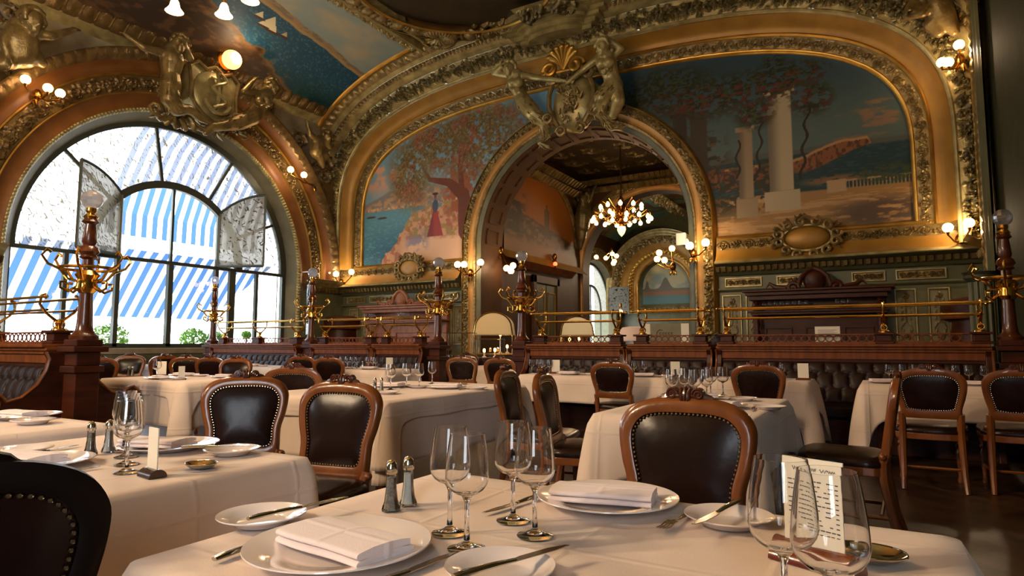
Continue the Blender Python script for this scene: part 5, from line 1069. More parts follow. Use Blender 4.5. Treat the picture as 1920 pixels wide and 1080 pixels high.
def rack(mb, xs, x0, x1):                                       # brass hat rack above the banquette
    for s_ in (-1, 1):
        mb.tube([(x0, s_ * 0.155, 1.535), (x1, s_ * 0.155, 1.535)], 0.013, 8); mb.tube([(x0 + 0.06, s_ * 0.11, 1.42), (x1 - 0.06, s_ * 0.11, 1.42)], 0.011, 8)
        for x in (x0, x1): mb.sphere((x, s_ * 0.155, 1.535), 0.022, 8, 6)
    for x in xs:
        mb.lathe([(0.06, 1.235), (0.055, 1.25), (0.02, 1.27), (0.035, 1.3), (0.015, 1.34)], 12, (x, 0, 0))
        for s_ in (-1, 1): mb.tube([(x, 0, 1.3), (x, s_ * 0.05, 1.34), (x, s_ * 0.12, 1.40), (x, s_ * 0.165, 1.47), (x, s_ * 0.155, 1.55), (x, s_ * 0.12, 1.56)], [0.016, 0.014, 0.013, 0.012, 0.013, 0.016], 7); mb.tube([(x + 0.03 * math.cos(a), s_ * 0.035 , 1.29 + 0.03 * math.sin(a)) for a in np.linspace(0, 2 * PI, 13)], 0.006, 5)
def banquette(x0, x1, yc, label, lm='walnut_light', peds=None, group=None, arms=True):
    xc = (x0 + x1) / 2; hl = (x1 - x0) / 2; t = thing('banquette', label, 'banquette', (xc, yc, 0), 0, group)
    mb = MB().box(-hl + 0.02, hl - 0.02, -0.14, 0.14, 0, 1.0); mb.box(-hl + 0.03, hl - 0.03, -0.62, 0.62, 0.0, 0.33); mb.build('carcass', 'walnut', t, smooth=False, bevel=0.01)
    mb = MB().box(-hl, hl, -0.2, 0.2, 1.05, 1.08).box(-hl + 0.01, hl - 0.01, -0.18, 0.18, 1.02, 1.05).box(-hl + 0.02, hl - 0.02, -0.23, 0.23, 1.08, 1.11).box(-hl + 0.03, hl - 0.03, -0.16, 0.16, 0.94, 1.02); mb.build('ledge', lm, t, smooth=False, bevel=0.006)
    for s_ in (-1, 1):
        m = tuft(2 * hl - 0.16, 0.46); v0 = Vector((0, s_ * 0.30, 0.47)); v1 = Vector((0, s_ * 0.15, 0.94)); vd = (v1 - v0).normalized(); nd = Vector((0, s_ * vd.z, -s_ * vd.y))
        o = patch('tufted_back', m, (-hl + 0.08, v0.y, v0.z), (1, 0, 0), tuple(vd), tuple(nd), 'leather_bench', parent=t)
        mb = MB().box(-hl + 0.08, hl - 0.08, *sorted((s_ * 0.14, s_ * 0.28)), 0.33, 0.52); mb.box(-hl + 0.06, hl - 0.06, *sorted((s_ * 0.2, s_ * 0.66)), 0.33, 0.47); mb.build('seat', 'leather_bench', t, bevel=0.03)
    if arms:
        prof = []
        side = [(0.20, 1.04), (0.17, 0.98), (0.19, 0.88), (0.25, 0.76), (0.36, 0.66), (0.47, 0.63)] + [(0.56 + 0.085 * math.cos(a), 0.62 + 0.085 * math.sin(a)) for a in np.linspace(PI * 0.8, -PI * 0.45, 9)] + [(0.60, 0.45), (0.64, 0.12), (0.66, 0.0)]
        poly = side + [(-a, b) for a, b in side[::-1]]
        for xx in (-hl, hl - 0.06):
            o = MB().prism(poly, xx, xx + 0.06, 'x').build('end_panel', 'walnut', t, smooth=False, bevel=0.008)
            for s_ in (-1, 1):
                xq = xx + (0.062 if xx > 0 else -0.002); pts = [(xq, s_ * a, b) for a, b in side[:9]] + [(xq, s_ * (0.56 + 0.07 * (1 - k / 18) * math.cos(0.4 - k * 0.6)), 0.62 + 0.07 * (1 - k / 18) * math.sin(0.4 - k * 0.6)) for k in range(16)]
                MB().tube(pts, 0.013, 6).build('arm_scroll', 'chair_wood', o)
    # pierced gallery on top
    ps = peds or (-hl + 0.16, hl - 0.16); xs_ = sorted(ps)
    for x in ps: MB().box(x - 0.09, x + 0.09, -0.09, 0.09, 1.11, 1.14).box(x - 0.07, x + 0.07, -0.07, 0.07, 1.14, 1.21).box(x - 0.1, x + 0.1, -0.1, 0.1, 1.21, 1.235).build('gallery_pedestal', 'walnut', t, smooth=False, bevel=0.006)
    mb = MB()
    for a, b in zip(xs_[:-1], xs_[1:]):
        a += 0.09; b -= 0.09; mb.box(a, b, -0.02, 0.02, 1.11, 1.135).box(a, b, -0.022, 0.022, 1.21, 1.225); n = max(2, round((b - a) / 0.085)); p = (b - a) / n
        for i in range(n):
            cx_ = a + (i + 0.5) * p; ring_ = [(cx_ + p * 0.46 * math.cos(q), 1.1725 + 0.036 * math.sin(q)) for q in np.linspace(0, 2 * PI, 13)[:-1]]
            mb.tube([(u, 0, w_) for u, w_ in ring_ + ring_[:1]], 0.0065, 5, caps=False)
    mb.build('pierced_gallery', lm, t, smooth=False)
    mb = MB(); rack(mb, ps, xs_[0] - 0.08, xs_[-1] + 0.08); mb.build('hat_rack', 'brass', t)
    return t
banquette(-11.55, -9.1, YC, 'double-sided leather banquette with brass rack under the right part of the arched window', 'walnut_light', (-2.3 / 2 + 0.1, 0.0, 1.05))
banquette(-8.72, -7.32, YC, 'short banquette with brass rack left of the one before the left sideboard', 'walnut_light')
banquette(-7.28, -6.25, YC, 'short banquette with brass rack in front of the left sideboard', 'walnut_light')
banquette(-4.38, -2.92, YC, 'banquette with brass rack in front of the archway, beside its coat post', 'walnut_light')
banquette(-2.88, -1.80, YC, 'banquette with brass rack just right of the archway, left of the longest banquette', 'walnut_light')
banquette(-1.74, 0.955, YC, 'longest banquette with brass rack in front of the right sideboard', 'walnut_light', (-1.25, 0.42, 1.28))
banquette(-9.2, -6.3, 2.95, 'banquette with scrolled end beside the nearest coat post at the left', 'walnut_light', (-1.2, -0.1, 1.2))
banquette(-5.6, -4.4, -1.6, 'leather banquette behind the photographer', 'walnut_light') if False else None
# sideboards against the back wall
def sideboard(x0, x1, label, wm, wm2):
    xc = (x0 + x1) / 2; h = (x1 - x0) / 2; t = thing('sideboard', label, 'sideboard', (xc, YB - 0.32, 0))
    MB().box(-h + 0.1, h - 0.1, -0.28, 0.28, 0, 0.95).box(-h + 0.06, h - 0.06, -0.3, 0.3, 0.0, 0.12).box(-h + 0.04, h - 0.04, -0.33, 0.3, 0.95, 1.0).build('base_cabinet', wm, t, smooth=False, bevel=0.01)
    MB().box(-h + 0.1, h - 0.1, 0.16, 0.28, 1.0, 1.98).build('back_panel', wm2, t, smooth=False, bevel=0.005)
    mb = MB()
    for (a, b) in ((-h + 0.3, -h + 0.75), (-h + 0.95, h - 0.95), (h - 0.75, h - 0.3)): mb.box(a, b, 0.13, 0.16, 1.12, 1.15).box(a, b, 0.13, 0.16, 1.38, 1.41).box(a, a + 0.03, 0.13, 0.16, 1.15, 1.38).box(b - 0.03, b, 0.13, 0.16, 1.15, 1.38)
    mb.build('panel_moulding', wm, t, smooth=False, bevel=0.004)
    MB().box(-h + 0.06, h - 0.06, -0.12, 0.2, 1.66, 1.69).box(-h + 0.1, h - 0.1, -0.08, 0.2, 1.62, 1.66).build('shelf', wm, t, smooth=False, bevel=0.006)
    MB().box(-h - 0.02, h + 0.02, -0.2, 0.28, 2.02, 2.06).box(-h + 0.03, h - 0.03, -0.16, 0.28, 1.96, 2.02).box(-h + 0.08, h - 0.08, -0.1, 0.28, 1.88, 1.96).build('cornice', wm, t, smooth=False, bevel=0.01)
    for s_ in (-1, 1):
        for (za, zb) in ((1.0, 1.62), (1.69, 1.88)):
            k = zb - za; MB().lathe([(0.05, za), (0.06, za + 0.03), (0.03, za + 0.06), (0.055, za + k * 0.3), (0.06, za + k * 0.42), (0.03, za + k * 0.6), (0.05, za + k * 0.75), (0.03, za + k * 0.88), (0.055, zb)], 12, (s_ * (h - 0.2), -0.03, 0)).build('turned_column', wm, t)
    mb = MB()
    for s_ in (-1, 1):
        mb.tube([(s_ * (0.34 - 0.1 * (1 - k / 20) * math.cos(k * 0.5)), -0.1, 2.08 + 0.1 * (1 - k / 20) * math.sin(k * 0.5)) for k in range(18)], 0.035, 7)
        mb.tube([(s_ * 0.24, -0.1, 2.12), (s_ * 0.2, -0.1, 2.26), (s_ * 0.1, -0.1, 2.36), (0, -0.1, 2.40)], 0.04, 7); mb.tube([(s_ * 0.45, -0.1, 2.08), (s_ * 0.62, -0.08, 2.1), (s_ * 0.72, -0.08, 2.17), (s_ * 0.78, -0.08, 2.09)], [0.03, 0.045, 0.03, 0.01], 7)
    mb.sphere((0, -0.06, 2.2), 0.2, 14, 9, (0.9, 0.45, 0.95)); mb.sphere((0, -0.06, 2.42), 0.04, 8, 6); mb.build('crest', wm, t)
    return t
sideboard(-11.35, -8.75, 'pinkish brown carved sideboard with scrolled crest against the wall under the tree mural', 'sideboard_wood', 'sideboard_wood')
sideboard(-2.1, 0.2, 'dark mahogany carved sideboard with scrolled crest against the wall under the white column mural', 'walnut', 'walnut')
def corner_cab(cx_, cy_, a0, label):
    t = thing('corner_cabinet', label, 'cabinet', (cx_, cy_, 0)); 
    MB().lathe([(0.62, 0), (0.62, 0.95), (0.68, 0.96), (0.68, 1.0), (0.55, 1.02), (0.5, 1.5), (0.62, 1.55), (0.64, 1.72), (0.55, 1.8), (0.4, 1.84), (0.001, 1.84)], 24, a0=a0, a1=a0 + PI / 2).build('carcass', 'walnut', t, angle=30)
    MB().lathe([(0.645, 1.5), (0.66, 1.53), (0.645, 1.56)], 24, a0=a0, a1=a0 + PI / 2).build('moulding', 'walnut_light', t)
corner_cab(XR - 0.02, YB - 0.02, PI, 'rounded dark wooden corner cabinet at the right end of the back wall')
corner_cab(XW + 0.03, YB - 0.02, -PI / 2, 'rounded dark wooden corner cabinet in the left corner of the back wall')
# fluted green column before the right corner
t = thing('fluted_column', 'fluted olive green column behind the rightmost coat post', 'column', (1.2, 10.6, 0)); mb = MB(); pr = []
for i in range(48): a = 2 * PI * i / 48; r = 0.15 if i % 4 < 2 else 0.128; pr.append((r * math.cos(a), r * math.sin(a)))
mb.prism(pr, 0.2, 1.95, 'z').build('shaft', 'olive', t, smooth=False); MB().lathe([(0.19, 0), (0.2, 0.14), (0.16, 0.2)], 20).lathe([(0.155, 1.95), (0.2, 2.0), (0.19, 2.04), (0.22, 2.08), (0.001, 2.09)], 20).build('capital', 'olive_dark', t)
# service trolleys in the passage opening
def trolley(x, y, s_, label):
    t = thing('service_trolley', label, 'trolley', (x, y, 0), 0.4); MB().box(-0.45, 0.45, -0.28, 0.28, 0.35, 0.9).build('cabinet', 'walnut', t, smooth=False, bevel=0.01); MB().box(-0.5, 0.5, -0.32, 0.32, 0.9, 0.93).build('top', 'brass', t, smooth=False)
    pts = [(0.34 * math.cos(a), 1.42 + 0.28 * math.sin(a)) for a in np.linspace(0, PI, 14)]; pts = [(0.36, 1.28)] + pts + [(-0.36, 1.28)]
    MB().prism([(a * s_, b * s_ + (1 - s_) * 1.2) for a, b in pts], -0.24, 0.24, 'y').build('domed_hood', 'hood_glow', t, bevel=0.02, angle=30); mb = MB()
    for yy in (-0.25, 0.25): mb.tube([(a * s_, yy, b * s_ + (1 - s_) * 1.2) for a, b in pts], 0.014, 6)
    for (a, b) in ((-0.42, -0.25), (0.42, -0.25), (-0.42, 0.25), (0.42, 0.25)): mb.tube([(a * 0.85 * s_, b, 0.93), (a * 0.85 * s_, b, 1.3)], 0.012, 6); mb.lathe([(0.04, 0.0), (0.05, 0.04), (0.04, 0.08)], 10, (a * 0.95, b, 0)); mb.tube([(a * 0.95, b, 0.06), (a * 0.95, b, 0.36)], 0.02, 6)
    mb.build('brass_frame', 'brass', t); return t
p = G(928, 12.8); trolley(p.x, p.y, 1.08, 'serving trolley with a domed brass hood left of the archway coat post')
p = G(1083, 12.6); trolley(p.x, p.y, 0.9, 'serving trolley with a pale domed hood seen through the brass rack in the archway')
# glass display cases left of the archway
def glass_case(px, d, w_, h, z0, label):
    p = G(px, d); t = thing('glass_display_case', label, 'display case', (p.x, p.y, 0), 0.35)
    MB().box(-w_ / 2 - 0.02, w_ / 2 + 0.02, -0.22, 0.22, 0, z0).build('counter', 'walnut', t, smooth=False, bevel=0.006)
    MB().box(-w_ / 2, w_ / 2, -0.2, 0.2, z0 + 0.005, z0 + h).build('glass_box', 'pane_clear', t, smooth=False); mb = MB()
    for a in (-w_ / 2, w_ / 2):
        for b in (-0.2, 0.2): mb.tube([(a, b, z0), (a, b, z0 + h)], 0.006, 5)
    for z in (z0 + h,): 
        mb.tube([(-w_ / 2, -0.2, z), (w_ / 2, -0.2, z), (w_ / 2, 0.2, z), (-w_ / 2, 0.2, z), (-w_ / 2, -0.2, z)], 0.006, 5)
    mb.build('metal_edging', 'steel', t)
glass_case(862, 12.0, 0.55, 0.42, 0.9, 'clear glass screen case standing left of the hooded trolley')
glass_case(918, 11.7, 0.5, 0.34, 0.86, 'small glass display case with candles in front of the hooded trolley')
for (px, d, bz, fz, lb) in ((908, 11.65, 0.866, 0.99, 'left candle glowing in the glass display case'), (928, 11.75, 0.866, 1.0, 'brighter candle glowing in the glass display case'), (938, 12.75, 0.932, 1.3, 'tall lamp flame glowing under the hood of the left trolley'), (1068, 12.5, 0.932, 1.2, 'left flame under the pale hooded trolley'), (1086, 12.6, 0.932, 1.22, 'right flame under the pale hooded trolley'), (951, 12.6, 0.932, 1.06, 'short candle beside the tall flame on the left trolley')):
    p = G(px, d); t = thing('candle_lamp', lb, 'candle', (p.x, p.y, bz)); h = fz - bz; MB().lathe([(0.001, 0), (0.04, 0.0), (0.035, 0.015), (0.014, 0.03), (0.014, h - 0.03), (0.001, h - 0.025)], 10).build('candle', 'porcelain', t); MB().sphere((0, 0, h), 0.026, 8, 6, (1, 1, 1.5)).build('flame', 'flame', t); glow((0, 0, h + 0.03), 2.0, rad=0.02, parent=t)
# pink shade, board and sheet behind the right banquettes
p = P(1190, 640, 'y', 10.2); t = thing('pink_lamp_shade', 'pale pink domed lamp shade behind the brass rack right of the archway', 'lamp shade', (p.x, p.y, 0)); MB().lathe([(0.30, 1.16), (0.31, 1.2), (0.27, 1.3), (0.2, 1.385), (0.1, 1.40), (0.001, 1.40)], 20).build('shade', 'pink_shade', t); MB().lathe([(0.16, 0), (0.14, 0.03), (0.03, 0.06), (0.03, 1.2), (0.28, 1.165)], 14).build('stand', 'brass_old', t)
# =====================================================================================
# CHAIRS
# =====================================================================================
def smoothpath(pts, n=6):                                      # closed Catmull-Rom
    out_ = []; m = len(pts)
    for i in range(m):
        p0, p1, p2, p3 = [np.array(pts[(i + k - 1) % m], float) for k in range(4)]
        for j in range(n):
            t = j / n; out_.append(tuple(0.5 * ((2 * p1) + (-p0 + p2) * t + (2 * p0 - 5 * p1 + 4 * p2 - p3) * t * t + (-p0 + 3 * p1 - 3 * p2 + p3) * t ** 3)))
    return out_
def mirror(half): return half + [(-a, b) for a, b in half[::-1] if abs(a) > 1e-6]
def make_chair(name, zb, wood, loc=(0, 0, -50)):               # faces +y; origin at the floor under the backrest
    t = thing(name, None, 'chair', loc)
    lean = lambda z: -0.03 - 0.16 * (z - 0.45)                 # the backrest leans away from the seat (towards -y)
    outer = [(0.0, 0.925), (0.12, 0.915), (0.195, 0.885), (0.232, 0.835), (0.236, 0.78), (0.222, 0.70), (0.200, 0.62), (0.190, zb - 0.05), (0.10, zb - 0.06), (0.0, zb - 0.06)]
    inner = [(0.0, 0.872), (0.10, 0.868), (0.155, 0.85), (0.186, 0.81), (0.190, 0.765), (0.178, 0.70), (0.160, 0.63), (0.150, zb + 0.012), (0.08, zb), (0.0, zb)]
    O_ = mirror(outer); I_ = mirror(inner); O_ = smoothpath(O_, 4); I_ = smoothpath(I_, 4); n = len(O_)
    mb = MB(); v = []
    for k, (pf, dd) in enumerate(((O_, 0.012), (None, 0.028), (I_, 0.02), (I_, -0.018), (None, -0.026), (O_, -0.014))):
        for i in range(n):
            if pf is None: u, z = (O_[i][0] + I_[i][0]) / 2, (O_[i][1] + I_[i][1]) / 2
            else: u, z = pf[i]
            v.append((u, lean(z) + dd, z))
    f = [(a * n + i, a * n + (i + 1) % n, ((a + 1) % 6) * n + (i + 1) % n, ((a + 1) % 6) * n + i) for a in range(6) for i in range(n)]
    mb.add(v, f).build('back_frame', wood, t, angle=60, bevel=0)
    # leather panel, domed on both faces
    mb = MB(); c = (sum(p[0] for p in I_) / n, sum(p[1] for p in I_) / n); rings = 6
    for s_, dome in ((1, 0.024), (-1, 0.016)):
        v = []
        for r in range(rings + 1):
            q = 1 - r / rings
            for i in range(n): u = c[0] + (I_[i][0] - c[0]) * q * 1.02; z = c[1] + (I_[i][1] - c[1]) * q * 1.02; v.append((u, lean(z) + s_ * (0.004 + dome * (1 - q ** 3)), z))
        mb.add(v, [(a * n + i, a * n + (i + 1) % n, (a + 1) * n + (i + 1) % n, (a + 1) * n + i) for a in range(rings) for i in range(n)])
    mb.build('back_leather', 'leather', t)
    mb = MB(); d = np.array(I_ + I_[:1]); s_ = np.r_[0, np.cumsum(np.hypot(*np.diff(d, axis=0).T))]; k = int(s_[-1] / 0.0155)
    for i in range(k):
        u = np.interp(s_[-1] * i / k, s_, d[:, 0]); z = np.interp(s_[-1] * i / k, s_, d[:, 1]); u = c[0] + (u - c[0]) * 0.965; z = c[1] + (z - c[1]) * 0.965
        for sg, dm in ((1, 0.013), (-1, 0.011)): mb.sphere((u, lean(z) + sg * dm, z), 0.0048, 6, 4, (1, 0.7, 1))
    mb.build('nail_trim', 'nail', t)
    mb = MB(); yb = lean(0.92)
    mb.tube([(-0.115, yb, 0.905), (-0.08, yb, 0.918), (-0.04, yb, 0.928), (0, yb, 0.93), (0.04, yb, 0.928), (0.08, yb, 0.918), (0.115, yb, 0.905)], [0.006, 0.014, 0.018, 0.018, 0.018, 0.014, 0.006], 8)
    for sg in (-1, 1):
        cx_, cz_ = sg * 0.046, 0.935; mb.tube([(cx_, yb - 0.016, cz_), (cx_, yb - 0.014, cz_), (cx_, yb + 0.014, cz_), (cx_, yb + 0.016, cz_)], [0.017, 0.021, 0.021, 0.017], 14)
        for yy in (-0.016, 0.016): mb.tube([(cx_ - sg * 0.021 * (1 - i / 26) * math.cos(i * 0.5), yb + yy, cz_ + 0.021 * (1 - i / 26) * math.sin(i * 0.5)) for i in range(22)], 0.0045, 5)
        mb.tube([(sg * 0.064, yb, 0.925), (sg * 0.085, yb, 0.920), (sg * 0.105, yb, 0.908)], [0.014, 0.012, 0.006], 7)
    for u in (-0.014, 0.0, 0.014):
        for yy in (-1, 1): mb.tube([(u * 1.2, yb + yy * 0.004, 0.957 - abs(u) * 0.25), (u, yb + yy * 0.016, 0.940), (u * 0.8, yb + yy * 0.017, 0.915), (u * 0.4, yb + yy * 0.014, 0.893)], [0.006, 0.0078, 0.0075, 0.004], 7)
    mb.build('crest', wood + '_dark' if wood == 'chair_wood' else wood, t)
    # seat
    sp = smoothpath([(-0.20, -0.02), (0.20, -0.02), (0.235, 0.2), (0.235, 0.39), (0.12, 0.43), (-0.12, 0.43), (-0.235, 0.39), (-0.235, 0.2)], 4)
    MB().prism([(a * 0.98, b) for a, b in sp], 0.375, 0.425, 'z').build('seat_rail', wood, t, smooth=False, bevel=0.006)
    m_ = len(sp); cxy = (0, 0.2); v = []
    for q, z in ((1.0, 0.425), (1.01, 0.445), (0.96, 0.468), (0.8, 0.482), (0.4, 0.49), (0.02, 0.492)): v += [(a * q, cxy[1] + (b - cxy[1]) * q, z) for a, b in sp]
    MB().add(v, [(a * m_ + i, a * m_ + (i + 1) % m_, (a + 1) * m_ + (i + 1) % m_, (a + 1) * m_ + i) for a in range(5) for i in range(m_)]).build('seat', 'leather', t, angle=60)
    for sg in (-1, 1):
        p = [(sg * 0.19, lean(zb - 0.02), zb - 0.02), (sg * 0.188, -0.02, 0.45), (sg * 0.19, -0.02, 0.36), (sg * 0.195, -0.06, 0.12), (sg * 0.20, -0.10, 0.0)]
        mb = MB(); mb.tube(p, [0.026, 0.026, 0.026, 0.022, 0.018], 8); mb.sphere((sg * 0.212, -0.02, 0.485), 0.02, 8, 6); mb.build('leg', wood, t)
        MB().lathe([(0.018, 0), (0.022, 0.02), (0.014, 0.05), (0.018, 0.12), (0.026, 0.24), (0.016, 0.27), (0.028, 0.29), (0.018, 0.31), (0.027, 0.33), (0.027, 0.40)], 10, (sg * 0.2, 0.38, 0)).build('leg', wood, t)
    MB().tube([(-0.19, 0.0, 0.16), (0.19, 0.0, 0.16)], 0.011, 6).tube([(-0.19, -0.05, 0.15), (-0.2, 0.38, 0.15)], 0.011, 6).tube([(0.19, -0.05, 0.15), (0.2, 0.38, 0.15)], 0.011, 6).build('stretcher', wood, t)
    return t
chA = make_chair('dining_chair', 0.52, 'chair_wood'); chB = make_chair('dining_chair', 0.60, 'chair_wood'); uA, uB = [], []
def facing(px, d, deg, label, proto=None, used=None, dx=0):
    p = G(px, d); 
    return place(proto or chA, uA if (proto or chA) is chA else uB, (p.x, p.y, 0), R(deg), label)
# deg 0 faces +y; 180 faces the camera side of the hall; 90 faces -x; -90 faces +x
facing(1268, 2.16, 180, 'large leather dining chair with carved crest pushed to the far side of the nearest table')
facing(460, 3.62, 225, 'leather dining chair with brass nails standing behind the left table, left of its neighbour')
facing(621, 3.10, 190, 'shiny leather dining chair with brass nails at the right corner of the left table')
chC = make_chair('dining_chair', 0.52, 'wood_backlit'); uC = []; p = G(-95, 1.08); place(chC, uC, (p.x, p.y, 0), R(70), 'dark chair back cut off at the lower left edge')
facing(972, 4.75, -80, 'side-turned chair, left of the two between the middle tables')
facing(1046, 4.15, -78, 'side-turned chair, right of the two between the middle tables')
facing(1640, 3.75, 88, 'chair seen edge-on right of the middle table with wine glasses')
facing(558, 5.25, 30, 'leather dining chair behind the two nail-trimmed chairs at left', chB)
facing(623, 8.9, 20, 'small orange-brown chair in front of the short banquette at left of the sideboard', chB)
facing(572, 9.9, 20, 'distant chair left of the short banquette, mostly hidden by nearer chairs', chB)
facing(870, 9.1, 15, 'left chair of the pair in the gap left of the archway post', chB)
facing(943, 8.5, 5, 'right chair of the pair in the gap left of the archway post', chB)
facing(1152, 6.75, 2, 'chair at the white table in front of the archway banquettes', chB)
facing(1422, 5.9, 0, 'chair at the corner table in front of the longest banquette', chB)
facing(1737, 4.95, 0, 'left chair of the two at the far right table', chB)
facing(1905, 4.75, 0, 'right chair of the two at the far right table, cut by the picture edge', chB)
facing(436, 8.3, 200, 'small chair with shiny leather near the window-side banquette', chB)
facing(404, 8.9, 20, 'chair behind the small shiny one near the window-side banquette', chB)
facing(355, 9.3, 40, 'middle chair of the row below the arched window', chB)
facing(308, 10.2, 75, 'angled chair left of the middle one below the arched window', chB)
facing(243, 10.6, -130, 'small pale-lit chair below the arched window with daylight on its back', chB)
facing(188, 8.6, 60, 'chair just right of the nearest coat post below the window', chB)
facing(872, 11.3, 200, 'distant chair with dark crest before the glass display case', chB)
# =====================================================================================
# TABLES AND CLOTHS
# =====================================================================================
def table(x0, x1, y0, y1, label):
    t = thing('dining_table', label, 'table', ((x0 + x1) / 2, (y0 + y1) / 2, 0)); a, b = (x1 - x0) / 2 - 0.01, (y1 - y0) / 2 - 0.01
    MB().box(-a, a, -b, b, 0.70, 0.742).build('tabletop', 'walnut', t, smooth=False, bevel=0.004)
    for sx in (-1, 1):
        for sy in (-1, 1): MB().box(*sorted((sx * (a - 0.03), sx * (a - 0.09))), *sorted((sy * (b - 0.03), sy * (b - 0.09))), 0, 0.70).build('leg', 'walnut', t, smooth=False, bevel=0.004)
def tablecloth(x0, x1, y0, y1, drop, label, m='cloth', z=0.748, rad=0.03, flare=0.10, seed=1, corner=0.22, top_step=0.0):
    """cloth lying on the table: a flat top, an edge that rolls over and a skirt with soft corner folds"""
    rnd = random.Random(seed); a, b = (x1 - x0) / 2 + top_step, (y1 - y0) / 2 + top_step; per = []; cr = 0.03; N = 14
    for (cx_, cy_, a0, sx, sy) in ((a - cr, b - cr, 0, 1, 1), (-a + cr, b - cr, PI / 2, -1, 1), (-a + cr, -b + cr, PI, -1, -1), (a - cr, -b + cr, PI * 1.5, 1, -1)):
        for k in range(9): q = a0 + PI / 2 * k / 8; per.append((cx_ + cr * math.cos(q), cy_ + cr * math.sin(q), math.cos(q), math.sin(q), 1 - abs(k / 4 - 1)))
        nx = [(-a + cr, b), (-a, -b + cr), (a - cr, -b), (a, b - cr)][[0, PI / 2, PI, PI * 1.5].index(a0)]
        p0 = (per[-1][0], per[-1][1]); L = math.hypot(nx[0] - p0[0], nx[1] - p0[1]); k_ = max(6, int(L / 0.03))
        for k in range(1, k_): t_ = k / k_; per.append((p0[0] + (nx[0] - p0[0]) * t_, p0[1] + (nx[1] - p0[1]) * t_, per[-1][2], per[-1][3], -min(t_, 1 - t_) * L))
    n = len(per); v = []; f = []
    for q in (0.002, 0.5, 0.9, 1.0):                              # the top
        for (x, y, nx_, ny_, k) in per: v.append((x * q, y * q, z))
    rows = 12; ph = rnd.uniform(0, 6)
    for r in range(1, rows + 1):
        t_ = r / rows
        for i, (x, y, nx_, ny_, k) in enumerate(per):
            near = 1.0 + k * 0 if k >= 0 else math.exp(k / 0.10)          # 1 at the corner, fading along the sides
            cw = k if k >= 0 else 0
            d = drop * t_ + corner * t_ * (near ** 2 if k < 0 else 1.0)
            ripple = 0.012 * math.sin(i * 0.33 + ph) * t_ + 0.022 * near * math.sin((x + y) * 26 + ph) * t_ * (1 if k < 0 else 0)
            e = 0.006 + 0.014 * min(1, d / 0.05) + flare * near * t_ * (0.6 if k < 0 else 1.0) * (1 - 0.35 * t_) + ripple
            v.append((x + nx_ * e, y + ny_ * e, max(z - (0.004 if r == 1 else 0) - d, 0.03)))
    f.append(tuple(range(n)))
    for r in range(rows + 3):
        for i in range(n): f.append((r * n + i, r * n + (i + 1) % n, (r + 1) * n + (i + 1) % n, (r + 1) * n + i))
    mb = MB(); mb.add(v, f); o = mb.build('tablecloth', m, None, angle=75, solid=0.0015, loc=((x0 + x1) / 2, (y0 + y1) / 2, 0)); return tag(o, label, 'tablecloth')
TT = 0.7505
table(-1.09, 0.10, 0.62, 1.47, 'nearest table hidden under the big white cloth')
tablecloth(-1.10, 0.11, 0.61, 1.48, 0.44, 'white cloth on the nearest table filling the bottom of the view', seed=2, corner=0.16, flare=0.13)
table(-2.68, -1.60, 0.66, 1.45, 'second table at the left under a white cloth')
tablecloth(-2.69, -1.59, 0.65, 1.46, 0.46, 'white cloth with long skirt on the left table with the stacked wine glasses', seed=3, corner=0.10, flare=0.07)
table(-4.3, -3.02, 0.85, 1.6, 'table at the left edge in front of the tufted banquette')
tablecloth(-4.31, -3.01, 0.84, 1.61, 0.42, 'white cloth at the left edge in front of the tufted banquette', seed=4, corner=0.12)
table(-7.1, -5.7, 3.65, 4.6, 'table behind the nearest coat post')
tablecloth(-7.11, -5.69, 3.64, 4.61, 0.42, 'long under-cloth on the table beside the nearest coat post', 'cloth', seed=5, corner=0.12)
tablecloth(-7.11, -5.69, 3.64, 4.61, 0.14, 'short overlay cloth with hanging corner on the table beside the nearest coat post', 'cloth', z=0.751, seed=6, corner=0.36, flare=0.16, top_step=0.012)
table(-3.98, -2.72, 3.08, 4.86, 'table in the middle left under two white cloths')
tablecloth(-3.99, -2.71, 3.07, 4.87, 0.40, 'long under-cloth of the middle left table', seed=7, corner=0.1)
tablecloth(-3.99, -2.71, 3.07, 4.87, 0.13, 'short overlay cloth with turned corner on the middle left table', z=0.751, seed=8, corner=0.28, flare=0.12, top_step=0.012)
table(-1.31, -0.56, 3.1, 4.55, 'narrow table behind the nearest chair')
tablecloth(-1.32, -0.55, 3.09, 4.56, 0.30, 'white cloth on the narrow table behind the nearest chair', seed=9, corner=0.28, flare=0.15)
for (a, b, s_, lb, mm, cn) in ((-9.45, -8.1, 10, 'daylit white table in front of the window-side banquette', 'cloth_daylight_tint', 0.2), (-7.4, -6.75, 11, 'white table with wine glasses in front of the short left banquette', 'cloth', 0.15), (-6.7, -5.85, 12, 'white table with a menu card left of the aisle', 'cloth', 0.2), (-3.75, -1.98, 13, 'long white table in front of the archway banquettes', 'cloth', 0.15), (-1.62, -0.62, 14, 'white table with long hanging corner in front of the longest banquette', 'cloth', 0.34), (-0.18, 1.25, 15, 'white table at the far right behind the two chairs', 'cloth', 0.34)):
    table(a + 0.01, b - 0.01, 6.62, 7.33, lb.replace('white table', 'wooden table under white cloth'))
    tablecloth(a, b, 6.61, 7.34, 0.30, 'cloth of the ' + lb, mm, seed=s_, corner=cn, flare=0.16)
table(-5.85, -4.95, 8.5, 9.2, 'distant table in the gap left of the archway post'); tablecloth(-5.86, -4.94, 8.49, 9.21, 0.3, 'distant white cloth in the gap left of the archway post', seed=16)
table(-11.4, -9.95, 6.35, 7.15, 'bright table close to the window'); tablecloth(-11.41, -9.94, 6.34, 7.16, 0.4, 'daylight-tinted bluish white cloth on the table close to the window', 'cloth_daylight_tint', seed=17, corner=0.15)
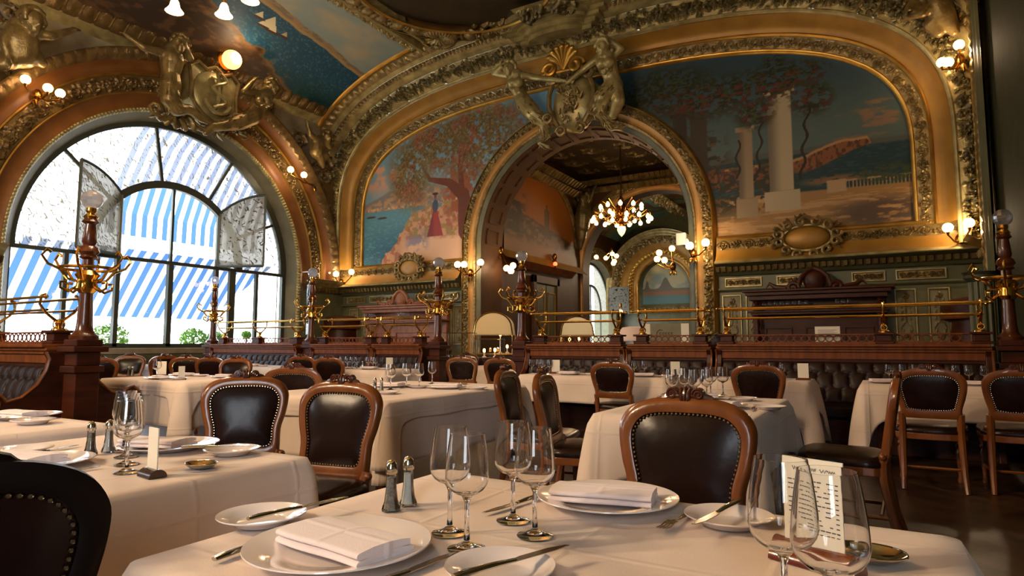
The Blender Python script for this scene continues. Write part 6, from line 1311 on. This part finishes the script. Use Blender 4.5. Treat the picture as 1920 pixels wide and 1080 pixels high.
# =====================================================================================
# TABLEWARE
# =====================================================================================
def make_glass(name, h, rm, rr):                                # wine glass, one blown piece with an inner bowl surface
    hb = h * 0.46; o = [(0.001, 0.0), (rm * 0.86, 0.0), (rm * 0.88, 0.002), (rm * 0.5, 0.006), (0.006, 0.014), (0.0045, 0.03), (0.0042, hb - 0.012), (0.008, hb - 0.003)]
    for k in range(1, 11): t_ = k / 10; o.append((rm * math.sin(PI * min(0.5 + 0.0, 0.5) * min(1, t_ * 1.9)) if t_ < 0.5 else rm + (rr - rm) * ((t_ - 0.5) / 0.5) ** 1.5, hb + (h - hb) * (1 - math.cos(PI * t_ / 2)) if t_ < 0.5 else hb + (h - hb) * (1 - math.cos(PI * 0.25)) + (h - hb) * math.cos(PI * 0.25) * ((t_ - 0.5) / 0.5)))
    i_ = [(max(0.0008, r - 0.0012), z + (0.0015 if z < hb + 0.02 else 0)) for r, z in o[8:]][::-1] + [(0.0008, hb + 0.003)]
    t = MB().lathe(o + i_, 40).build(name, 'glass', None, angle=80); t.location = (0, 0, -50); return tag(t, None, 'wine glass')
gA = make_glass('wine_glass', 0.20, 0.039, 0.031); gB = make_glass('wine_glass', 0.215, 0.042, 0.032); gS = make_glass('wine_glass', 0.17, 0.036, 0.029)
ug = {id(gA): [], id(gB): [], id(gS): []}
def glass_at(x, y, label, proto=None, group=None, z=TT):
    p = proto or gA; return place(p, ug[id(p)], (x, y, z), random.random() * 6, label, group)
def gp(px, py, label, proto=None, group=None): p = P(px, py, 'z', TT); return glass_at(p.x, p.y, label, proto, group)
gp(843, 1000, 'wine glass behind the front one in the left pair on the nearest table')
gp(875, 1030, 'front wine glass of the left pair on the nearest table')
gp(962, 977, 'rear wine glass of the middle pair on the nearest table')
gp(1003, 1005, 'front wine glass of the middle pair on the nearest table')
p = G(1455, 0.82); glass_at(p.x, p.y, 'large wine glass left of the menu card on the nearest table', gB)
p = G(1540, 0.74); glass_at(p.x, p.y, 'large wine glass standing in front of the menu card on the nearest table', gB)
for (px, py, lb) in ((237, 886, 'front glass of the row of wine glasses on the left table'), (237, 871, 'second glass of the row on the left table'), (236, 857, 'third glass of the row on the left table'), (232, 846, 'rearmost glass of the row on the left table')): gp(px, py, lb)
for (px, py, lb) in ((732, 731, 'leftmost of the four wine glasses on the middle left table'), (762, 727, 'second of the four wine glasses on the middle left table'), (786, 727, 'third of the four wine glasses on the middle left table'), (810, 720, 'rightmost of the four wine glasses on the middle left table')): gp(px, py, lb)
gp(293, 712, 'single wine glass on the table beside the nearest coat post', gB)
for (px, py, lb) in ((1260, 752, 'leftmost glass of the cluster on the narrow middle table'), (1284, 748, 'second glass from left in the cluster on the narrow middle table'), (1303, 754, 'front middle glass of the cluster on the narrow middle table'), (1326, 752, 'fourth glass of the cluster on the narrow middle table'), (1333, 743, 'rear glass of the cluster on the narrow middle table'), (1356, 742, 'rightmost glass of the cluster on the narrow middle table')): gp(px, py, lb)
rows = (([997, 1009, 1018, 1029], 6.95, 'on the long table before the archway, left group'), ([1162, 1173, 1189, 1207], 6.95, 'on the long table before the archway, right group'), ([1405, 1432, 1446, 1466], 6.95, 'on the hanging-corner table'), ([1666, 1692, 1715], 6.95, 'on the far right table behind the left chair'), ([1791, 1816, 1845], 6.95, 'on the far right table between the two chairs'), ([641, 649, 660, 667], 6.95, 'on the white table left of the aisle, left group'), ([690, 697, 704], 6.95, 'on the white table left of the aisle, right group'), ([832, 838, 844], 8.8, 'on the distant gap table'))
words = ['leftmost small wine glass ', 'second small wine glass ', 'third small wine glass ', 'rightmost small wine glass ']
for xs_, y, lb in rows:
    for i, px in enumerate(xs_): p = P(px, 690, 'y', y); glass_at(p.x, y + 0.02 * (i % 2), (words[i] if i < len(xs_) - 1 else words[3]) + lb, gS, 'small wine glasses on the far tables')
# glasses on the sideboards
nth = ['first', 'second', 'third', 'fourth', 'fifth', 'sixth', 'seventh', 'eighth']
for i in range(8): glass_at(-1.78 + i * 0.098, YB - 0.37, nth[i] + ' from the left of the eight tall glasses on the right sideboard shelf', gS, 'glasses in a row on the right sideboard shelf', 1.692)
for i in range(3): glass_at(-0.62 + 0.09 * i, YB - 0.45, ('left', 'middle', 'right')[i] + ' glass of the bright trio in the middle of the right sideboard shelf', gS, 'three bright glasses on the right sideboard shelf', 1.692)
for i in range(5): glass_at(-10.1 + 0.085 * i, YB - 0.42, nth[i] + ' from the left of the five clustered glasses mid-shelf on the left sideboard', gS, 'clustered glasses on the left sideboard shelf', 1.692)
for i in range(5): glass_at(-11.2 + 0.085 * i, YB - 0.42, nth[i] + ' from the left of the glasses at the left end of the left sideboard', gS, 'glasses at the left end of the left sideboard', 1.692)
# plates
def make_plate(name, r, cat, m='porcelain'):
    k = r / 0.158; t = MB().lathe([(0.001, 0.004), (r * 0.55, 0.004), (r * 0.62, 0.006), (r * 0.70, 0.014), (r * 0.98, 0.022), (r, 0.0235), (r * 0.995, 0.0255), (r * 0.96, 0.0245), (r * 0.70, 0.0175), (r * 0.60, 0.0105), (r * 0.52, 0.009), (0.001, 0.009)], 56 if r > 0.1 else 40).build(name, m, None, angle=70); t.location = (0, 0, -50); return tag(t, None, cat)
pC = make_plate('dinner_plate', 0.158, 'plate'); pB = make_plate('bread_plate', 0.086, 'plate'); upl = {id(pC): [], id(pB): []}
def plate(x, y, label, proto=None, group=None): p = proto or pC; return place(p, upl[id(p)], (x, y, TT - 0.0035), 0, label, group)
def knife_obj(name='table_knife'):
    t = thing(name, None, 'knife', (0, 0, -50)); MB().tube([(0, -0.11, 0.007), (0, -0.09, 0.008), (0, -0.03, 0.0075), (0, 0.005, 0.006)], [0.006, 0.008, 0.0065, 0.005], 8, flat=0.62).build('handle', 'silver', t)
    poly = [(-0.004, 0.0), (-0.009, 0.02), (-0.0095, 0.08), (-0.003, 0.115), (0.004, 0.12), (0.0065, 0.09), (0.006, 0.0)]; MB().prism(poly, 0.005, 0.0068, 'z').build('blade', 'steel', t, smooth=False, bevel=0.0006); return t
def fork_obj():
    t = thing('table_fork', None, 'fork', (0, 0, -50)); mb = MB(); mb.tube([(0, -0.11, 0.004), (0, -0.08, 0.005), (0, 0, 0.006), (0, 0.03, 0.009)], [0.008, 0.007, 0.004, 0.005], 8, flat=0.5); mb.box(-0.011, 0.011, 0.03, 0.05, 0.008, 0.0105); mb.build('handle', 'silver', t)
    mb = MB()
    for k in range(4): x = -0.0095 + k * 0.0063; mb.tube([(x, 0.048, 0.009), (x, 0.07, 0.007), (x, 0.092, 0.009)], [0.002, 0.0018, 0.0012], 5)
    mb.build('tines', 'silver', t); return t
kn = knife_obj(); fk = fork_obj(); uk, uf = [], []
def knife(x, y, deg, label, z=TT, tilt=0, group=None): o = place(kn, uk, (x, y, z), R(deg), label, group); o.rotation_euler = (tilt, 0, R(deg)); return o
def fork(x, y, deg, label, z=TT, group=None): return place(fk, uf, (x, y, z), R(deg), label, group)
def make_napkin(name, L, W, layers=2):
    t = thing(name, None, 'napkin', (0, 0, -50)); mb = MB(); n = 22
    for k in range(layers):
        v = []; f = []; z0 = 0.002 + k * 0.0115; sh = 0.002 * (k % 2)
        prof = []
        for i in range(9): a = PI / 2 + PI * i / 8; prof.append((-W / 2 + 0.008 * math.cos(a) + sh, z0 + 0.0055 + 0.0055 * math.sin(a)))
        prof = [(W / 2 - 0.006 * k, z0 + 0.009)] + [(W / 4, z0 + 0.013), (0, z0 + 0.0145), (-W / 4, z0 + 0.0135)] + prof + [(0, z0), (W / 2 - 0.006 * k, z0)]
        m_ = len(prof)
        for j in range(n + 1):
            u = -L / 2 + L * j / n
            for (y, z) in prof: v.append((u + 0.001 * math.sin(y * 90), y + 0.002 * math.sin(u * 30 + k), z + 0.002 * math.sin(u * 14 + k * 0.5) * 0.5 + 0.003 * (u / L * 2) ** 2 * (k / layers)))
        for j in range(n):
            for i in range(m_): f.append((j * m_ + i, j * m_ + (i + 1) % m_, (j + 1) * m_ + (i + 1) % m_, (j + 1) * m_ + i))
        f += [tuple(range(m_)), tuple(n * m_ + i for i in range(m_))[::-1]]; mb.add(v, f)
    mb.build('folded_cloth', 'napkin', t, angle=50); return t
nk = make_napkin('folded_napkin', 0.225, 0.112); un = []
def napkin(x, y, deg, label, z=TT + 0.012, group=None): return place(nk, un, (x, y, z), R(deg), label, group)
plate(-0.825, 0.825, 'large white dinner plate with napkin at the front left of the nearest table'); napkin(-0.812, 0.825, -8, 'folded white napkin on the front left plate of the nearest table')
plate(-0.55, 1.372, 'large white dinner plate with napkin at the back of the nearest table'); napkin(-0.555, 1.365, 10, 'folded white napkin on the back plate of the nearest table')
plate(-1.093, 0.878 + 0.0, 'bread plate with a knife across it at the left corner of the nearest table', pB); knife(-1.04, 0.925, -8, 'knife lying across the left bread plate of the nearest table', TT + 0.022)
plate(-0.28, 1.34, 'bread plate beside the back dinner plate of the nearest table', pB); knife(-0.295, 1.325, 150 + 20, 'butter knife resting on the bread plate at the back of the nearest table', TT + 0.022)
plate(-0.525, 0.865, 'bread plate cut off by the bottom edge of the picture', pB); knife(-0.505, 0.87, -20, 'butter knife pointing up from the bottom-edge bread plate', TT + 0.022)
knife(-0.655, 0.80, -6, 'dinner knife right of the front left plate of the nearest table')
a_, b_ = P(396, 1058, 'z', TT), P(462, 1034, 'z', TT); d_ = (b_ - a_).normalized(); knife(a_.x + d_.x * 0.115, a_.y + d_.y * 0.115, math.degrees(math.atan2(-d_.x, d_.y)), 'flat handle showing left of the front left plate') 
knife(-0.72, 1.27, 170, 'knife handle left of the back dinner plate'); fork(-0.372, 1.31, 175, 'fork right of the back dinner plate of the nearest table'); fork(-0.33, 0.80, -25, 'fork at the bottom edge of the picture')
# left table
plate(-2.13, 1.32, 'white dinner plate at the back of the left table'); napkin(-2.16, 1.30, 15, 'folded napkin on the back plate of the left table')
plate(-1.88, 1.37 - 0.03, 'bread plate at the back right of the left table', pB) if False else plate(-1.85, 1.36, 'bread plate with a knife at the right of the left table', pB); knife(-1.88, 1.33, -50, 'knife across the bread plate of the left table', TT + 0.022)
plate(-2.17, 0.93, 'white dinner plate at the front of the left table beside the dark chair'); napkin(-2.2, 0.93, 5, 'folded napkin on the front plate of the left table')
knife(-1.98, 0.90, 0, 'knife right of the front plate of the left table'); knife(-2.42, 1.08, 20, 'knife at the left side of the left table'); plate(-2.45, 1.02, 'bread plate at the left end of the left table', pB)
# table at the left edge
plate(-3.62, 1.5, 'dinner plate on the table at the left edge'); napkin(-3.6, 1.49, 5, 'folded napkin on the plate at the left edge'); plate(-3.33, 1.42, 'bread plate on the table at the left edge', pB); knife(-3.33, 1.41, -60, 'knife on the bread plate at the left edge', TT + 0.022)
# further tables
far = [(-6.4, 3.85, 'on the front of the table beside the nearest coat post'), (-6.05, 4.35, 'on the back of the table beside the nearest coat post'), (-6.8, 4.35, 'on the left of the table beside the nearest coat post'), (-3.05, 4.2, 'on the right of the middle left table'), (-3.55, 4.1, 'on the back of the middle left table'), (-3.35, 3.5, 'on the front of the middle left table'), (-0.82, 3.75, 'on the narrow middle table'), (-1.05, 4.25, 'at the back of the narrow middle table'),
       (-3.2, 6.85, 'at the left of the long table before the archway'), (-2.3, 6.85, 'at the right of the long table before the archway'), (-1.2, 6.85, 'on the hanging-corner table'), (0.0, 6.85, 'at the left of the far right table'), (0.7, 6.85, 'at the right of the far right table'), (-6.35, 6.85, 'on the white table left of the aisle'), (-7.05, 6.85, 'on the wine glass table before the short banquette'), (-8.9, 6.85, 'on the daylit table')]
for x, y, lb in far:
    plate(x, y, 'dinner plate ' + lb); napkin(x, y, random.Random(x).uniform(-20, 20), 'folded napkin on the plate ' + lb); plate(x + 0.27, y + 0.02, 'bread plate ' + lb, pB); knife(x + 0.19, y - 0.02, 5, 'knife ' + lb)
p = P(1392, 748, 'z', TT)
# salt and pepper
def shaker(name, fill, cat):
    t = thing(name, None, cat, (0, 0, -50)); n = 8
    mb = MB(); prof = [(0.021, 0.0), (0.0215, 0.006), (0.016, 0.02), (0.0125, 0.045), (0.0115, 0.078), (0.0105, 0.082)]; mb.lathe([(0.001, 0)] + prof, 8); mb.build('glass_body', 'thin_glass', t, smooth=False, bevel=0.001)
    MB().lathe([(0.001, 0.004), (0.016, 0.005), (0.0125, 0.02), (0.0095, 0.045), (0.009, 0.07), (0.001, 0.071)], 12).build('filling', fill, t); mb = MB(); mb.lathe([(0.0115, 0.078), (0.013, 0.081), (0.0128, 0.09), (0.0115, 0.099), (0.007, 0.106), (0.001, 0.108)], 16); mb.build('cap', 'silver', t); return t
sp_, ss = shaker('pepper_shaker', 'pepper', 'shaker'), shaker('salt_shaker', 'salt', 'shaker'); up_, us = [], []
def shk(px, py, salt, label): p = P(px, py, 'z', TT); return place(ss if salt else sp_, us if salt else up_, (p.x, p.y, TT), 0.3, label)
shk(733, 957, False, 'pepper shaker with silver cap on the nearest table'); shk(765, 947, True, 'salt shaker with silver cap on the nearest table')
shk(169, 853, False, 'pepper shaker with silver cap on the left table'); shk(203, 848, True, 'salt shaker behind the wine glasses on the left table')
shk(703, 735, False, 'left shaker on the middle left table'); shk(715, 735, True, 'right shaker on the middle left table'); shk(241, 705, False, 'left shaker on the table beside the nearest coat post'); shk(248, 705, True, 'right shaker on the table beside the nearest coat post')
shk(680, 690, True, 'small shaker on the white table left of the aisle')
def dish(px, py, r, label):
    p = P(px, py, 'z', TT); t = thing('butter_dish', label, 'dish', (p.x, p.y, TT)); MB().lathe([(0.001, 0.0005), (r * 0.55, 0.0005), (r * 0.8, 0.006), (r, 0.014), (r * 0.99, 0.016), (r * 0.78, 0.0085), (r * 0.55, 0.003), (0.001, 0.003)], 40, m=Matrix.Scale(0.82, 4, (0, 1, 0))).build('bowl', 'silver', t, angle=70)
    MB().tube([(r * 0.97 * math.cos(a), r * 0.8 * math.sin(a), 0.0155) for a in np.linspace(0, 2 * PI, 41)], 0.0013, 5).build('beaded_rim', 'silver', t)
dish(1630, 1050, 0.058, 'oval silver dish beside the menu holder on the nearest table'); dish(377, 878, 0.05, 'oval silver dish near the front edge of the left table'); dish(868, 721, 0.05, 'small silver dish at the back of the middle left table')
def menu(x, y, deg, label, w_=0.10, h=0.155, m='menu_wood', text=True, holder=0.14):
    t = thing('menu_holder', label, 'menu', (x, y, TT), R(deg)); L = holder
    poly = [(0.024 * math.cos(a), 0.022 * math.sin(a)) for a in np.linspace(0, PI, 12)]; MB().prism(poly, -L / 2, L / 2, 'x').build('wooden_base', m, t, angle=50)
    c = MB().box(-w_ / 2, w_ / 2, -0.0015, 0.0015, 0.016, 0.016 + h).build('card', 'paper', t, smooth=False)
    if text:
        rnd = random.Random(int(x * 100)); mb = MB(); z = 0.016 + h * 0.76
        while z > 0.05:
            for s_ in (-1,):
                u = -w_ * 0.40
                while u < w_ * 0.3:
                    k = rnd.uniform(0.004, 0.012); 
                    if rnd.random() < 0.8: mb.box(u, u + k, -0.0021, -0.0016, z, z + 0.0016)
                    u += k + 0.002
                mb.box(w_ * 0.38, w_ * 0.44, -0.0021, -0.0016, z, z + 0.0016)
            z -= 0.0075
        mb.build('menu_lines', 'ink', c, smooth=False); mb = MB()
        for (a, b, cc) in ((-0.3, 0.08, 1.3), (-0.08, 0.07, 1.9), (0.12, 0.06, 1.1), (0.26, 0.05, 1.6)):
            mb.tube([((a + 0.14 * k / 14) * w_, -0.0022, 0.016 + h * (0.89 + b * 0.28 * math.sin(k * cc))) for k in range(15)], 0.0004, 4)
        mb.build('handwritten_heading', 'ink', c, smooth=False)
    return t
p = P(1530, 1062, 'z', TT); menu(p.x, p.y, -22, 'printed menu card in a reddish wooden holder at the right of the nearest table')
p = P(285, 893, 'z', TT); menu(p.x, p.y, -8, 'thin card in a dark wooden holder on the left table, seen almost edge-on', 0.06, 0.115, 'menu_wood_dark', False, 0.075)
for (px, py, y, deg, lb) in ((1042, 690, 7.0, 20, 'small white menu card at the left of the long table before the archway'), (1266, 690, 7.0, 20, 'small white menu card between the long table glasses and the nearest chair crest'), (1506, 700, 7.0, 5, 'small white menu card on the hanging-corner table'), (730, 690, 7.0, 60, 'narrow white menu card on the white table left of the aisle')):
    p = P(px, py, 'y', y); menu(min(max(p.x, -99), 99), y, deg, lb, 0.1, 0.15, 'menu_wood', False)
p = P(340, 712, 'z', TT); menu(p.x, p.y, 75, 'upright card near the right of the table beside the nearest coat post', 0.06, 0.12, 'menu_wood_dark', False, 0.08)
menu(-6.98, 4.2, 30, 'pale card standing right of the nearest coat post', 0.1, 0.15, 'menu_wood_dark', False, 0.1)
menu(-4.0, 1.3, 40, 'pale card cut by the left edge of the picture', 0.1, 0.13, 'menu_wood_dark', False, 0.1)
# napkins and plates on the narrow middle table near its right edge are part of the sets above
# louvred shutter screen right of the window
a = P(515, 640, 'y', 10.9); b_ = P(583, 640, 'y', 10.9); zt = P(550, 513, 'y', 10.9).z; t = thing('glass_screen', 'white-edged glass screen with louvred shutter behind the post at the right end of the window', 'screen', ((a.x + b_.x) / 2, 10.9, 0)); hw = (b_.x - a.x) / 2
MB().box(-hw, hw, -0.004, 0.004, 0.02, zt).build('glass_sheet', 'pane_clear', t, smooth=False)
MB().box(-hw, hw, -0.015, 0.015, zt, zt + 0.03).box(-hw, -hw + 0.025, -0.015, 0.015, 0, zt).box(hw - 0.025, hw, -0.015, 0.015, 0, zt).box(-hw, hw, -0.015, 0.015, 0, 0.03).build('edge_frame', 'sign_plastic', t, smooth=False)
mb = MB()
for (u0, u1) in ((-hw + 0.06, -0.12), (-0.06, hw * 0.45)):
    mb.box(u0 - 0.03, u0, 0.2, 0.24, 0, zt - 0.08).box(u1, u1 + 0.03, 0.2, 0.24, 0, zt - 0.08)
    for k in range(int((zt - 1.3) / 0.05)): z = 1.2 + k * 0.05; mb.add([(u0, 0.2, z), (u1, 0.2, z), (u1, 0.235, z + 0.03), (u0, 0.235, z + 0.03)], [(0, 1, 2, 3)])
mb.build('louvred_shutter', 'iron', t, smooth=False)
# sheet on the longest banquette and board behind the next one
t = thing('notice_sheet', 'white notice sheet standing on the ledge of the longest banquette', 'sign', (P(1552, 620, 'y', YC + 0.12).x, YC + 0.05, 1.112)); MB().box(-0.13, 0.13, 0.0, 0.004, 0.0, 0.20).build('sheet', 'paper', t, smooth=False); mb = MB()
for i in range(5): mb.box(-0.1, 0.1 - 0.02 * (i % 3), -0.002, -0.0002, 0.16 - i * 0.011, 0.163 - i * 0.011)
mb.build('printed_lines', 'ink', t, smooth=False)
t = thing('sign_board', 'wide sign board with black handwriting behind the rack right of the archway', 'sign', (P(1248, 620, 'y', 9.6).x, 9.6, 1.12)); MB().box(-0.36, 0.36, 0, 0.02, 0.0, 0.30).build('board', 'reveal', t, smooth=False); [MB().box(q, q + 0.12, -0.006, 0.0, 0, 0.3).build('white_panel', 'paper', t, smooth=False) for q in (-0.36, 0.24)]
MB().box(-0.36, 0.36, 0, 0.3, -1.12, 0).build('cabinet', 'walnut', t, smooth=False, bevel=0.01)
mb = MB(); pts = [(-0.15, 0.1), (-0.13, 0.18), (-0.09, 0.21), (-0.05, 0.2)]; mb.tube([(a, -0.004, b) for a, b in pts], 0.005, 5)
for k in range(5): mb.tube([(-0.08 + k * 0.045 + 0.014 * math.cos(a), -0.004, 0.15 + 0.016 * math.sin(a)) for a in np.linspace(0.5, 5.5, 10)], 0.0045, 5)
mb.build('handwriting', 'hair', t, smooth=False)
# white box on the archway's right jamb
p = P(1282, 451, 'y', YB + 0.0); t = MB().box(-0.09, 0.09, -0.1, 0.0, -0.12, 0.12).build('wall_speaker', 'sign_plastic', None, smooth=False, bevel=0.01); t.location = (p.x, YB - 0.13, p.z); tag(t, 'small white box fixed to the right jamb of the archway', 'speaker')
# person seated behind the banquettes, only the top of the head showing
p = P(1349, 640, 'y', 8.6); t = thing('person', 'dark-haired person sitting behind the banquettes, only the top of the head visible', 'person', (p.x, p.y, 0)); mb = MB()
S_ = Vector; limb(mb, [S_((0, 0.05, 0.52)), S_((0, 0.03, 0.72)), S_((0, 0.02, 0.9))], [0.15, 0.15, 0.14]); limb(mb, [S_((-0.17, 0.02, 0.93)), S_((0.17, 0.02, 0.93))], [0.07, 0.07]); caps(mb, (0, 0.02, 0.95), 0.06, (0, 0.0, 1.04), 0.055); head(mb, (0, 0, 1.10), 0.95)
for k in (-1, 1):
    limb(mb, [S_((k * 0.09, 0.05, 0.52)), S_((k * 0.11, 0.45, 0.50)), S_((k * 0.11, 0.47, 0.08))], [0.09, 0.07, 0.045]); caps(mb, (k * 0.11, 0.45, 0.05), 0.045, (k * 0.11, 0.6, 0.04), 0.035)
    limb(mb, [S_((k * 0.2, 0.02, 0.92)), S_((k * 0.25, 0.08, 0.68)), S_((k * 0.12, 0.3, 0.62))], [0.055, 0.045, 0.035]); hand(mb, (k * 0.12, 0.3, 0.62), (-k * 0.3, 1, 0), 1.0)
fuse(mb, 'body', 'skin', t, 0.012, 2); mb = MB(); curls(mb, (0, 0, 1.11), 0.95, 9, 0.1); mb.sphere((0, 0.015, 1.12), 0.118, 14, 9, (1, 1.05, 1.1)); fuse(mb, 'hair', 'hair', t, 0.012, 2)
mb = MB(); limb(mb, [S_((0, 0.05, 0.55)), S_((0, 0.03, 0.74)), S_((0, 0.02, 0.9))], [0.165, 0.16, 0.15]); limb(mb, [S_((-0.18, 0.02, 0.92)), S_((0.18, 0.02, 0.92))], [0.08, 0.08])
for k in (-1, 1): limb(mb, [S_((k * 0.2, 0.02, 0.92)), S_((k * 0.25, 0.08, 0.68)), S_((k * 0.15, 0.25, 0.63))], [0.068, 0.06, 0.05])
fuse(mb, 'jacket', 'jacket', t, 0.014, 2)
